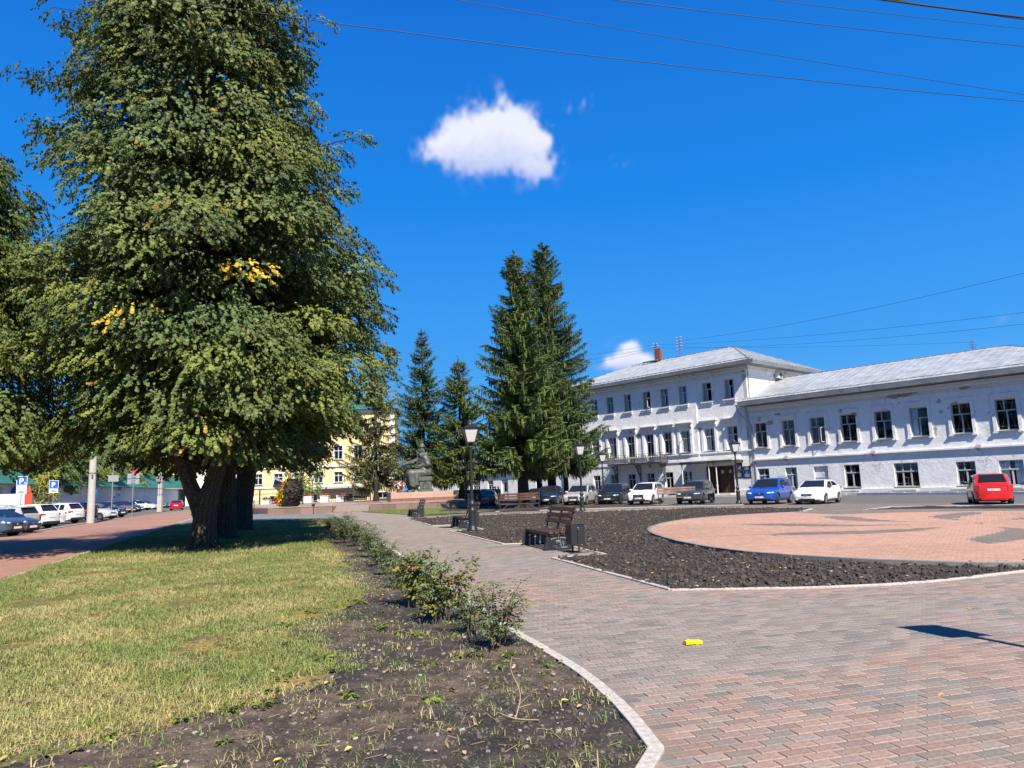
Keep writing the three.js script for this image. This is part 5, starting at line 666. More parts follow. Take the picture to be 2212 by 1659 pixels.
function carShape(type) {
  if (carGeo[type]) return carGeo[type];
  const c = CT[type], hl = c.L / 2, hw = c.W / 2, Z = [-hl, -hl + 0.04, -hl + 0.14, -hl + 0.4, -hl + 0.9, -0.9, 0, 0.8, c.wsB[0], hl - 0.75, hl - 0.4, hl - 0.16, hl - 0.05, hl];
  const plan = (z) => { const d = Math.min(z + hl, hl - z); return hw * (d < 0.04 ? lerp(0.72, 0.82, d / 0.04) : d < 0.14 ? lerp(0.82, 0.9, (d - 0.04) / 0.1) : d < 0.9 ? lerp(0.9, 1, Math.sqrt((d - 0.14) / 0.76)) : 1); };
  const sec = (z) => { const w = plan(z), yt = pw(c.belt, z), e = Math.min(z + hl, hl - z), lift = e < 0.3 ? 0.1 * (1 - e / 0.3) : 0, yb = c.bot + lift, h = yt - yb, P = [[0.0, yb], [0.7, yb], [0.93, yb + 0.03], [0.975, yb + 0.16 * h], [0.97, yb + 0.36 * h], [1.0, yb + 0.56 * h], [0.995, yb + 0.76 * h], [0.955, yb + 0.93 * h], [0.86, yt], [0.5, yt + 0.025], [0, yt + 0.035]]; const half = P.map(([a, y]) => [a * w, y, z]); return [...half, ...half.slice(1, -1).reverse().map(([x, y, zz]) => [-x, y, zz])]; };
  let body = loft(Z.map(sec));
  // greenhouse
  const bw = (z) => plan(z) * 0.93, zs = [c.rB[0], lerp(c.rB[0], c.rT[0], 0.5), c.rT[0], lerp(c.rT[0], c.wsT[0], 0.3), lerp(c.rT[0], c.wsT[0], 0.7), c.wsT[0], lerp(c.wsT[0], c.wsB[0], 0.5), c.wsB[0]];
  const roofY = (z) => pw([[c.rB[0], c.rB[1]], [c.rT[0], c.rT[1]], [lerp(c.rT[0], c.wsT[0], 0.45), c.roofH - 0.02], [c.wsT[0], c.wsT[1]], [c.wsB[0], c.wsB[1]]], z);
  const baseY = (z) => pw(c.belt, z) - 0.03, sideX = (z, y) => { const b = baseY(z), t = (y - b) / (c.roofH - b); return lerp(bw(z), c.rw + 0.05, Math.pow(clamp(t), 1.15)); };
  const gsec = (z) => { const b = baseY(z), t = Math.max(roofY(z), b + 0.02), h = t - b, xs = (y) => sideX(z, y); const half = [[0, b - 0.04], [bw(z) * 0.98, b - 0.04], [xs(b), b], [xs(b + h * 0.4), b + h * 0.4], [xs(b + h * 0.75), b + h * 0.75], [xs(b + h * 0.92), b + h * 0.92], [xs(t) - 0.07, t - 0.005], [xs(t) * 0.5, t + 0.018], [0, t + 0.025]].map(([x, y]) => [x, y, z]); return [...half, ...half.slice(1, -1).reverse().map(([x, y, zz]) => [-x, y, zz])]; };
  const cab = loft(zs.map(gsec));
  try { // wheel arches
    let B = new Brush(body);
    for (const z of c.ax) for (const s of [-1, 1]) { const k = new Brush(new THREE.CylinderGeometry(c.wr + 0.055, c.wr + 0.055, 0.42, 22).rotateZ(Math.PI / 2)); k.position.set(s * (hw - 0.1), c.wr + 0.01, z); k.updateMatrixWorld(); B.updateMatrixWorld(); B = csg.evaluate(B, k, SUBTRACTION); }
    body = B.geometry;
  } catch (e) { console.log('csg ' + e); }
  body = toCreasedNormals(clean(body), 0.6); const cabG = toCreasedNormals(clean(cab), 0.55);
  const out = { c, body, cab: cabG, hw, hl, plan };
  // glass patches, a few millimetres proud
  const patch = (pts) => { const g = quad(...pts); return clean(g); };
  const fr = (z0, y0, z1, y1, k0, k1, inset, push) => { const d = V3(0, z1 - z0, y0 - y1); const nz = (y1 - y0), ny = (z0 - z1), L = Math.hypot(nz, ny), s = Math.sign(z0 - z1) || 1, oz = Math.abs(nz) / L * push * s, oy = Math.abs(ny) / L * push; const a = 0.07, b = 0.94, za = lerp(z0, z1, a), zb = lerp(z0, z1, b), ya = lerp(y0, y1, a) + oy + 0.022, yb = lerp(y0, y1, b) + oy + 0.02; const w0 = sideX(za, ya) - inset, w1 = sideX(zb, Math.min(yb, c.roofH)) - inset - 0.04; return patch([[-w0, ya, za + oz], [w0, ya, za + oz], [w1, yb, zb + oz], [-w1, yb, zb + oz]]); };
  out.wind = fr(c.wsB[0], c.wsB[1], c.wsT[0], c.wsT[1], 0, 0, 0.06, 0.012);
  out.rear = fr(c.rB[0], c.rB[1] + 0.02, c.rT[0], c.rT[1], 0, 0, 0.1, 0.012);
  const sw = (z0, z1, s) => { const q = []; const y0 = (z) => baseY(z) + 0.075, y1 = (z) => Math.min(roofY(z) - 0.085, c.roofH - 0.14); const n = 5; for (let i = 0; i < n; i++) { const a = lerp(z0, z1, i / n), b = lerp(z0, z1, (i + 1) / n); const P = (z, y) => [s * (sideX(z, y) + 0.008), y, z]; const m = (z) => lerp(y0(z), Math.max(y1(z), y0(z) + 0.02), 0.5); q.push(quad(P(a, y0(a)), P(b, y0(b)), P(b, m(b)), P(a, m(a))), quad(P(a, m(a)), P(b, m(b)), P(b, Math.max(y1(b), y0(b) + 0.02)), P(a, Math.max(y1(a), y0(a) + 0.02)))); } return mergeGeometries(q.map(clean)); };
  const mid = type === 'van' ? 0.5 : -0.28, zf = c.wsB[0] - 0.22, zr = type === 'sedan' ? c.rB[0] + 0.35 : c.rT[0] + 0.12;
  out.sides = []; for (const s of [-1, 1]) { out.sides.push(sw(mid + 0.05, zf, s)); if (type !== 'van') { out.sides.push(sw(type === 'sedan' ? zr : -1.15, mid - 0.05, s)); if (type !== 'sedan' && zr < -1.3) out.sides.push(sw(zr, -1.22, s)); } }
  out.plan = plan;
  return carGeo[type] = out;
}
const tyreG = (() => { const g = lathe([[0.62, -0.5], [0.94, -0.5], [1.0, -0.32], [1.0, 0.32], [0.94, 0.5], [0.62, 0.5]], 24); return g.rotateZ(Math.PI / 2); })();
const rimG = (() => { const q = [lathe([[0, 0.18], [0.16, 0.2], [0.18, 0.12], [0.56, 0.1], [0.6, 0.34], [0.66, 0.4], [0.64, 0.1], [0.6, -0.2]], 22).rotateZ(-Math.PI / 2)]; return q; })();
const spokeG = (() => { const q = []; for (let i = 0; i < 10; i++) { const a = i / 10 * 6.283; q.push(box(0.08, 0.46, 0.075, 0.24, 0.36, 0).applyMatrix4(new THREE.Matrix4().makeRotationX(a))); } return mergeGeometries(q.map(clean)); })();
const wheelDark = mat([0.03, 0.03, 0.032], 0.6), rimM = mat([0.5, 0.5, 0.51], 0.3, { metalness: 0.7 }), rimDark = mat([0.05, 0.05, 0.055], 0.35, { metalness: 0.5 }), chrome = mat([0.6, 0.6, 0.62], 0.15, { metalness: 0.95 }), lampGlass = phys([0.62, 0.65, 0.68], 0.08, { clearcoat: 1 }), redLamp = phys([0.42, 0.012, 0.012], 0.15, { clearcoat: 1 }), plasticM = mat([0.022, 0.022, 0.024], 0.6), amber = mat([0.7, 0.25, 0.04], 0.3);
const plates = {};
function plateTex(t) { if (plates[t]) return plates[t]; const cv = document.createElement('canvas'); cv.width = 256; cv.height = 56; const c = cv.getContext('2d'); c.fillStyle = '#e8e8e6'; c.fillRect(0, 0, 256, 56); c.strokeStyle = '#222'; c.lineWidth = 4; c.strokeRect(2, 2, 252, 52); c.fillStyle = '#15151a'; c.font = 'bold 40px sans-serif'; c.textBaseline = 'middle'; c.fillText(t.slice(0, -3), 14, 30); c.fillRect(190, 2, 3, 52); c.font = 'bold 30px sans-serif'; c.fillText(t.slice(-2), 204, 26); const x = new THREE.CanvasTexture(cv); x.colorSpace = THREE.SRGBColorSpace; return plates[t] = mat([0.9, 0.9, 0.9], 0.5, { map: x }); }
const blankPlate = mat([0.72, 0.72, 0.7], 0.5);
function car(type, label, color, pos, heading, o = {}) {
  const S = carShape(type), c = S.c, T = thing('parked_car', label, type === 'van' ? 'van' : 'car', [pos[0], -0.055, pos[1]], heading * D2R, o.group), hl = S.hl, hw = S.hw;
  const paint = phys(color, o.rough ?? 0.28, { metalness: o.metal ?? 0.0, clearcoat: 1, clearcoatRoughness: 0.04 });
  part(T, 'body', S.body, paint, false); part(T, 'roof', S.cab, paint, false);
  part(T, 'windshield', S.wind, glassDark, false); part(T, 'rear_window', S.rear, glassDark, false); for (const g of S.sides) part(T, 'side_window', g, glassDark, false);
  part(T, 'underbody', [box(c.W * 0.86, 0.24, c.L * 0.9, 0, c.bot + 0.1, 0)], plasticM);
  for (const z of c.ax) for (const s of [-1, 1]) { const w = part(T, 'wheel', tyreG.clone().scale(0.21, c.wr, c.wr), M.rubber); w.position.set(s * (hw - 0.13), c.wr, z); if (s < 0) w.rotation.y = Math.PI; const rm = o.darkRim ? rimDark : rimM; part(w, 'rim', rimG.map((g) => g.clone().scale(0.21, c.wr, c.wr)), wheelDark); part(w, 'spokes', spokeG.clone().scale(0.3, c.wr, c.wr).translate(0.035, 0, 0), rm, false); if (o.steer && z > 0) w.rotation.y += o.steer; }
  const yl = c.bot + (pw(c.belt, hl - 0.2) - c.bot) * 0.72, suvish = type === 'suv' || type === 'van';
  for (const s of [-1, 1]) {
    const hx = s * hw * 0.66; part(T, 'headlight', xf(new THREE.SphereGeometry(1, 14, 8), 0, 0, 0).scale(0.26, 0.085, 0.16).applyMatrix4(new THREE.Matrix4().makeRotationFromEuler(new THREE.Euler(0, s * 0.35, s * 0.1))).translate(hx, yl + 0.02, hl - 0.17), o.lamps ?? lampGlass);
    part(T, 'taillight', rbox(suvish ? 0.34 : 0.3, o.tallTail ? 0.34 : 0.17, 0.3, 0.05, 0, 0, 0).applyMatrix4(new THREE.Matrix4().makeRotationY(s * -0.35)).translate(s * hw * 0.74, type === 'van' ? 1.2 : pw(c.belt, -hl + 0.2) - (o.tallTail ? 0.2 : 0.12), -hl + 0.165), redLamp);
    part(T, 'fog_light', cyl(0.06, 0.06, 0.06, 0, 0, 0, 10, 0, Math.PI / 2).translate(s * hw * 0.68, c.bot + 0.24, hl - 0.1), o.amber ? amber : lampGlass);
    const mir = part(T, 'mirror', new THREE.SphereGeometry(1, 12, 8).scale(0.12, 0.085, 0.07).translate(s * (hw + 0.07), c.wsB[1] + 0.06, c.wsB[0] - 0.32), o.darkMirror ? plasticM : paint); 
    for (const z of [0.1, -0.85]) if (type !== 'van' || z > 0) part(T, 'door_handle', rbox(0.02, 0.03, 0.17, 0.008, s * (S.plan(z) * 0.985 + 0.008), pw(c.belt, z) - 0.14, z), paint);
    part(T, 'sill_trim', box(0.03, 0.1, c.ax[0] - c.ax[1] - c.wr * 2 - 0.16, s * (hw * 0.972), c.bot + 0.07, (c.ax[0] + c.ax[1]) / 2), plasticM);
    if (o.rails) part(T, 'roof_rail', tube([[s * (c.rw - 0.02), c.roofH - 0.05, 0.2], [s * (c.rw - 0.02), c.roofH + 0.035, -0.1], [s * (c.rw - 0.02), c.roofH + 0.035, -1.2], [s * (c.rw - 0.02), c.roofH - 0.04, -1.6]], 0.016, 16, 5), chrome);
  }
  // grille, bumper intakes, plates
  const gw = o.grille === 'big' ? hw * 0.9 : hw * 0.72, gh = o.grille === 'big' ? 0.34 : 0.13, gy = o.grille === 'big' ? yl - 0.14 : yl - 0.02, gr = part(T, 'grille', rbox(gw, gh, 0.08, 0.03, 0, gy, hl - 0.035), plasticM);
  const nb = o.grille === 'big' ? 6 : 3; for (let i = 0; i < nb; i++) part(gr, 'bar', o.vert ? box(0.014, gh * 0.8, 0.02, (i - (nb - 1) / 2) * gw * 0.15, gy, hl + 0.01) : box(gw * 0.9, 0.013, 0.02, 0, gy + (i - (nb - 1) / 2) * gh * 0.26, hl + 0.01), chrome); part(gr, 'emblem', new THREE.TorusGeometry(0.05, 0.012, 5, 12).translate(0, gy + (o.grille === 'big' ? 0.08 : 0), hl + 0.018), chrome);
  part(T, 'front_bumper', [rbox(hw * 1.1, 0.1, 0.07, 0.03, 0, c.bot + 0.14, hl - 0.02), rbox(hw * 1.5, 0.06, 0.2, 0.025, 0, c.bot + 0.05, hl - 0.14)], plasticM);
  part(T, 'rear_bumper', suvish ? [rbox(hw * 1.6, 0.2, 0.16, 0.04, 0, c.bot + 0.13, -hl + 0.06)] : [rbox(hw * 1.3, 0.06, 0.14, 0.02, 0, c.bot + 0.07, -hl + 0.08)], suvish ? plasticM : paint);
  const pm = o.plate ? plateTex(o.plate) : blankPlate; const pf = (z, y, r) => part(T, 'licence_plate', clean(new THREE.BoxGeometry(0.52, 0.112, 0.012).rotateY(r).translate(0, y, z)), pm, false);
  pf(hl + 0.03, c.bot + 0.23, 0); pf(-hl - 0.012, (o.plateY ?? (suvish ? 0.78 : 0.72)), Math.PI);
  part(T, 'wiper', [bar([-0.3, c.wsB[1] + 0.05, c.wsB[0] - 0.01], [0.2, c.wsB[1] + 0.09, c.wsB[0] - 0.04], 0.012, 0.012, 4)], plasticM);
  if (o.spoiler !== false && type !== 'sedan' && type !== 'van') part(T, 'spoiler', rbox(c.rw * 1.7, 0.035, 0.26, 0.015, 0, c.rT[1] - 0.005, c.rT[0] - 0.06), paint);
  if (o.spare) part(T, 'spare_wheel', [tyreG.clone().scale(0.2, 0.36, 0.36).rotateY(Math.PI / 2).translate(0, 0.95, -hl - 0.12), cyl(0.24, 0.24, 0.1, 0, 0.95, -hl - 0.2, 18, 0, Math.PI / 2)], plasticM);
  return T;
}
{
  const g1 = 'cars parked before the white building';
  car('suv', 'silver crossover with slatted grille parked beside the lamp post', [0.5, 0.5, 0.49], [5.2, -58.5], -21, { group: g1, metal: 0.35, grille: 'big', vert: true, rails: true, plate: 'О040ММ 44' });
  car('suv', 'black crossover with bright headlights, left of the white one', [0.012, 0.014, 0.02], [7.8, -57.5], -23, { group: g1, darkRim: true, plate: 'К583ВТ 44' });
  car('suv', 'white crossover with wide dark mesh grille', [0.76, 0.77, 0.77], [9.9, -55.3], -26, { group: g1, grille: 'big', plate: 'Р492ВЕ 44' });
  car('suv', 'dark grey crossover behind the pale wooden bench', [0.045, 0.05, 0.06], [12.9, -52.3], -29, { group: g1, metal: 0.3, grille: 'big', darkMirror: true, rails: true, plate: 'В315ОР 44' });
  car('suv', 'bright blue crossover with lit fog lamp beside the lamp post', [0.012, 0.075, 0.42], [16.1, -46.2], -36, { metal: 0.2, amber: true, steer: 0.35, rails: true, plate: 'О558КУ 44' });
  car('sedan', 'white sedan parked next to the bright blue crossover', [0.78, 0.79, 0.79], [18.2, -44.0], -39, { darkMirror: true, plate: 'О091ТУ 44' });
  car('hatch', 'bright red hatchback seen from behind at the right edge', [0.56, 0.008, 0.012], [23.3, -36.0], 153, { darkMirror: true, plate: 'О166НТ 44', tallTail: true, spoiler: false });
  const g2 = 'cars half hidden behind the spruces';
  car('sedan', 'dark blue sedan with red tail lamps behind the long bench', [0.012, 0.016, 0.05], [-2.6, -66.5], 178, { group: g2, plate: 'А207ЕХ 44' });
  car('sedan', 'dark sedan right of the thick spruce trunk', [0.02, 0.03, 0.06], [2.0, -66], 172, { group: g2 });
  car('suv', 'dark blue crossover between two spruce trunks', [0.012, 0.03, 0.075], [2.9, -62.5], -12, { group: g2, grille: 'big', plate: 'Т811КО 44' });
  car('wagon', 'silver car with red tail lamp beyond the podium corner', [0.4, 0.4, 0.4], [-6.6, -84], 205, { group: g2, metal: 0.3, tallTail: true });
  car('wagon', 'dark grey car in side view under the bushy spruce', [0.06, 0.062, 0.066], [-3.6, -86], 98, { group: g2, metal: 0.3 });
  // left street: first row, tails or noses against the red sidewalk
  const g3 = 'cars along the red sidewalk';
  car('suv', 'blue-grey crossover nosing in at the left edge', [0.06, 0.1, 0.17], [-27.9, -37.6], 88, { group: g3, metal: 0.3, grille: 'big', rails: true });
  car('sedan', 'dark car nose peeking past the blue-grey crossover', [0.02, 0.03, 0.05], [-29.0, -40.6], 86, { group: g3 });
  car('wagon', 'silver-beige estate car with tall red tail lamp', [0.5, 0.49, 0.47], [-31.2, -43.9], -97, { group: g3, metal: 0.25, tallTail: true, rails: true });
  car('suv', 'large white crossover with black lower bumper and dark rims', [0.8, 0.8, 0.8], [-33.2, -48.9], -97, { group: g3, darkRim: true });
  car('sedan', 'white sedan tail beside the large white crossover', [0.78, 0.78, 0.78], [-35.6, -53.6], -99, { group: g3 });
  car('suv', 'white off-roader with roof rails left of the concrete pole', [0.77, 0.77, 0.77], [-37.2, -58.5], -98, { group: g3, rails: true });
  car('suv', 'black off-roader carrying a spare wheel behind the concrete pole', [0.014, 0.015, 0.016], [-38.6, -62.8], -98, { group: g3, spare: true });
  car('hatch', 'pale silver hatchback nosing out right of the concrete pole', [0.55, 0.56, 0.57], [-38.5, -66.4], 80, { group: g3, metal: 0.25 });
  car('suv', 'big black off-roader nosing in beside the sign post', [0.012, 0.014, 0.018], [-41.6, -73.4], 79, { group: g3, darkRim: true });
  const g4 = 'far cars in the left parking row';
  const row = [['suv', [0.75, 0.75, 0.75], 'white crossover behind the big black off-roader'], ['wagon', [0.05, 0.05, 0.055], 'black estate car in the far row'], ['suv', [0.3, 0.1, 0.05], 'copper-brown crossover in the far row'], ['sedan', [0.03, 0.03, 0.035], 'black sedan in the far row after the copper one'], ['suv', [0.02, 0.022, 0.025], 'black crossover in the middle of the far row'], ['wagon', [0.4, 0.42, 0.44], 'grey estate car before the white crossover'], ['suv', [0.8, 0.8, 0.8], 'white crossover standing side-on at the row end'], ['sedan', [0.5, 0.5, 0.5], 'silver sedan beyond the white side-on crossover'], ['suv', [0.1, 0.11, 0.13], 'dark grey crossover at the far end of the row'], ['wagon', [0.72, 0.72, 0.72], 'white estate car at the far end of the row']];
  const rp = [[-46.5, -81], [-51.5, -92], [-52.8, -95.5], [-54.0, -99], [-55.3, -102.5], [-56.6, -106], [-60.5, -116], [-62.5, -122.5], [-66, -132], [-68.6, -140]]; row.forEach(([t, c, l], i) => car(t, l, c, rp[i], i === 6 ? 70 : 82, { group: g4 }));
  car('sedan', 'dark red saloon seen from behind on the left street', [0.32, 0.006, 0.016], [-49.4, -106], 180 + 22, { rough: 0.2 });
  car('suv', 'dark blue crossover oncoming beside the dark red saloon', [0.03, 0.05, 0.09], [-49.2, -113], 24, { grille: 'big' });
  car('van', 'royal blue van behind the dark red saloon', [0.015, 0.06, 0.3], [-53, -122], 30, {});
  // second line of roofs on the far side of the left parking
  const g5 = 'dark roofs in the second parking line'; [['suv', [0.02, 0.02, 0.05], [-41.5, -52], 'dark roof seen above the silver estate'], ['suv', [0.02, 0.022, 0.03], [-44.5, -57], 'dark roof seen above the white crossovers'], ['wagon', [0.02, 0.02, 0.022], [-46.5, -63], 'dark car roof behind the concrete pole']].forEach(([t, c, p, l]) => car(t, l, c, p, 85, { group: g5 }));
}
// ---------------------------------------------------------------- lamps
const lampPane = phys([0.62, 0.62, 0.6], 0.5, { transmission: 0.25, thickness: 0 });
function lampParts(T, H) {
  const s = H / 4.2;
  part(T, 'base', [lathe([[0, 0], [0.2, 0], [0.21, 0.05], [0.17, 0.1], [0.16, 0.16], [0.135, 0.2]], 8), lathe([[0.13, 0.18], [0.125, 0.68], [0.14, 0.72], [0.15, 0.78], [0.11, 0.84], [0.085, 0.9], [0.12, 0.97], [0.125, 1.02], [0.085, 1.1], [0.07, 1.16], [0, 1.16]], 8)], M.ironPaint);
  { const g = new THREE.LatheGeometry([[0.062, 1.1], [0.06, 1.3], [0.052, 2.6], [0.046, 3.1], [0.07, 3.12], [0.075, 3.18], [0.045, 3.22], [0.04, 3.3]].map((p) => new THREE.Vector2(p[0], p[1])), 24); const p = g.attributes.position; for (let i = 0; i < p.count; i++) { const y = p.getY(i); if (y > 1.25 && y < 3.09) { const a = Math.atan2(p.getZ(i), p.getX(i)), k = 1 + 0.1 * Math.cos(a * 12); p.setX(i, p.getX(i) * k); p.setZ(i, p.getZ(i) * k); } } g.computeVertexNormals(); part(T, 'post', g, M.ironPaint); }
  const L = part(T, 'lantern', (() => { const q = [], y0 = 3.36, y1 = 3.86, r0 = 0.15, r1 = 0.27; q.push(box(0.34, 0.04, 0.34, 0, y0 - 0.02, 0), cyl(0.05, 0.12, 0.08, 0, y0 - 0.08, 0, 8)); for (const [a, b] of [[-1, -1], [1, -1], [1, 1], [-1, 1]]) q.push(bar([a * r0, y0, b * r0], [a * r1, y1, b * r1], 0.017, 0.017, 5)); for (const k of [0, 1, 2, 3]) { const g = box(2 * r1, 0.035, 0.03, 0, y1, r1); q.push(xf(g, 0, 0, 0, k * Math.PI / 2)); } q.push(xf(new THREE.CylinderGeometry(0.12, 0.44, 0.16, 4), 0, y1 + 0.1, 0, Math.PI / 4), cyl(0.13, 0.1, 0.06, 0, y1 + 0.2, 0, 8), lathe([[0.1, y1 + 0.22], [0.05, y1 + 0.28], [0.03, y1 + 0.3], [0.035, y1 + 0.34], [0, y1 + 0.39]], 8)); return q; })(), M.ironPaint);
  for (let k = 0; k < 4; k++) part(L, 'pane', xf(quad([-0.14, 3.37, 0.145], [0.14, 3.37, 0.145], [0.255, 3.84, 0.262], [-0.255, 3.84, 0.262]), 0, 0, 0, k * Math.PI / 2), lampPane);
  T.scale.setScalar(s);
}
{
  const lamps = [[-1.68, -27.7, 4.2, 0.25, 'black lantern post by the second path bench'], [3.97, -44.1, 4.25, 0.2, 'black lantern post in front of the silver crossover'], [14.4, -47.3, 4.2, 0.1, 'black lantern post left of the bright blue crossover'], [6.9, -57.3, 4.2, 0.2, 'black lantern post behind the spruce branches by the black crossover'], [-2.9, -57.8, 4.2, 0, 'black lantern post half hidden behind the long bench'], [-24.6, -88, 4.2, 0, 'far lantern post before the yellow building']];
  lamps.forEach(([x, z, h, r, l]) => lampParts(thing('street_lamp', l, 'street lamp', [x, 0, z], r, 'black lantern posts'), h));
  const T = thing('street_lamp', 'twin-lantern lamp post beside the bushy spruce', 'street lamp', [-4.55, 0, -66.5], 0.2); lampParts(T, 4.2);
  T.remove(T.children.find((c) => c.name === 'lantern'));
  for (const s of [-1, 1]) { part(T, 'scroll_arm', [tube([[0, 3.0, 0], [s * 0.3, 2.8, 0], [s * 0.55, 2.95, 0], [s * 0.6, 3.3, 0]], 0.025, 20, 5), new THREE.TorusGeometry(0.14, 0.018, 5, 14).translate(s * 0.3, 3.05, 0)], M.ironPaint); const q = part(T, 'lantern', [box(0.2, 0.04, 0.2, s * 0.6, 3.34, 0), xf(new THREE.CylinderGeometry(0.06, 0.28, 0.14, 4), s * 0.6, 3.82, 0, Math.PI / 4), ...[[-1, -1], [1, -1], [1, 1], [-1, 1]].map(([a, b]) => bar([s * 0.6 + a * 0.09, 3.36, b * 0.09], [s * 0.6 + a * 0.17, 3.76, b * 0.17], 0.012, 0.012, 4))], M.ironPaint); part(q, 'glass', xf(new THREE.CylinderGeometry(0.22, 0.12, 0.38, 4, 1, true), s * 0.6, 3.56, 0, Math.PI / 4), lampPane); }
}
// ---------------------------------------------------------------- benches and bins
const woodT = tex(512, (u, v) => { const w = fbm(u * 4, v * 60, 3, 141, 4), k = fbm(u * 2, v * 160, 2, 142, 2); const b = 0.72 + 0.5 * (w - 0.5) + 0.28 * (k - 0.5); return [b, b * 0.97, b * 0.95]; }, true, 1);
M.slat = mat([0.135, 0.062, 0.04], 0.55, { map: woodT, bumpMap: bumpFine, bumpScale: 0.001 }); M.slatB = mat([0.12, 0.055, 0.038], 0.58, { map: woodT }); M.slatOld = mat([0.36, 0.235, 0.2], 0.85, { map: woodT });
const etch = (() => { const cv = document.createElement('canvas'); cv.width = 512; cv.height = 512; const c = cv.getContext('2d'); c.fillStyle = '#20252e'; c.fillRect(0, 0, 512, 512); c.strokeStyle = '#a9abad'; c.fillStyle = '#b2b3b4'; c.lineWidth = 5; c.font = 'bold 58px serif'; c.textAlign = 'center'; const t = 'КОСТРОМА'; for (let i = 0; i < t.length; i++) { const a = (i - 3.5) * 0.15; c.save(); c.translate(270 + Math.sin(a) * 330, 430 - Math.cos(a) * 330); c.rotate(a); c.fillText(t[i], 0, 0); c.restore(); }
  const ln = (p) => { c.beginPath(); p.forEach(([x, y], i) => (i ? c.lineTo(x, y) : c.moveTo(x, y))); c.stroke(); };
  ln([[300, 140], [300, 420]]); ln([[350, 190], [350, 420]]); ln([[200, 290], [390, 240]]); ln([[250, 350], [420, 300]]); ln([[296, 150], [200, 185], [205, 235], [296, 200]]); c.fillRect(212, 190, 76, 30); ln([[150, 420], [160, 380], [205, 380], [210, 410]]); ln([[180, 425], [230, 470], [400, 470], [430, 410]]); ln([[270, 425], [410, 425]]); for (let i = 0; i < 7; i++) ln([[300 + i * 14, 430], [330 + i * 12, 468]]); const x = new THREE.CanvasTexture(cv); x.colorSpace = THREE.SRGBColorSpace; return mat([0.8, 0.8, 0.8], 0.42, { map: x }); })();
function pathBench(label, x, z, turn) { // local: length along z, front toward -x
  const T = thing('bench', label, 'bench', [x, 0.004, z], turn, 'black and brown benches along the path');
  for (const s of [-1, 1]) {
    const zz = s * 1.0, pan = part(T, 'side_panel', extr([[-0.4, 0], [0.36, 0], [0.3, 0.4], [0.27, 0.4], [0.27, 0.36], [-0.27, 0.36], [-0.27, 0.4], [-0.3, 0.4]], 0.008).translate(0, 0, zz - 0.004), M.ironPaint);
    const d = new THREE.BufferGeometry(), f = s > 0 ? 0.0062 : -0.0062, pts = (k) => [[-0.33, 0.02], [0.3, 0.02], [0.26, 0.355], [-0.27, 0.355]].map(([a, b]) => [a, b, zz + k]);
    for (const k of [0.0062, -0.0062]) { const P = pts(k), g = clean(quad(...P)); const uvs = [[0, 0], [1, 0], [1, 1], [0, 0], [1, 1], [0, 1]]; uvs.forEach((q, i) => g.attributes.uv.setXY(i, 0.04 + q[0] * 0.92, q[1])); part(pan, 'etched_emblem', g, etch, false); }
    part(pan, 'flange', [flatbar([-0.41, 0, zz - s * 0.03], [-0.31, 0.4, zz - s * 0.03], 0.008, 0.06), flatbar([0.37, 0, zz - s * 0.03], [0.31, 0.4, zz - s * 0.03], 0.008, 0.06), box(0.76, 0.008, 0.06, -0.02, 0.004, zz - s * 0.03)], M.ironPaint);
  }
  for (let i = 0; i < 4; i++) part(T, 'seat_slat', rbox(0.115, 0.05, 2.16, 0.008, -0.235 + i * 0.152, 0.425, 0), i % 2 ? M.slat : M.slatB);
  for (let i = 0; i < 3; i++) part(T, 'backrest_slat', rbox(0.042, 0.115, 2.16, 0.008, 0.335 + i * 0.048, 0.66 + i * 0.155, 0, 0, 0, -0.3), i % 2 ? M.slatB : M.slat);
  for (const s of [-0.92, 0, 0.92]) part(T, 'back_support', [flatbar([0.25, 0.36, s], [0.475, 1.03, s], 0.05, 0.012)], M.ironPaint);
  for (const z0 of [-0.92, 0, 0.92]) for (let i = 0; i < 3; i++) part(T, 'bolt', cyl(0.012, 0.012, 0.012, 0.31 + i * 0.048, 0.665 + i * 0.155, z0, 8, 0, 0, Math.PI / 2 - 0.3), chrome);
  part(T, 'rail', [box(0.6, 0.03, 0.03, 0, 0.385, -0.92), box(0.6, 0.03, 0.03, 0, 0.385, 0.92), box(0.03, 0.03, 1.96, -0.25, 0.38, 0)], M.ironPaint);
  return T;
}
function bin(label, x, z, turn) { const T = thing('litter_bin', label, 'litter bin', [x, 0.004, z], turn, 'black litter bins'); part(T, 'bucket', [box(0.34, 0.46, 0.012, 0, 0.42, 0.16), box(0.34, 0.46, 0.012, 0, 0.42, -0.16), box(0.012, 0.46, 0.33, 0.17, 0.42, 0), box(0.012, 0.46, 0.33, -0.17, 0.42, 0), box(0.34, 0.012, 0.32, 0, 0.2, 0)], M.ironPaint); for (const s of [-1, 1]) { part(T, 'post', box(0.04, 0.58, 0.02, 0, 0.29, s * 0.185), M.ironPaint); part(T, 'foot', box(0.5, 0.012, 0.06, 0, 0.006, s * 0.185), M.ironPaint); part(T, 'hook', new THREE.TorusGeometry(0.025, 0.007, 5, 10).translate(0, 0.56, s * 0.2), chrome); } }
pathBench('nearest path bench, brown slats on black etched side panels', 0.78, -19.3, 0.27); bin('litter bin at the near end of the nearest path bench', 1.38, -17.55, 0.35);
pathBench('second path bench, behind the lantern post', -2.2, -30.7, 0.27); bin('litter bin between the second bench and lantern post', -1.7, -28.95, 0.35);
pathBench('third and farthest path bench, before the podium', -6.15, -44.6, 0.27); bin('litter bin hiding the end of the third bench', -5.6, -42.7, 0.3);
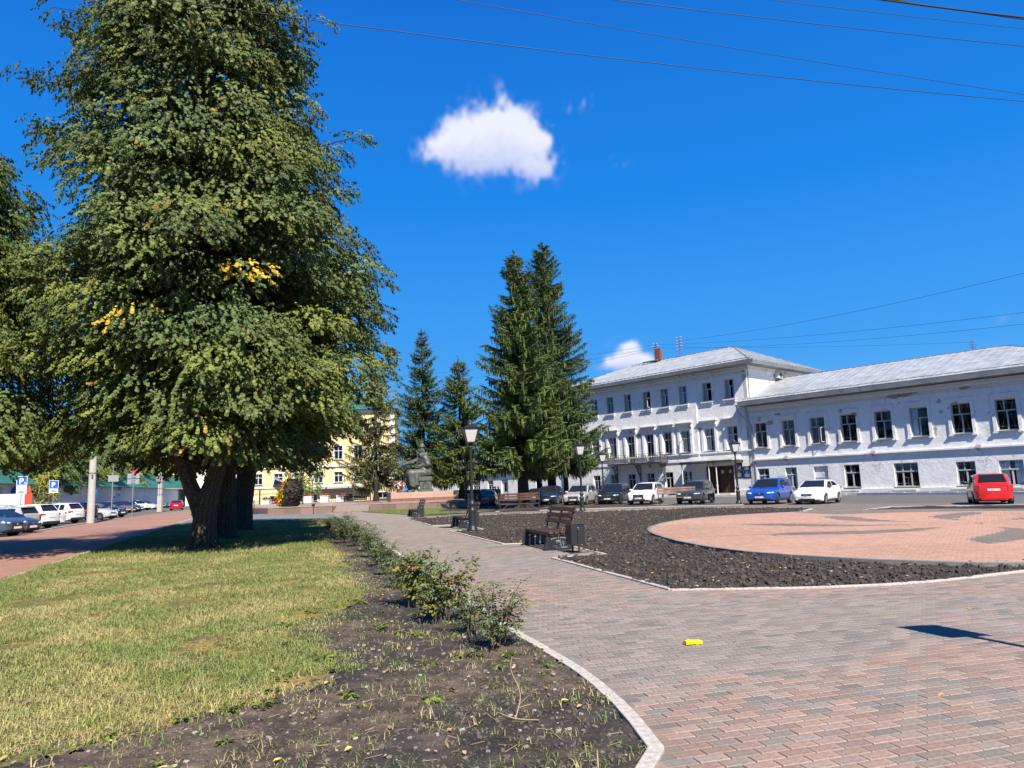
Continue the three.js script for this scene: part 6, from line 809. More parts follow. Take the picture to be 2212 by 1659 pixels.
function rowBench(label, x, z, turn, m, back) {
  const T = thing('bench', label, 'bench', [x, 0, z], turn, 'long plank benches'), n = back ? 2 : 1, L = 2.75;
  for (let k = 0; k < n; k++) { const l = L / n, cx = n > 1 ? (k - 0.5) * l : 0; for (let i = 0; i < 3; i++) part(T, 'seat_plank', rbox(l - 0.04, 0.045, 0.13, 0.008, cx, 0.47, -0.14 + i * 0.15), m); for (let i = 0; i < 3; i++) part(T, 'back_plank', rbox(l - 0.04, 0.13, 0.04, 0.008, cx, 0.78 + i * 0.165, back ? 0.26 : -0.26, 0, 0), m); }
  for (const s of [-1, 1]) { part(T, 'leg', [box(0.06, 0.46, 0.06, s * 1.28, 0.23, 0.2), box(0.06, 0.46, 0.06, s * 1.28, 0.23, -0.2), box(0.06, 0.05, 0.46, s * 1.28, 0.43, 0)], M.ironPaint); part(T, 'brace', bar([s * 1.25, 0.03, 0.18], [s * 0.75, 0.42, 0.18], 0.015), M.ironGrey); }
  for (const s of n > 1 ? [-1.28, 0, 1.28] : [-1.28, 1.28]) part(T, 'back_support', flatbar([s, 0.42, back ? 0.22 : -0.22], [s, 1.2, back ? 0.3 : -0.3], 0.05, 0.03), M.ironPaint);
}
rowBench('long brown bench seen from behind under the spruce', 0.2, -48.1, 0.03, M.slat, true); rowBench('pale weathered bench before the dark grey crossover', 11.2, -50.6, 0.05, M.slatOld, false);
bin('small bin beside the pale weathered bench', 13.35, -49.9, 0.1);
rowBench('dark bench with round feet by the far fence', -18.6, -84, 0, M.slat, false);
// yellow crumpled wrapper on the paving
{ const g = new THREE.BoxGeometry(0.17, 0.028, 0.08, 9, 1, 5), p = g.attributes.position; for (let i = 0; i < p.count; i++) { const x = p.getX(i), z = p.getZ(i); p.setY(i, 0.016 + p.getY(i) * (0.7 + 0.7 * vnoise(x * 40, z * 40, 4)) + 0.012 * (vnoise(x * 30 + 5, z * 30, 6) - 0.4)); p.setZ(i, z * (0.75 + 0.5 * vnoise(x * 25, 2, 7))); } g.computeVertexNormals(); const o = single('wrapper', g, phys([0.78, 0.6, 0.0], 0.35, {}), 'crumpled yellow wrapper lying on the brown paving', 'litter', undefined, [1.69, 0.004, -7.4]); o.rotation.y = 0.25; part(o, 'dark_stripe', box(0.03, 0.004, 0.03, 0.0, 0.034, 0.01), M.black); }
// sign post standing to the right of the view, known by its shadow on the paving
{ const T = thing('sign_post', 'grey post with a plate, outside the frame at right, casting its shadow on the paving', 'sign', [5.12, 0, -5.38], 0.1); part(T, 'post', bar([0, 0, 0], [0, 2.2, 0], 0.045, 0.045, 10), M.galv); part(T, 'plate', [rbox(0.44, 0.66, 0.02, 0.008, 0, 2.46, 0)], M.galv); }

// ---------------------------------------------------------------- granite podium, pedestal, monument
const redT = tex(512, (u, v) => { const n = fbm(u * 5 + 1.5 * fbm(u * 3, v * 3, 3, 151, 3), v * 9, 5, 152, 1), s = hash(u * 512, v * 512, 9); const k = sstep(0.35, 0.65, n); return [lerp(0.62, 0.95, k) + 0.16 * (s - 0.5), lerp(0.56, 0.89, k) + 0.16 * (s - 0.5), lerp(0.55, 0.86, k) + 0.16 * (s - 0.5)]; }, true, 0.4);
M.redGranite = mat([0.22, 0.165, 0.148], 0.35, { map: redT }); M.pinkGranite = mat([0.4, 0.31, 0.275], 0.4, { map: redT }); M.rawGranite = mat([0.24, 0.115, 0.085], 0.85, { map: redT, bumpMap: bumpT, bumpScale: 0.05 }); M.topGranite = mat([0.3, 0.27, 0.25], 0.4, { map: redT });
{
  const Y = 0.55, T = thing('podium', 'low red granite podium with steps before the monument', 'podium');
  const out = [[-20.4, -60.0], [-15.4, -61.0], [-15.4, -62.6], [-12.4, -62.8], [-12.4, -61.6], [-8.0, -61.9], [-4.2, -63.2], [-4.6, -72], [-8.5, -91], [-34, -91], [-30, -80], [-25.0, -68], [-20.9, -62.5]];
  part(T, 'core', extr(out.map(([x, z]) => [x, -z]), Y - 0.05).rotateX(-Math.PI / 2), M.redGranite);
  // paving slabs on top
  const rg = RNG(91), tops = [M.topGranite, mat([0.29, 0.25, 0.23], 0.4, { map: redT }), mat([0.32, 0.28, 0.255], 0.4, { map: redT })];
  for (let i = 0; i < 24; i++) for (let j = 0; j < 15; j++) { const x = -33 + i * 1.2 + 0.6, z = -90.5 + j * 2.0 + 1.0; if ([[-0.58, -0.98], [0.58, -0.98], [0.58, 0.98], [-0.58, 0.98]].every(([a, b]) => inPoly(x + a, z + b, out))) part(T, 'slab', box(1.19, 0.05, 1.99, x, Y - 0.023, z), tops[Math.floor(rg() * 3)]); }
  const edge = (a, b, h, y, m, n) => { for (let k = 0; k < n; k++) { const t0 = k / n, t1 = (k + 1) / n, x0 = lerp(a[0], b[0], t0), z0 = lerp(a[1], b[1], t0), x1 = lerp(a[0], b[0], t1), z1 = lerp(a[1], b[1], t1), L = Math.hypot(x1 - x0, z1 - z0); part(T, 'facing_slab', xf(rbox(L - 0.012, h, 0.06, 0.006), (x0 + x1) / 2, y, (z0 + z1) / 2, Math.atan2(-(z1 - z0), x1 - x0)), m[k % m.length]); } };
  const fm = [M.redGranite, mat([0.18, 0.14, 0.125], 0.35, { map: redT }), mat([0.25, 0.19, 0.17], 0.4, { map: redT })];
  edge([-20.42, -59.96], [-15.4, -60.97], 0.5, 0.24, fm, 4); edge([-12.38, -61.56], [-8.0, -61.86], 0.5, 0.24, fm, 4); edge([-8.0, -61.86], [-4.2, -63.16], 0.5, 0.24, fm, 3); edge([-20.95, -62.5], [-20.43, -59.97], 0.5, 0.24, fm, 2);
  for (const [a, b] of [[[-20.5, -59.9], [-15.35, -60.93]], [[-12.4, -61.52], [-8.0, -61.82]], [[-8.0, -61.82], [-4.1, -63.15]]]) { const L = Math.hypot(b[0] - a[0], b[1] - a[1]); part(T, 'coping', xf(rbox(L, 0.08, 0.42, 0.012), (a[0] + b[0]) / 2, Y + 0.02, (a[1] + b[1]) / 2 - 0.18, Math.atan2(-(b[1] - a[1]), b[0] - a[0])), M.topGranite); }
  for (let k = 0; k < 3; k++) part(T, 'step', rbox(2.98, 0.165, 0.5 + (2 - k) * 0.4, 0.01, -13.9, 0.08 + k * 0.168, -62.3 - 0.2 * 0 - k * 0.2 + 0.3), M.topGranite);
  const P = thing('pedestal', 'broad pink granite pedestal carrying the seated bronze figure', 'pedestal', [-10.0, Y, -75.6], 0.3);
  part(P, 'core', box(6.3, 0.85, 3.4, 0, 0.43, 0), M.pinkGranite);
  for (const [x, w] of [[-2.2, 2.0], [0.0, 2.36], [2.2, 2.0]]) part(P, 'facing_slab', rbox(w, 0.62, 0.06, 0.008, x, 0.57, 1.72), x ? M.pinkGranite : mat([0.43, 0.33, 0.29], 0.4, { map: redT }));
  for (let i = 0; i < 6; i++) part(P, 'base_stone', rbox(1.06, 0.24, 0.1, 0.02, -2.7 + i * 1.08, 0.12, 1.73 + 0.02 * (i % 2)), M.rawGranite);
  part(P, 'side_slab', rbox(0.06, 0.62, 3.36, 0.008, -3.17, 0.57, 0), M.redGranite);
}
function sdfGeo(sdf, c, half, res) {
  const mc = new MarchingCubes(res, new THREE.MeshBasicMaterial(), false, false, 400000); mc.isolation = 0; const n = mc.size, hn = n / 2;
  for (let k = 0; k < n; k++) for (let j = 0; j < n; j++) for (let i = 0; i < n; i++) mc.field[i + j * n + k * n * n] = -sdf(c[0] + (i - hn) / hn * half, c[1] + (j - hn) / hn * half, c[2] + (k - hn) / hn * half);
  mc.update(); const m = mc.count, g = new THREE.BufferGeometry(), p = new Float32Array(mc.positionArray.slice(0, m * 3));
  for (let i = 0; i < m; i++) { p[3 * i] = c[0] + p[3 * i] * half; p[3 * i + 1] = c[1] + p[3 * i + 1] * half; p[3 * i + 2] = c[2] + p[3 * i + 2] * half; }
  g.setAttribute('position', new THREE.BufferAttribute(p, 3)); let q = mergeVertices(g, half / res * 0.05); q.computeVertexNormals(); return clean(q);
}
const smin = (a, b, k) => { const h = clamp(0.5 + 0.5 * (b - a) / k); return lerp(b, a, h) - k * h * (1 - h); };
function capsule(px, py, pz, a, b, r0, r1, sx = 1) { const bx = b[0] - a[0], by = b[1] - a[1], bz = b[2] - a[2], t = clamp(((px - a[0]) * bx + (py - a[1]) * by + (pz - a[2]) * bz) / (bx * bx + by * by + bz * bz + 1e-9)); return Math.hypot(px - a[0] - bx * t, py - a[1] - by * t, pz - a[2] - bz * t) - lerp(r0, r1, t); }
M.bronze = mat([0.13, 0.142, 0.125], 0.58, { metalness: 0.35, map: blotchT, bumpMap: bumpT, bumpScale: 0.06 });
{
  const T = thing('statue', 'seated bronze figure in robe and fur hat, arm stretched out, holding a staff', 'statue', [-10.05, 1.4, -75.6], 0.1);
  // x: viewer's right, the figure faces -x
  const B = [ // a, b, r0, r1, blend
    [[0.55, 1.95, 0], [0.62, 2.9, 0], 0.62, 0.66, 0.2], [[0.55, 2.0, -0.3], [0.6, 3.5, -0.42], 0.4, 0.34, 0.2], [[0.55, 2.0, 0.3], [0.6, 3.5, 0.42], 0.4, 0.34, 0.2], [[0.62, 3.1, 0], [0.52, 3.75, 0], 0.6, 0.4, 0.2], [[0.5, 3.7, 0], [0.36, 4.2, 0], 0.3, 0.22, 0.12],
    [[0.3, 3.5, -0.62], [-0.55, 3.12, -0.62], 0.33, 0.26, 0.15], [[-0.55, 3.12, -0.62], [-1.25, 3.02, -0.6], 0.26, 0.17, 0.1],
    [[0.72, 3.5, 0.62], [1.0, 2.82, 0.78], 0.33, 0.28, 0.15], [[1.0, 2.82, 0.78], [0.45, 2.7, 0.62], 0.27, 0.17, 0.1],
    [[0.55, 1.95, 0.34], [-0.82, 1.92, 0.42], 0.52, 0.4, 0.2], [[0.55, 1.95, -0.34], [-0.95, 1.95, -0.42], 0.52, 0.4, 0.2], [[-0.8, 1.9, 0.42], [-0.55, 0.75, 0.44], 0.4, 0.42, 0.2], [[-0.95, 1.9, -0.42], [-0.85, 0.7, -0.44], 0.4, 0.44, 0.2], [[-0.1, 1.6, 0], [-0.45, 0.85, 0], 0.5, 0.45, 0.25], [[-0.2, 1.5, 0.5], [-0.2, 0.8, 0.5], 0.36, 0.34, 0.2],
    [[-0.6, 0.8, 0.42], [-0.62, 0.2, 0.42], 0.19, 0.15, 0.08], [[-0.55, 0.13, 0.42], [-1.05, 0.1, 0.46], 0.15, 0.12, 0.08], [[-0.95, 0.8, -0.42], [-1.0, 0.2, -0.42], 0.19, 0.15, 0.08], [[-0.95, 0.13, -0.42], [-1.4, 0.1, -0.46], 0.15, 0.12, 0.08],
    [[1.0, 3.3, 0.1], [1.22, 1.8, 0.05], 0.4, 0.28, 0.2], [[1.0, 3.3, -0.3], [1.2, 1.7, -0.4], 0.38, 0.24, 0.2], [[0.9, 3.4, 0.45], [1.18, 1.85, 0.45], 0.3, 0.2, 0.2], [[0.25, 3.82, 0.3], [0.8, 3.9, 0.25], 0.2, 0.2, 0.1]];
  const body = sdfGeo((x, y, z) => { if (x < -1.7 || x > 1.8) return 0.5; let d = 9; for (const [a, b, r0, r1, k] of B) d = smin(d, capsule(x, y, z, a, b, r0, r1), k); return d + (y < 2.2 && y > 0.7 && x < 0.3 ? 0.03 * Math.sin(z * 14 + x * 6) * sstep(2.2, 1.2, y) : 0.012 * Math.sin(y * 16 + x * 9)); }, [0.1, 2.05, 0], 2.15, 96);
  // head with face, beard, hair and domed fur-edged hat, on a finer grid
  const head = sdfGeo((x, y, z) => { let d = Math.hypot((x - 0.33) / 0.3, (y - 4.42) / 0.34, (z) / 0.25) * 0.27 - 0.27; d = smin(d, capsule(x, y, z, [0.04, 4.46, 0], [-0.02, 4.38, 0], 0.045, 0.06), 0.05); d = smin(d, capsule(x, y, z, [0.16, 4.24, 0], [0.08, 4.04, 0], 0.17, 0.1), 0.08); d = smin(d, capsule(x, y, z, [0.5, 4.3, 0.2], [0.58, 4.12, 0.2], 0.13, 0.12), 0.06); d = smin(d, capsule(x, y, z, [0.5, 4.3, -0.2], [0.58, 4.12, -0.2], 0.13, 0.12), 0.06); d = smin(d, capsule(x, y, z, [0.4, 4.2, 0], [0.5, 3.9, 0], 0.22, 0.25), 0.1); d = Math.max(d, 0.045 - Math.hypot(x - 0.05, y - 4.5, Math.abs(z) - 0.1)); d = smin(d, Math.hypot(Math.abs(z) - 0.1, x - 0.075, y - 4.5) - 0.035, 0.01); d = Math.max(d, 0.018 - Math.hypot((x + 0.02), (y - 4.27) * 1.4, z * 0.25)); const rim = Math.hypot(Math.hypot(x - 0.36, z) - 0.28, (y - 4.66) * 1.1) - 0.09; d = smin(d, rim, 0.02); const dome = Math.hypot((x - 0.38) / 0.32, (y - 4.72) / 0.36, z / 0.3) * 0.3 - 0.3; d = smin(d, y > 4.6 ? dome : 1, 0.03); return d; }, [0.3, 4.45, 0], 0.75, 64);
  const handGeo = (o, dir, curl) => { const q = []; const P = (a, b, c) => [o[0] + dir * a, o[1] + b, o[2] + c]; q.push(limb([P(-0.02, 0.0, 0), P(0.2, -0.06, 0), P(0.34, -0.1, 0)], [0.15, 0.19, 0.16], 8)); [[-0.12, 0.3], [-0.04, 0.36], [0.05, 0.34], [0.13, 0.27]].forEach(([z, L]) => q.push(limb(curl ? [P(0.3, -0.02 + z * 0, z), P(0.42, -0.06, z * 1.0), P(0.42, -0.2, z), P(0.3, -0.24, z)] : [P(0.3, -0.1, z), P(0.3 + L * 0.55, -0.17, z * 1.15), P(0.3 + L, -0.27, z * 1.25)], curl ? [0.055, 0.055, 0.05, 0.04] : [0.058, 0.052, 0.036], 6))); q.push(limb([P(0.1, -0.02, dir > 0 ? 0.12 : -0.13), P(0.24, -0.12, -0.22), P(0.36, -0.22, -0.22)], [0.07, 0.06, 0.04], 6)); return q; };
  const hands = [...handGeo([-1.3, 3.0, -0.6], -1, false), ...handGeo([0.36, 2.72, 0.62], -1, true).map((g) => g)];
  part(T, 'figure', mergeGeometries([body, head, ...hands]), M.bronze, false);
  part(T, 'staff', [bar([-0.08, 0.06, 0.66], [-0.08, 3.9, 0.66], 0.06, 0.055, 8), lathe([[0, 3.85], [0.1, 3.87], [0.13, 3.95], [0.1, 4.05], [0.12, 4.1], [0.08, 4.2], [0, 4.22]], 10).translate(-0.08, 0, 0.66), xf(new THREE.TorusGeometry(0.075, 0.03, 6, 12), -0.08, 3.0, 0.66, 0, Math.PI / 2)], M.bronze);
  const thr = part(T, 'throne', [rbox(1.4, 0.44, 1.9, 0.03, 0.72, 1.35, 0), rbox(1.2, 0.8, 1.7, 0.02, 0.7, 0.73, 0), rbox(1.5, 0.34, 2.0, 0.03, 0.7, 0.16, 0)], M.bronze);
  part(thr, 'arch_relief', [tube([[0.4, 0.4, 0.87], [0.4, 0.75, 0.87], [0.7, 1.02, 0.87], [1.0, 0.75, 0.87], [1.0, 0.4, 0.87]], 0.035, 24, 5), tube([[0.5, 0.4, 0.865], [0.5, 0.7, 0.865], [0.7, 0.9, 0.865], [0.9, 0.7, 0.865], [0.9, 0.4, 0.865]], 0.025, 24, 5)], M.bronze);
  part(T, 'plinth', [box(4.2, 0.28, 2.8, -0.2, -0.13, 0)], mat([0.1, 0.125, 0.115], 0.5, { metalness: 0.4, map: blotchT }));
}
// flowers
function blossom(T, cx, cy, cz, rx, ry, rz, n, geo, colf, seed) { const r = RNG(seed), it = []; for (let i = 0; i < n; i++) { const a = r() * 6.283, u = 2 * r() - 1, s = Math.sqrt(1 - u * u), d = V3(s * Math.cos(a), u, s * Math.sin(a)), q = 0.86 + 0.2 * r(); it.push({ x: cx + d.x * rx * q, y: cy + d.y * ry * q, z: cz + d.z * rz * q, q: frameQ(V3(d.x + (r() - 0.5), d.y + 0.3 + (r() - 0.5), d.z + (r() - 0.5)), V3(r() - 0.5, r() - 0.8, r() - 0.5)), s: 0.8 + 0.6 * r(), c: colf(d, r) }); } return scatter('flowers', geo, leafMat, it, T); }
{
  const colG = sprayGeo(5, 0.22, 0.13, 21, 0.36), bigG = sprayGeo(5, 0.14, 0.11, 22, 0.45);
  const T = thing('flower_topiary', 'tall coleus mound, yellow-red at left and dark purple at right, in a tub', 'flower planter', [-18.9, 0.57, -60.9]);
  part(T, 'tub', [lathe([[0, 0], [0.62, 0], [0.8, 0.42], [0.84, 0.42], [0.84, 0.46], [0, 0.44]], 20)], mat([0.03, 0.03, 0.034], 0.6));
  part(T, 'core', lathe([[0.5, 0.4], [0.62, 0.9], [0.6, 1.4], [0.42, 1.85], [0, 2.1]], 14), mat([0.05, 0.05, 0.03], 0.95));
  blossom(T, 0.1, 1.25, 0.1, 0.9, 1.05, 0.85, 2600, colG, (d, r) => { const k = 0.6 + 0.7 * r(), w = d.x + 0.25 * (r() - 0.5); return w < -0.35 ? (r() < 0.55 ? [0.62 * k, 0.48 * k, 0.02 * k] : r() < 0.5 ? [0.42 * k, 0.02 * k, 0.03 * k] : [0.2 * k, 0.22 * k, 0.03 * k]) : r() < 0.5 ? [0.05 * k, 0.012 * k, 0.03 * k] : [0.035 * k, 0.05 * k, 0.015 * k]; }, 401);
  blossom(T, -0.75, 0.75, 0.1, 0.4, 0.5, 0.4, 500, colG, (d, r) => { const k = 0.6 + 0.7 * r(); return r() < 0.5 ? [0.5 * k, 0.04 * k, 0.03 * k] : [0.62 * k, 0.48 * k, 0.02 * k]; }, 402);
  const Vv = thing('flower_vase', 'orange vase of red and white flowers at the statue feet', 'flower vase', [-11.9, 1.4, -74.3]); part(Vv, 'vase', lathe([[0, 0], [0.22, 0], [0.26, 0.3], [0.36, 0.62], [0.33, 0.62], [0.2, 0.1], [0, 0.1]], 16), mat([0.4, 0.11, 0.03], 0.5));
  blossom(Vv, 0, 0.85, 0, 0.55, 0.36, 0.5, 420, bigG, (d, r) => { const k = 0.7 + 0.5 * r(), w = r(); return w < 0.4 ? [0.7 * k, 0.68 * k, 0.66 * k] : w < 0.72 ? [0.55 * k, 0.03 * k, 0.03 * k] : [0.06 * k, 0.1 * k, 0.03 * k]; }, 403);
  const lab = ['leftmost square white planter by the far fence', 'square white planter half behind the young tree', 'square white planter with red flowers under the basement window', 'square white planter in the middle of the fence', 'square white planter nearest the far bench'];
  [[-30.0, 0.3], [-27.2, 0.3], [-24.94, 0.55], [-22.95, 0.55], [-21.0, 0.55]].forEach(([x, y], i) => { const P = thing('planter', lab[i], 'planter', [x, y, -87.5], 0, 'square white planters'); part(P, 'tub', [box(0.95, 0.72, 0.95, 0, 0.36, 0), box(1.02, 0.1, 1.02, 0, 0.75, 0)], M.white); blossom(P, 0, 0.86, 0, 0.42, 0.2, 0.42, 110, bigG, (d, r) => (r() < 0.45 ? [0.5, 0.03, 0.02] : [0.06, 0.11, 0.03]), 410 + i); });
  const fl = thing('floodlight', 'small black floodlight on a stake before the podium', 'floodlight', [-16.3, 0, -58.6], -0.4); part(fl, 'stake', bar([0, 0, 0], [0, 0.62, 0], 0.03), M.iron); part(fl, 'head', rbox(0.24, 0.18, 0.14, 0.02, 0, 0.7, 0, 0, -0.4), M.iron);
  const ib = thing('info_stand', 'thin black stand with a pale tilted panel near the young tree', 'sign', [-23.2, 0, -64.5], 0.2); part(ib, 'post', bar([0, 0, 0], [0, 1.3, 0], 0.035), M.iron); part(ib, 'panel', box(0.62, 0.42, 0.03, 0, 1.4, 0, 0, -0.6), M.white);
}
// iron fence before the yellow building
{
  const T = thing('iron_fence', 'black wrought iron fence before the yellow building', 'fence', [0, 0, -92]);
  for (let k = 0; k < 8; k++) {
    const x0 = -38 + k * 2.8; const p = part(T, 'post', [box(0.14, 2.3, 0.14, x0, 1.15, 0), cyl(0.1, 0.02, 0.16, x0, 2.36, 0, 8)], M.iron);
    const q = [box(2.66, 0.04, 0.03, x0 + 1.4, 0.35, 0), box(2.66, 0.04, 0.03, x0 + 1.4, 1.75, 0)]; for (let i = 1; i < 12; i++) { q.push(bar([x0 + i * 0.23, 0.15, 0], [x0 + i * 0.23, 1.95, 0], 0.014, 0.014, 4), cyl(0.03, 0.004, 0.1, x0 + i * 0.23, 2.0, 0, 5)); } for (let i = 0; i < 3; i++) q.push(new THREE.TorusGeometry(0.3, 0.018, 4, 16).translate(x0 + 0.5 + i * 0.9, 0.78, 0.0));
    part(T, 'railing_panel', q, M.iron);
  }
}
// ---------------------------------------------------------------- background buildings
M.yellow = mat([0.7, 0.55, 0.29], 0.9, { map: plasterT }); M.greenRoof = mat([0.03, 0.16, 0.12], 0.6, { map: blotchT }); M.cream = mat([0.7, 0.68, 0.62], 0.9, { map: plasterT });
{
  const B = thing('yellow_building', 'yellow plastered building with white trim behind the iron fence', 'building', [-29, 0, -108], 0.12), holes = [], W = [];
  for (let i = 0; i < 7; i++) for (const [v0, v1] of [[3.2, 4.75], [6.6, 8.6], [10.2, 12]]) { const u = -9 + i * 2.9; holes.push(rect(u - 0.62, u + 0.62, v0, v1)); W.push([u - 0.62, u + 0.62, v0, v1]); }
  for (let i = 0; i < 4; i++) { const u = -6.5 + i * 5.2; holes.push(rect(u - 0.8, u + 0.8, 0.6, 1.5)); W.push([u - 0.8, u + 0.8, 0.6, 1.5]); }
  part(B, 'front_wall', extr(rect(-11, 11, -0.1, 14), 0.4, holes).translate(0, 0, -0.4), M.yellow); part(B, 'side_wall', [box(0.4, 14, 12, -10.8, 7, -6.42), box(0.4, 14, 12, 10.8, 7, -6.42), box(22, 14, 0.4, 0, 7, -12.6)], M.yellow);
  W.forEach((w) => { windowIn(B, ...w, { z: -0.2 }); part(B, 'window_surround', [box(0.16, w[3] - w[2] + 0.3, 0.06, w[0] - 0.09, (w[2] + w[3]) / 2, 0.028), box(0.16, w[3] - w[2] + 0.3, 0.06, w[1] + 0.09, (w[2] + w[3]) / 2, 0.028), box(w[1] - w[0] + 0.02, 0.14, 0.06, (w[0] + w[1]) / 2, w[3] + 0.08, 0.027)], M.trim); });
  part(B, 'quoins', Array.from({ length: 22 }, (_, i) => box(i % 2 ? 0.9 : 0.6, 0.5, 0.08, 10.5 + (i % 2 ? -0.1 : 0.1), 3 + i * 0.52, 0.045)), M.trim); part(B, 'string_course', [box(22.1, 0.2, 0.16, 0, 2.7, 0.07), box(22.1, 0.24, 0.2, 0, 5.6, 0.09), box(22.2, 0.4, 0.4, 0, 13.8, 0.2)], M.trim);
  part(B, 'canopy', [quad([-6.6, 4.2, 0.1], [-2.6, 2.5, 0.1], [-2.6, 2.3, 1.3], [-6.6, 4.0, 1.3]), quad([-2.6, 2.5, 0.1], [7.6, 2.7, 0.1], [7.6, 2.35, 1.4], [-2.6, 2.2, 1.4])], M.galv);
  part(B, 'roof', [quad([-11.6, 14, 0.8], [11.6, 14, 0.8], [8, 17, -6.3], [-8, 17, -6.3]), poly3([[[11.6, 14, 0.8], [11.6, 14, -13.2], [8, 17, -6.3]], [[-11.6, 14, 0.8], [-8, 17, -6.3], [-11.6, 14, -13.2]]]), quad([-11.6, 14, -13.2], [-8, 17, -6.3], [8, 17, -6.3], [11.6, 14, -13.2])], M.greenRoof);
  // long low trading rows on the left
  const A = [-60, -78], E2 = [-83, -170], ang = Math.atan2(-(E2[1] - A[1]), E2[0] - A[0]), L = Math.hypot(E2[0] - A[0], E2[1] - A[1]);
  const R = thing('trading_rows', 'long low white arcade with green roof behind the street trees', 'building', [A[0], 0, A[1]], ang + Math.PI);
  { const h2 = [], W2 = []; for (let i = 0; i < 26; i++) { const u = -2 - i * 3.6; h2.push(rect(u - 0.9, u + 0.9, i % 5 === 1 ? 0.02 : 0.9, 2.7)); W2.push([u, i % 5 === 1]); }
    const u0 = 14; part(R, 'front_wall', extr(rect(-L, u0, 0, 3.6), 0.4, h2).translate(0, 0, -0.4), M.plaster); part(R, 'rear_wall', [box(L + u0, 3.6, 0.3, (u0 - L) / 2, 1.8, -8), box(0.3, 3.6, 8, u0 - 0.2, 1.8, -4.2)], M.plaster); part(R, 'roof', [quad([-L - 0.5, 3.6, 0.9], [u0 + 0.5, 3.6, 0.9], [u0 + 0.5, 6.6, -4], [-L - 0.5, 6.6, -4]), quad([u0 + 0.5, 3.6, -9], [-L - 0.5, 3.6, -9], [-L - 0.5, 6.6, -4], [u0 + 0.5, 6.6, -4])], M.greenRoof);
    W2.forEach(([u, door]) => { if (door) { const d = part(R, 'door', box(1.8, 2.68, 0.08, u, 1.36, -0.25), M.door); part(d, 'pane', box(0.6, 1.1, 0.02, u + 0.45, 1.8, -0.2), glassDark); part(d, 'pane', box(0.6, 1.1, 0.02, u - 0.45, 1.8, -0.2), glassDark); } else { const w = part(R, 'window', [box(1.8, 0.08, 0.08, u, 0.94, -0.2), box(1.8, 0.08, 0.08, u, 2.66, -0.2), box(0.08, 1.7, 0.08, u - 0.86, 1.8, -0.2), box(0.08, 1.7, 0.08, u + 0.86, 1.8, -0.2), box(0.07, 1.7, 0.07, u, 1.8, -0.2)], M.frame); part(w, 'pane', box(1.7, 1.7, 0.02, u, 1.8, -0.23), glassDark); } part(R, 'pilaster', box(0.5, 3.5, 0.3, u + 1.8, 1.75, 0.16), M.trim); });
    part(R, 'awning', box(5.5, 0.25, 1.6, -10, 3.0, 0.9), M.white); }
  const Y2 = thing('yellow_house', 'distant yellow house at the end of the left street', 'building', [-88, 0, -190], 0.4); { const h = [], W = []; for (let i = 0; i < 4; i++) for (const v of [2, 5.2, 8.4]) { const u = -5 + i * 3.3; h.push(rect(u - 0.6, u + 0.6, v, v + 1.7)); W.push([u - 0.6, u + 0.6, v, v + 1.7]); } part(Y2, 'front_wall', extr(rect(-8, 8, 0, 12), 0.4, h).translate(0, 0, -0.4), M.yellow); part(Y2, 'rear_wall', [box(15, 12, 0.3, 0, 6, -8), box(0.3, 12, 7.6, -7.8, 6, -4.2), box(0.3, 12, 7.6, 7.8, 6, -4.2)], M.yellow); W.forEach((w) => windowIn(Y2, ...w)); part(Y2, 'roof', [quad([-8.5, 12, 0.6], [8.5, 12, 0.6], [8.5, 14.5, -4], [-8.5, 14.5, -4]), quad([8.5, 12, -8.6], [-8.5, 12, -8.6], [-8.5, 14.5, -4], [8.5, 14.5, -4])], M.roofB); }
  const Wb = thing('white_house', 'sunlit white house end beyond the left street trunks', 'building', [-61, 0, -152], 0.25); { const h = [rect(-4.5, -3.3, 1.2, 2.8), rect(0, 1.2, 1.2, 2.8), rect(3.5, 4.7, 1.2, 2.8)]; part(Wb, 'front_wall', extr([[-7.5, 0], [10, 0], [10, 6.6], [1, 9.4], [-7.5, 6.6]], 0.4, h).translate(0, 0, -0.4), M.cream); part(Wb, 'rear_wall', [box(17, 6.5, 0.3, 1.2, 3.25, -9), box(0.3, 6.5, 8.4, -7.3, 3.25, -4.6), box(0.3, 6.5, 8.4, 9.8, 3.25, -4.6)], M.cream); part(Wb, 'roof', [quad([-8, 6.5, 0.4], [1, 9.6, 0.4], [1, 9.6, -9.4], [-8, 6.5, -9.4]), quad([1, 9.6, 0.4], [10.6, 6.5, 0.4], [10.6, 6.5, -9.4], [1, 9.6, -9.4])], M.roofC); h.forEach((q) => windowIn(Wb, q[0][0], q[1][0], q[0][1], q[2][1])); }
}
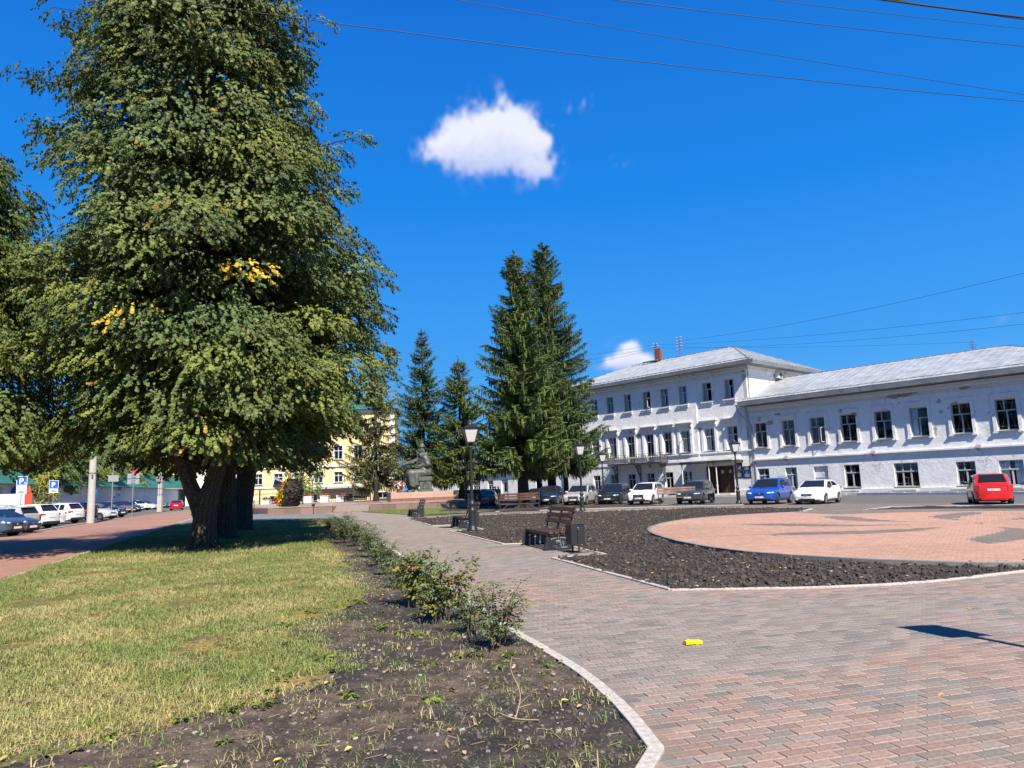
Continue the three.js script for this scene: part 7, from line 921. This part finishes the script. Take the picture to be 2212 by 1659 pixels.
// ---------------------------------------------------------------- poles, signs, flags on the left street
{
  const p1 = thing('concrete_pole', 'thick pale concrete pole on the red sidewalk edge', 'pole', [-32.0, 0, -54.8]); part(p1, 'shaft', lathe([[0, 0], [0.27, 0], [0.27, 0.02], [0.22, 9.5], [0, 9.5]], 16), M.concrete); part(p1, 'clamp', [cyl(0.28, 0.28, 0.06, 0, 3.75, 0, 14), box(0.1, 0.3, 0.12, 0.12, 3.5, 0.22)], M.ironGrey);
  const p2 = thing('concrete_pole', 'square banded concrete pole with a grey box, farther up the street', 'pole', [-46.0, 0, -94]); part(p2, 'shaft', [box(0.2, 9, 0.34, -0.14, 4.5, 0), box(0.2, 9, 0.34, 0.14, 4.5, 0), box(0.56, 2.0, 0.42, 0, 1.0, 0)], M.concrete); for (let i = 0; i < 8; i++) part(p2, 'band', box(0.52, 0.05, 0.38, 0, 2.2 + i * 0.8, 0), M.ironGrey); part(p2, 'cabinet', rbox(0.55, 0.65, 0.3, 0.02, -0.1, 4.2, 0.3), M.galv);
  const sg = (draw, w, h) => { const cv = document.createElement('canvas'); cv.width = 256; cv.height = Math.round(256 * h / w); const c = cv.getContext('2d'); draw(c, 256, cv.height); const t = new THREE.CanvasTexture(cv); t.colorSpace = THREE.SRGBColorSpace; return mat([0.85, 0.85, 0.85], 0.45, { map: t }); };
  const plate = (T, name, w, h, x, y, z, m) => { const b = part(T, name, rbox(w, h, 0.02, 0.006, x, y, z), M.galv); part(b, 'printed_face', new THREE.PlaneGeometry(w, h).translate(x, y, z + 0.013), m, false); };
  const pm = (dis) => sg((c, w, h) => { c.fillStyle = '#f2f4f6'; c.fillRect(0, 0, w, h); c.fillStyle = '#0b55c4'; c.fillRect(10, 10, w - 20, h - 20); c.fillStyle = '#f4f6f8'; c.font = 'bold 210px sans-serif'; c.textBaseline = 'middle'; c.fillText('P', 52, h / 2 + 8); if (dis) { c.strokeStyle = '#f4f6f8'; c.lineWidth = 7; c.beginPath(); c.arc(205, 205, 20, 0, 6.3); c.stroke(); c.beginPath(); c.moveTo(196, 160); c.lineTo(198, 190); c.lineTo(222, 190); c.lineTo(232, 214); c.stroke(); } }, 1, 1);
  const dist = sg((c, w, h) => { c.fillStyle = '#f2f2f0'; c.fillRect(0, 0, w, h); c.strokeStyle = '#111'; c.lineWidth = 5; c.strokeRect(5, 5, w - 10, h - 10); c.fillStyle = '#111'; c.font = 'bold 58px sans-serif'; c.textBaseline = 'middle'; c.textAlign = 'center'; c.fillText('10 м', w / 2, h / 2 + 4); for (const x of [30, w - 30]) { c.fillRect(x - 4, 34, 8, h - 62); c.beginPath(); c.moveTo(x - 15, 48); c.lineTo(x, 18); c.lineTo(x + 15, 48); c.fill(); } }, 0.7, 0.35);
  const carP = sg((c, w, h) => { c.fillStyle = '#f2f2f0'; c.fillRect(0, 0, w, h); c.strokeStyle = '#111'; c.lineWidth = 5; c.strokeRect(5, 5, w - 10, h - 10); c.fillStyle = '#111'; c.fillRect(60, h / 2, 140, 20); c.fillRect(90, h / 2 - 20, 76, 22); c.beginPath(); c.arc(92, h / 2 + 24, 12, 0, 6.3); c.arc(170, h / 2 + 24, 12, 0, 6.3); c.fill(); }, 0.7, 0.35);
  const s1 = thing('parking_sign', 'blue P sign with wheelchair mark and 10 m plate', 'road sign', [-40.2, 0, -59], 0.55); part(s1, 'post', bar([0, 0, -0.03], [0, 3.85, -0.03], 0.035, 0.035, 8), M.galv); plate(s1, 'sign_plate', 0.72, 0.72, 0, 3.5, 0, pm(true)); plate(s1, 'sign_plate', 0.72, 0.34, 0, 2.95, 0, dist); plate(s1, 'sign_plate', 0.72, 0.34, 0, 2.59, 0, carP);
  const s2 = thing('parking_sign', 'plain blue P sign with car plate below', 'road sign', [-41.4, 0, -65], 0.55); part(s2, 'post', bar([0, 0, -0.03], [0, 3.6, -0.03], 0.035, 0.035, 8), M.galv); plate(s2, 'sign_plate', 0.72, 0.72, 0, 3.25, 0, pm(false)); plate(s2, 'sign_plate', 0.72, 0.34, 0, 2.68, 0, carP);
  const arrow = sg((c, w, h) => { c.fillStyle = '#0b55c4'; c.fillRect(0, 0, w, h); c.fillStyle = '#f4f6f8'; c.fillRect(w / 2 - 16, 90, 32, 130); c.beginPath(); c.moveTo(w / 2 - 50, 110); c.lineTo(w / 2, 36); c.lineTo(w / 2 + 50, 110); c.fill(); }, 1, 1);
  const s3 = thing('direction_sign', 'round blue sign with white upward arrow', 'road sign', [-54.0, 0, -93], 0.5); part(s3, 'post', bar([0, 0, -0.04], [0, 3.1, -0.04], 0.035, 0.035, 8), M.galv); { const g = new THREE.CircleGeometry(0.36, 24).translate(0, 2.84, 0.014); part(s3, 'sign_plate', cyl(0.37, 0.37, 0.02, 0, 2.84, 0, 24, 0, Math.PI / 2), M.galv); part(s3, 'printed_face', g, arrow, false); }
  const s4 = thing('sign_post', 'slim pole with grey sign backs beside the silver hatchback', 'road sign', [-38.9, 0, -70], 0.5); part(s4, 'post', bar([0, 0, 0], [0, 5, 0], 0.04, 0.04, 8), M.galv); part(s4, 'sign_back', rbox(0.9, 0.6, 0.02, 0.01, 0.05, 3.75, 0.06), M.galv);
  const s5 = thing('sign_post', 'pole with two grey sign backs beyond the black off-roader', 'road sign', [-40.6, 0, -77], 0.4); part(s5, 'post', bar([0, 0, 0], [0, 4.6, 0], 0.04, 0.04, 8), M.galv); for (const y of [3.55, 4.15]) { const p = part(s5, 'sign_back', rbox(1.15, 0.52, 0.02, 0.01, 0, y, -0.06), M.galv); part(p, 'clamp', [box(0.4, 0.04, 0.05, 0, y + 0.12, -0.02), box(0.4, 0.04, 0.05, 0, y - 0.14, -0.02)], M.ironGrey); } part(s5, 'triangle_back', extr([[-0.4, 4.95], [0.4, 4.95], [0, 4.3]], 0.02).translate(0, 0, -0.1), mat([0.5, 0.04, 0.03], 0.5));
  const flag = (l, x, z, m) => { const T = thing('feather_flag', l, 'flag', [x, 0, z], 0.5, 'feather flags by the kiosk'); part(T, 'mast', tube([[0, 0, 0], [0, 2.4, 0], [0.1, 3.2, 0], [0.4, 3.5, 0]], 0.02, 24, 5), M.galv); part(T, 'cloth', extr([[0.03, 0.6], [0.6, 0.7], [0.68, 2.4], [0.42, 3.45], [0.1, 3.1], [0.03, 2.4]], 0.01), m); };
  flag('blue feather flag behind the parked estate', -50.2, -72, mat([0.02, 0.12, 0.5], 0.8)); flag('red feather flag beside the blue one', -49.4, -73, mat([0.5, 0.05, 0.03], 0.8));
  const bd = thing('notice_board', 'white notice board left behind the parked estate', 'notice board', [-43.3, 0, -62], 0.55); part(bd, 'board', rbox(2.3, 1.1, 0.06, 0.02, 0, 1.95, 0), M.white); for (const s of [-1, 1]) part(bd, 'leg', box(0.07, 2.2, 0.07, s * 0.95, 1.1, -0.07), M.ironGrey);
}
// ---------------------------------------------------------------- people
function person(label, x, z, turn, o) {
  const T = thing('person', label, 'person', [x, o.y ?? 0, z], turn, o.group), st = o.stride ?? 0.12, B = [[[0, 0.95, 0], [0, 1.12, 0], 0.15, 0.15, 0.06], [[-0.07, 1.1, 0], [-0.1, 1.38, 0], 0.12, 0.11, 0.06], [[0.07, 1.1, 0], [0.1, 1.38, 0], 0.12, 0.11, 0.06], [[0, 1.38, 0], [0, 1.52, 0], 0.09, 0.055, 0.05], [[-0.09, 0.95, 0], [-0.1, 0.5, st], 0.105, 0.07, 0.04], [[-0.1, 0.5, st], [-0.1, 0.09, st * 0.7], 0.068, 0.045, 0.03], [[0.09, 0.95, 0], [0.1, 0.5, -st * 0.4], 0.105, 0.07, 0.04], [[0.1, 0.5, -st * 0.4], [0.1, 0.09, -st * 1.4], 0.068, 0.045, 0.03], [[-0.1, 0.045, st * 0.7 - 0.04], [-0.11, 0.04, st * 0.7 + 0.17], 0.045, 0.035, 0.03], [[0.1, 0.045, -st * 1.4 - 0.04], [0.11, 0.04, -st * 1.4 + 0.17], 0.045, 0.035, 0.03], [[-0.17, 1.4, 0], [-0.24, 1.12, -0.04], 0.06, 0.048, 0.05], [[-0.24, 1.12, -0.04], [-0.24, 0.88, 0.06], 0.045, 0.034, 0.03], [[0.17, 1.4, 0], [0.24, 1.12, 0.02], 0.06, 0.048, 0.05], [[0.24, 1.12, 0.02], [0.24, 0.88, 0.1], 0.045, 0.034, 0.03]];
  const body = sdfGeo((px, py, pz) => { let d = 9; for (const [a, b, r0, r1, k] of B) d = smin(d, capsule(px, py, pz, a, b, r0, r1), k); return d; }, [0, 0.78, 0], 0.82, 62);
  const head = sdfGeo((px, py, pz) => { let d = Math.hypot(px / 0.078, (py - 1.64) / 0.115, pz / 0.095) * 0.09 - 0.09; d = smin(d, capsule(px, py, pz, [0, 1.63, 0.09], [0, 1.615, 0.105], 0.012, 0.016), 0.02); d = smin(d, Math.hypot(Math.abs(px) - 0.08, py - 1.64, pz) - 0.02, 0.015); return d; }, [0, 1.64, 0], 0.17, 30);
  const hands = []; for (const [hx, hz] of [[-0.24, 0.07], [0.24, 0.11]]) { hands.push(limb([[hx, 0.89, hz], [hx, 0.8, hz + 0.01]], [0.03, 0.036], 7)); for (let f = 0; f < 4; f++) hands.push(limb([[hx, 0.81, hz - 0.025 + f * 0.018], [hx * 0.99, 0.765, hz - 0.025 + f * 0.018], [hx * 0.95, 0.735 + 0.006 * Math.abs(f - 1.5), hz - 0.02 + f * 0.018]], [0.009, 0.009, 0.007], 5)); hands.push(limb([[hx, 0.86, hz + 0.03], [hx * 0.95, 0.82, hz + 0.05], [hx * 0.92, 0.79, hz + 0.05]], [0.011, 0.01, 0.008], 5)); }
  part(T, 'body', mergeGeometries([body]), o.pants, false); part(T, 'head', mergeGeometries([head, ...hands]), mat([0.42, 0.26, 0.19], 0.7), false);
  part(T, 'top', sdfGeo((px, py, pz) => { let d = 9; for (const i of [0, 1, 2, 10, 11, 12, 13]) { const [a, b, r0, r1, k] = B[i]; const bb = (i === 11 || i === 13) && !o.sleeves ? a : b; d = smin(d, capsule(px, py, pz, a, bb, r0 + 0.014, r1 + 0.014), k); } return Math.max(d, 0.9 - py, py - 1.47); }, [0, 1.18, 0], 0.46, 44), o.top, false);
  part(T, 'hair', sdfGeo((px, py, pz) => { const d = Math.hypot(px / 0.088, (py - 1.655) / 0.118, (pz + 0.012) / 0.105) * 0.1 - 0.1; return Math.max(d, (pz - 0.045) - (py - 1.68) * 0.9, 1.58 - py); }, [0, 1.65, 0], 0.17, 28), mat([0.02, 0.015, 0.012], 0.7), false);
  return T;
}
{
  person('person in dark clothes with a bag, half hidden by the forked trunk', -30.4, -69, 2.6, { pants: mat([0.01, 0.01, 0.012], 0.9), top: mat([0.012, 0.012, 0.015], 0.9), sleeves: true, stride: 0.2 });
  const bg = thing('shoulder_bag', 'grey bag carried beside the person in dark clothes', 'bag', [-30.72, 0.78, -68.85], 0.3); part(bg, 'pouch', rbox(0.36, 0.42, 0.14, 0.03, 0, 0, 0), mat([0.1, 0.1, 0.11], 0.8)); part(bg, 'strap', tube([[-0.12, 0.2, 0], [0, 0.42, 0], [0.12, 0.2, 0]], 0.012, 14, 5), M.black);
  const g = 'people beyond the spruces';
  person('person in a patterned dark top beyond the spruces', -2.83, -80, 0.6, { group: g, pants: mat([0.13, 0.05, 0.05], 0.9), top: mat([0.09, 0.04, 0.045], 0.9), sleeves: true, y: -0.05 });
  person('person in black glimpsed between the two others', -2.5, -81, 1.4, { group: g, pants: mat([0.02, 0.02, 0.022], 0.9), top: mat([0.02, 0.02, 0.022], 0.9), y: -0.05 });
  person('person in a purple shirt beyond the spruces', -2.25, -79.6, 2.2, { group: g, pants: mat([0.02, 0.02, 0.03], 0.9), top: mat([0.08, 0.06, 0.24], 0.9), y: -0.05 });
  person('person in a yellow top beyond the dark blue sedan', -1.95, -81, 2.9, { group: g, pants: mat([0.05, 0.05, 0.06], 0.9), top: mat([0.5, 0.42, 0.08], 0.9), y: -0.05 });
}
// ---------------------------------------------------------------- overhead wires
{
  const wm = mat([0.012, 0.012, 0.014], 0.6);
  const wire = (label, a, b, sag, r, ext0 = 0, ext1 = 0) => { const P = []; for (let i = 0; i <= 28; i++) { const t = lerp(-ext0, 1 + ext1, i / 28); P.push([lerp(a[0], b[0], t), lerp(a[1], b[1], t) - sag * 4 * t * (1 - t), lerp(a[2], b[2], t)]); } const o = part(scene, numbered('overhead_wire'), tube(P, r, 56, 5), wm); tag(o, label, 'wire', 'overhead wires'); };
  const pt = (az, el, h) => { const d = (h - 1.6) / Math.tan(el * D2R); return [Math.sin(az * D2R) * d, h, -Math.cos(az * D2R) * d]; };
  wire('lowest of the long wires crossing the sky to the tree', pt(-26.8, 33.87, 10.5), pt(37.69, 23.05, 9.6), 0.12, 0.008, 0.8, 0.8);
  wire('second long wire, thinner, meeting the lowest at right', pt(-3.55, 36.25, 10.9), pt(37.74, 23.46, 9.8), 0.05, 0.006, 0.8, 0.8);
  wire('third long wire crossing the sky at upper right', pt(10.02, 35.54, 11.2), pt(38.12, 26.21, 10.6), 0.03, 0.008, 0.8, 0.8);
  wire('fourth thin wire high at upper right', pt(22.6, 33.46, 11.3), pt(38.25, 27.19, 10.9), 0.02, 0.006, 1.2, 0.8);
  wire('thick black cable in the upper right corner', pt(30.29, 31.49, 9.6), pt(38.34, 27.8, 9.4), 0.01, 0.016, 1.5, 0.8);
  wire('twisted companion of the thick black cable', pt(30.29, 31.6, 9.63), pt(38.34, 27.7, 9.43), 0.012, 0.01, 1.5, 0.8);
  const m1 = [17.84, 18.3, -87.37], m2 = [20.2, 18.2, -84.84];
  wire('wire rising right from the slim roof mast', m2, [35.6, 14.94, -48.3], 0.5, 0.014, 0, 0.5);
  wire('wire running right from the rusty roof mast', m1, [35.35, 12.21, -48.48], 0.4, 0.012, 0, 0.4);
  wire('lower wire running right past the roof ridge', [17.84, 17.9, -87.37], [35.28, 11.41, -48.53], 0.5, 0.012, 0, 0.4);
  wire('wire from the ridge mast to the slim roof mast', [40.53, 12.75, -62.31], [20.2, 17.4, -84.84], 0.2, 0.01, 0, 0);
  wire('upper wire leaving the rusty mast behind the spruces', m1, [-25, 16.6, -96], 0.6, 0.014, 0, 0.6);
  wire('middle wire leaving the rusty mast behind the spruces', [17.84, 18.0, -87.37], [-25, 15.2, -96], 0.8, 0.014, 0, 0.6);
  wire('lower wire leaving the rusty mast behind the spruces', [17.84, 17.8, -87.37], [-25, 13.6, -96], 0.9, 0.012, 0, 0.6);
}
renderer.render(scene, camera);
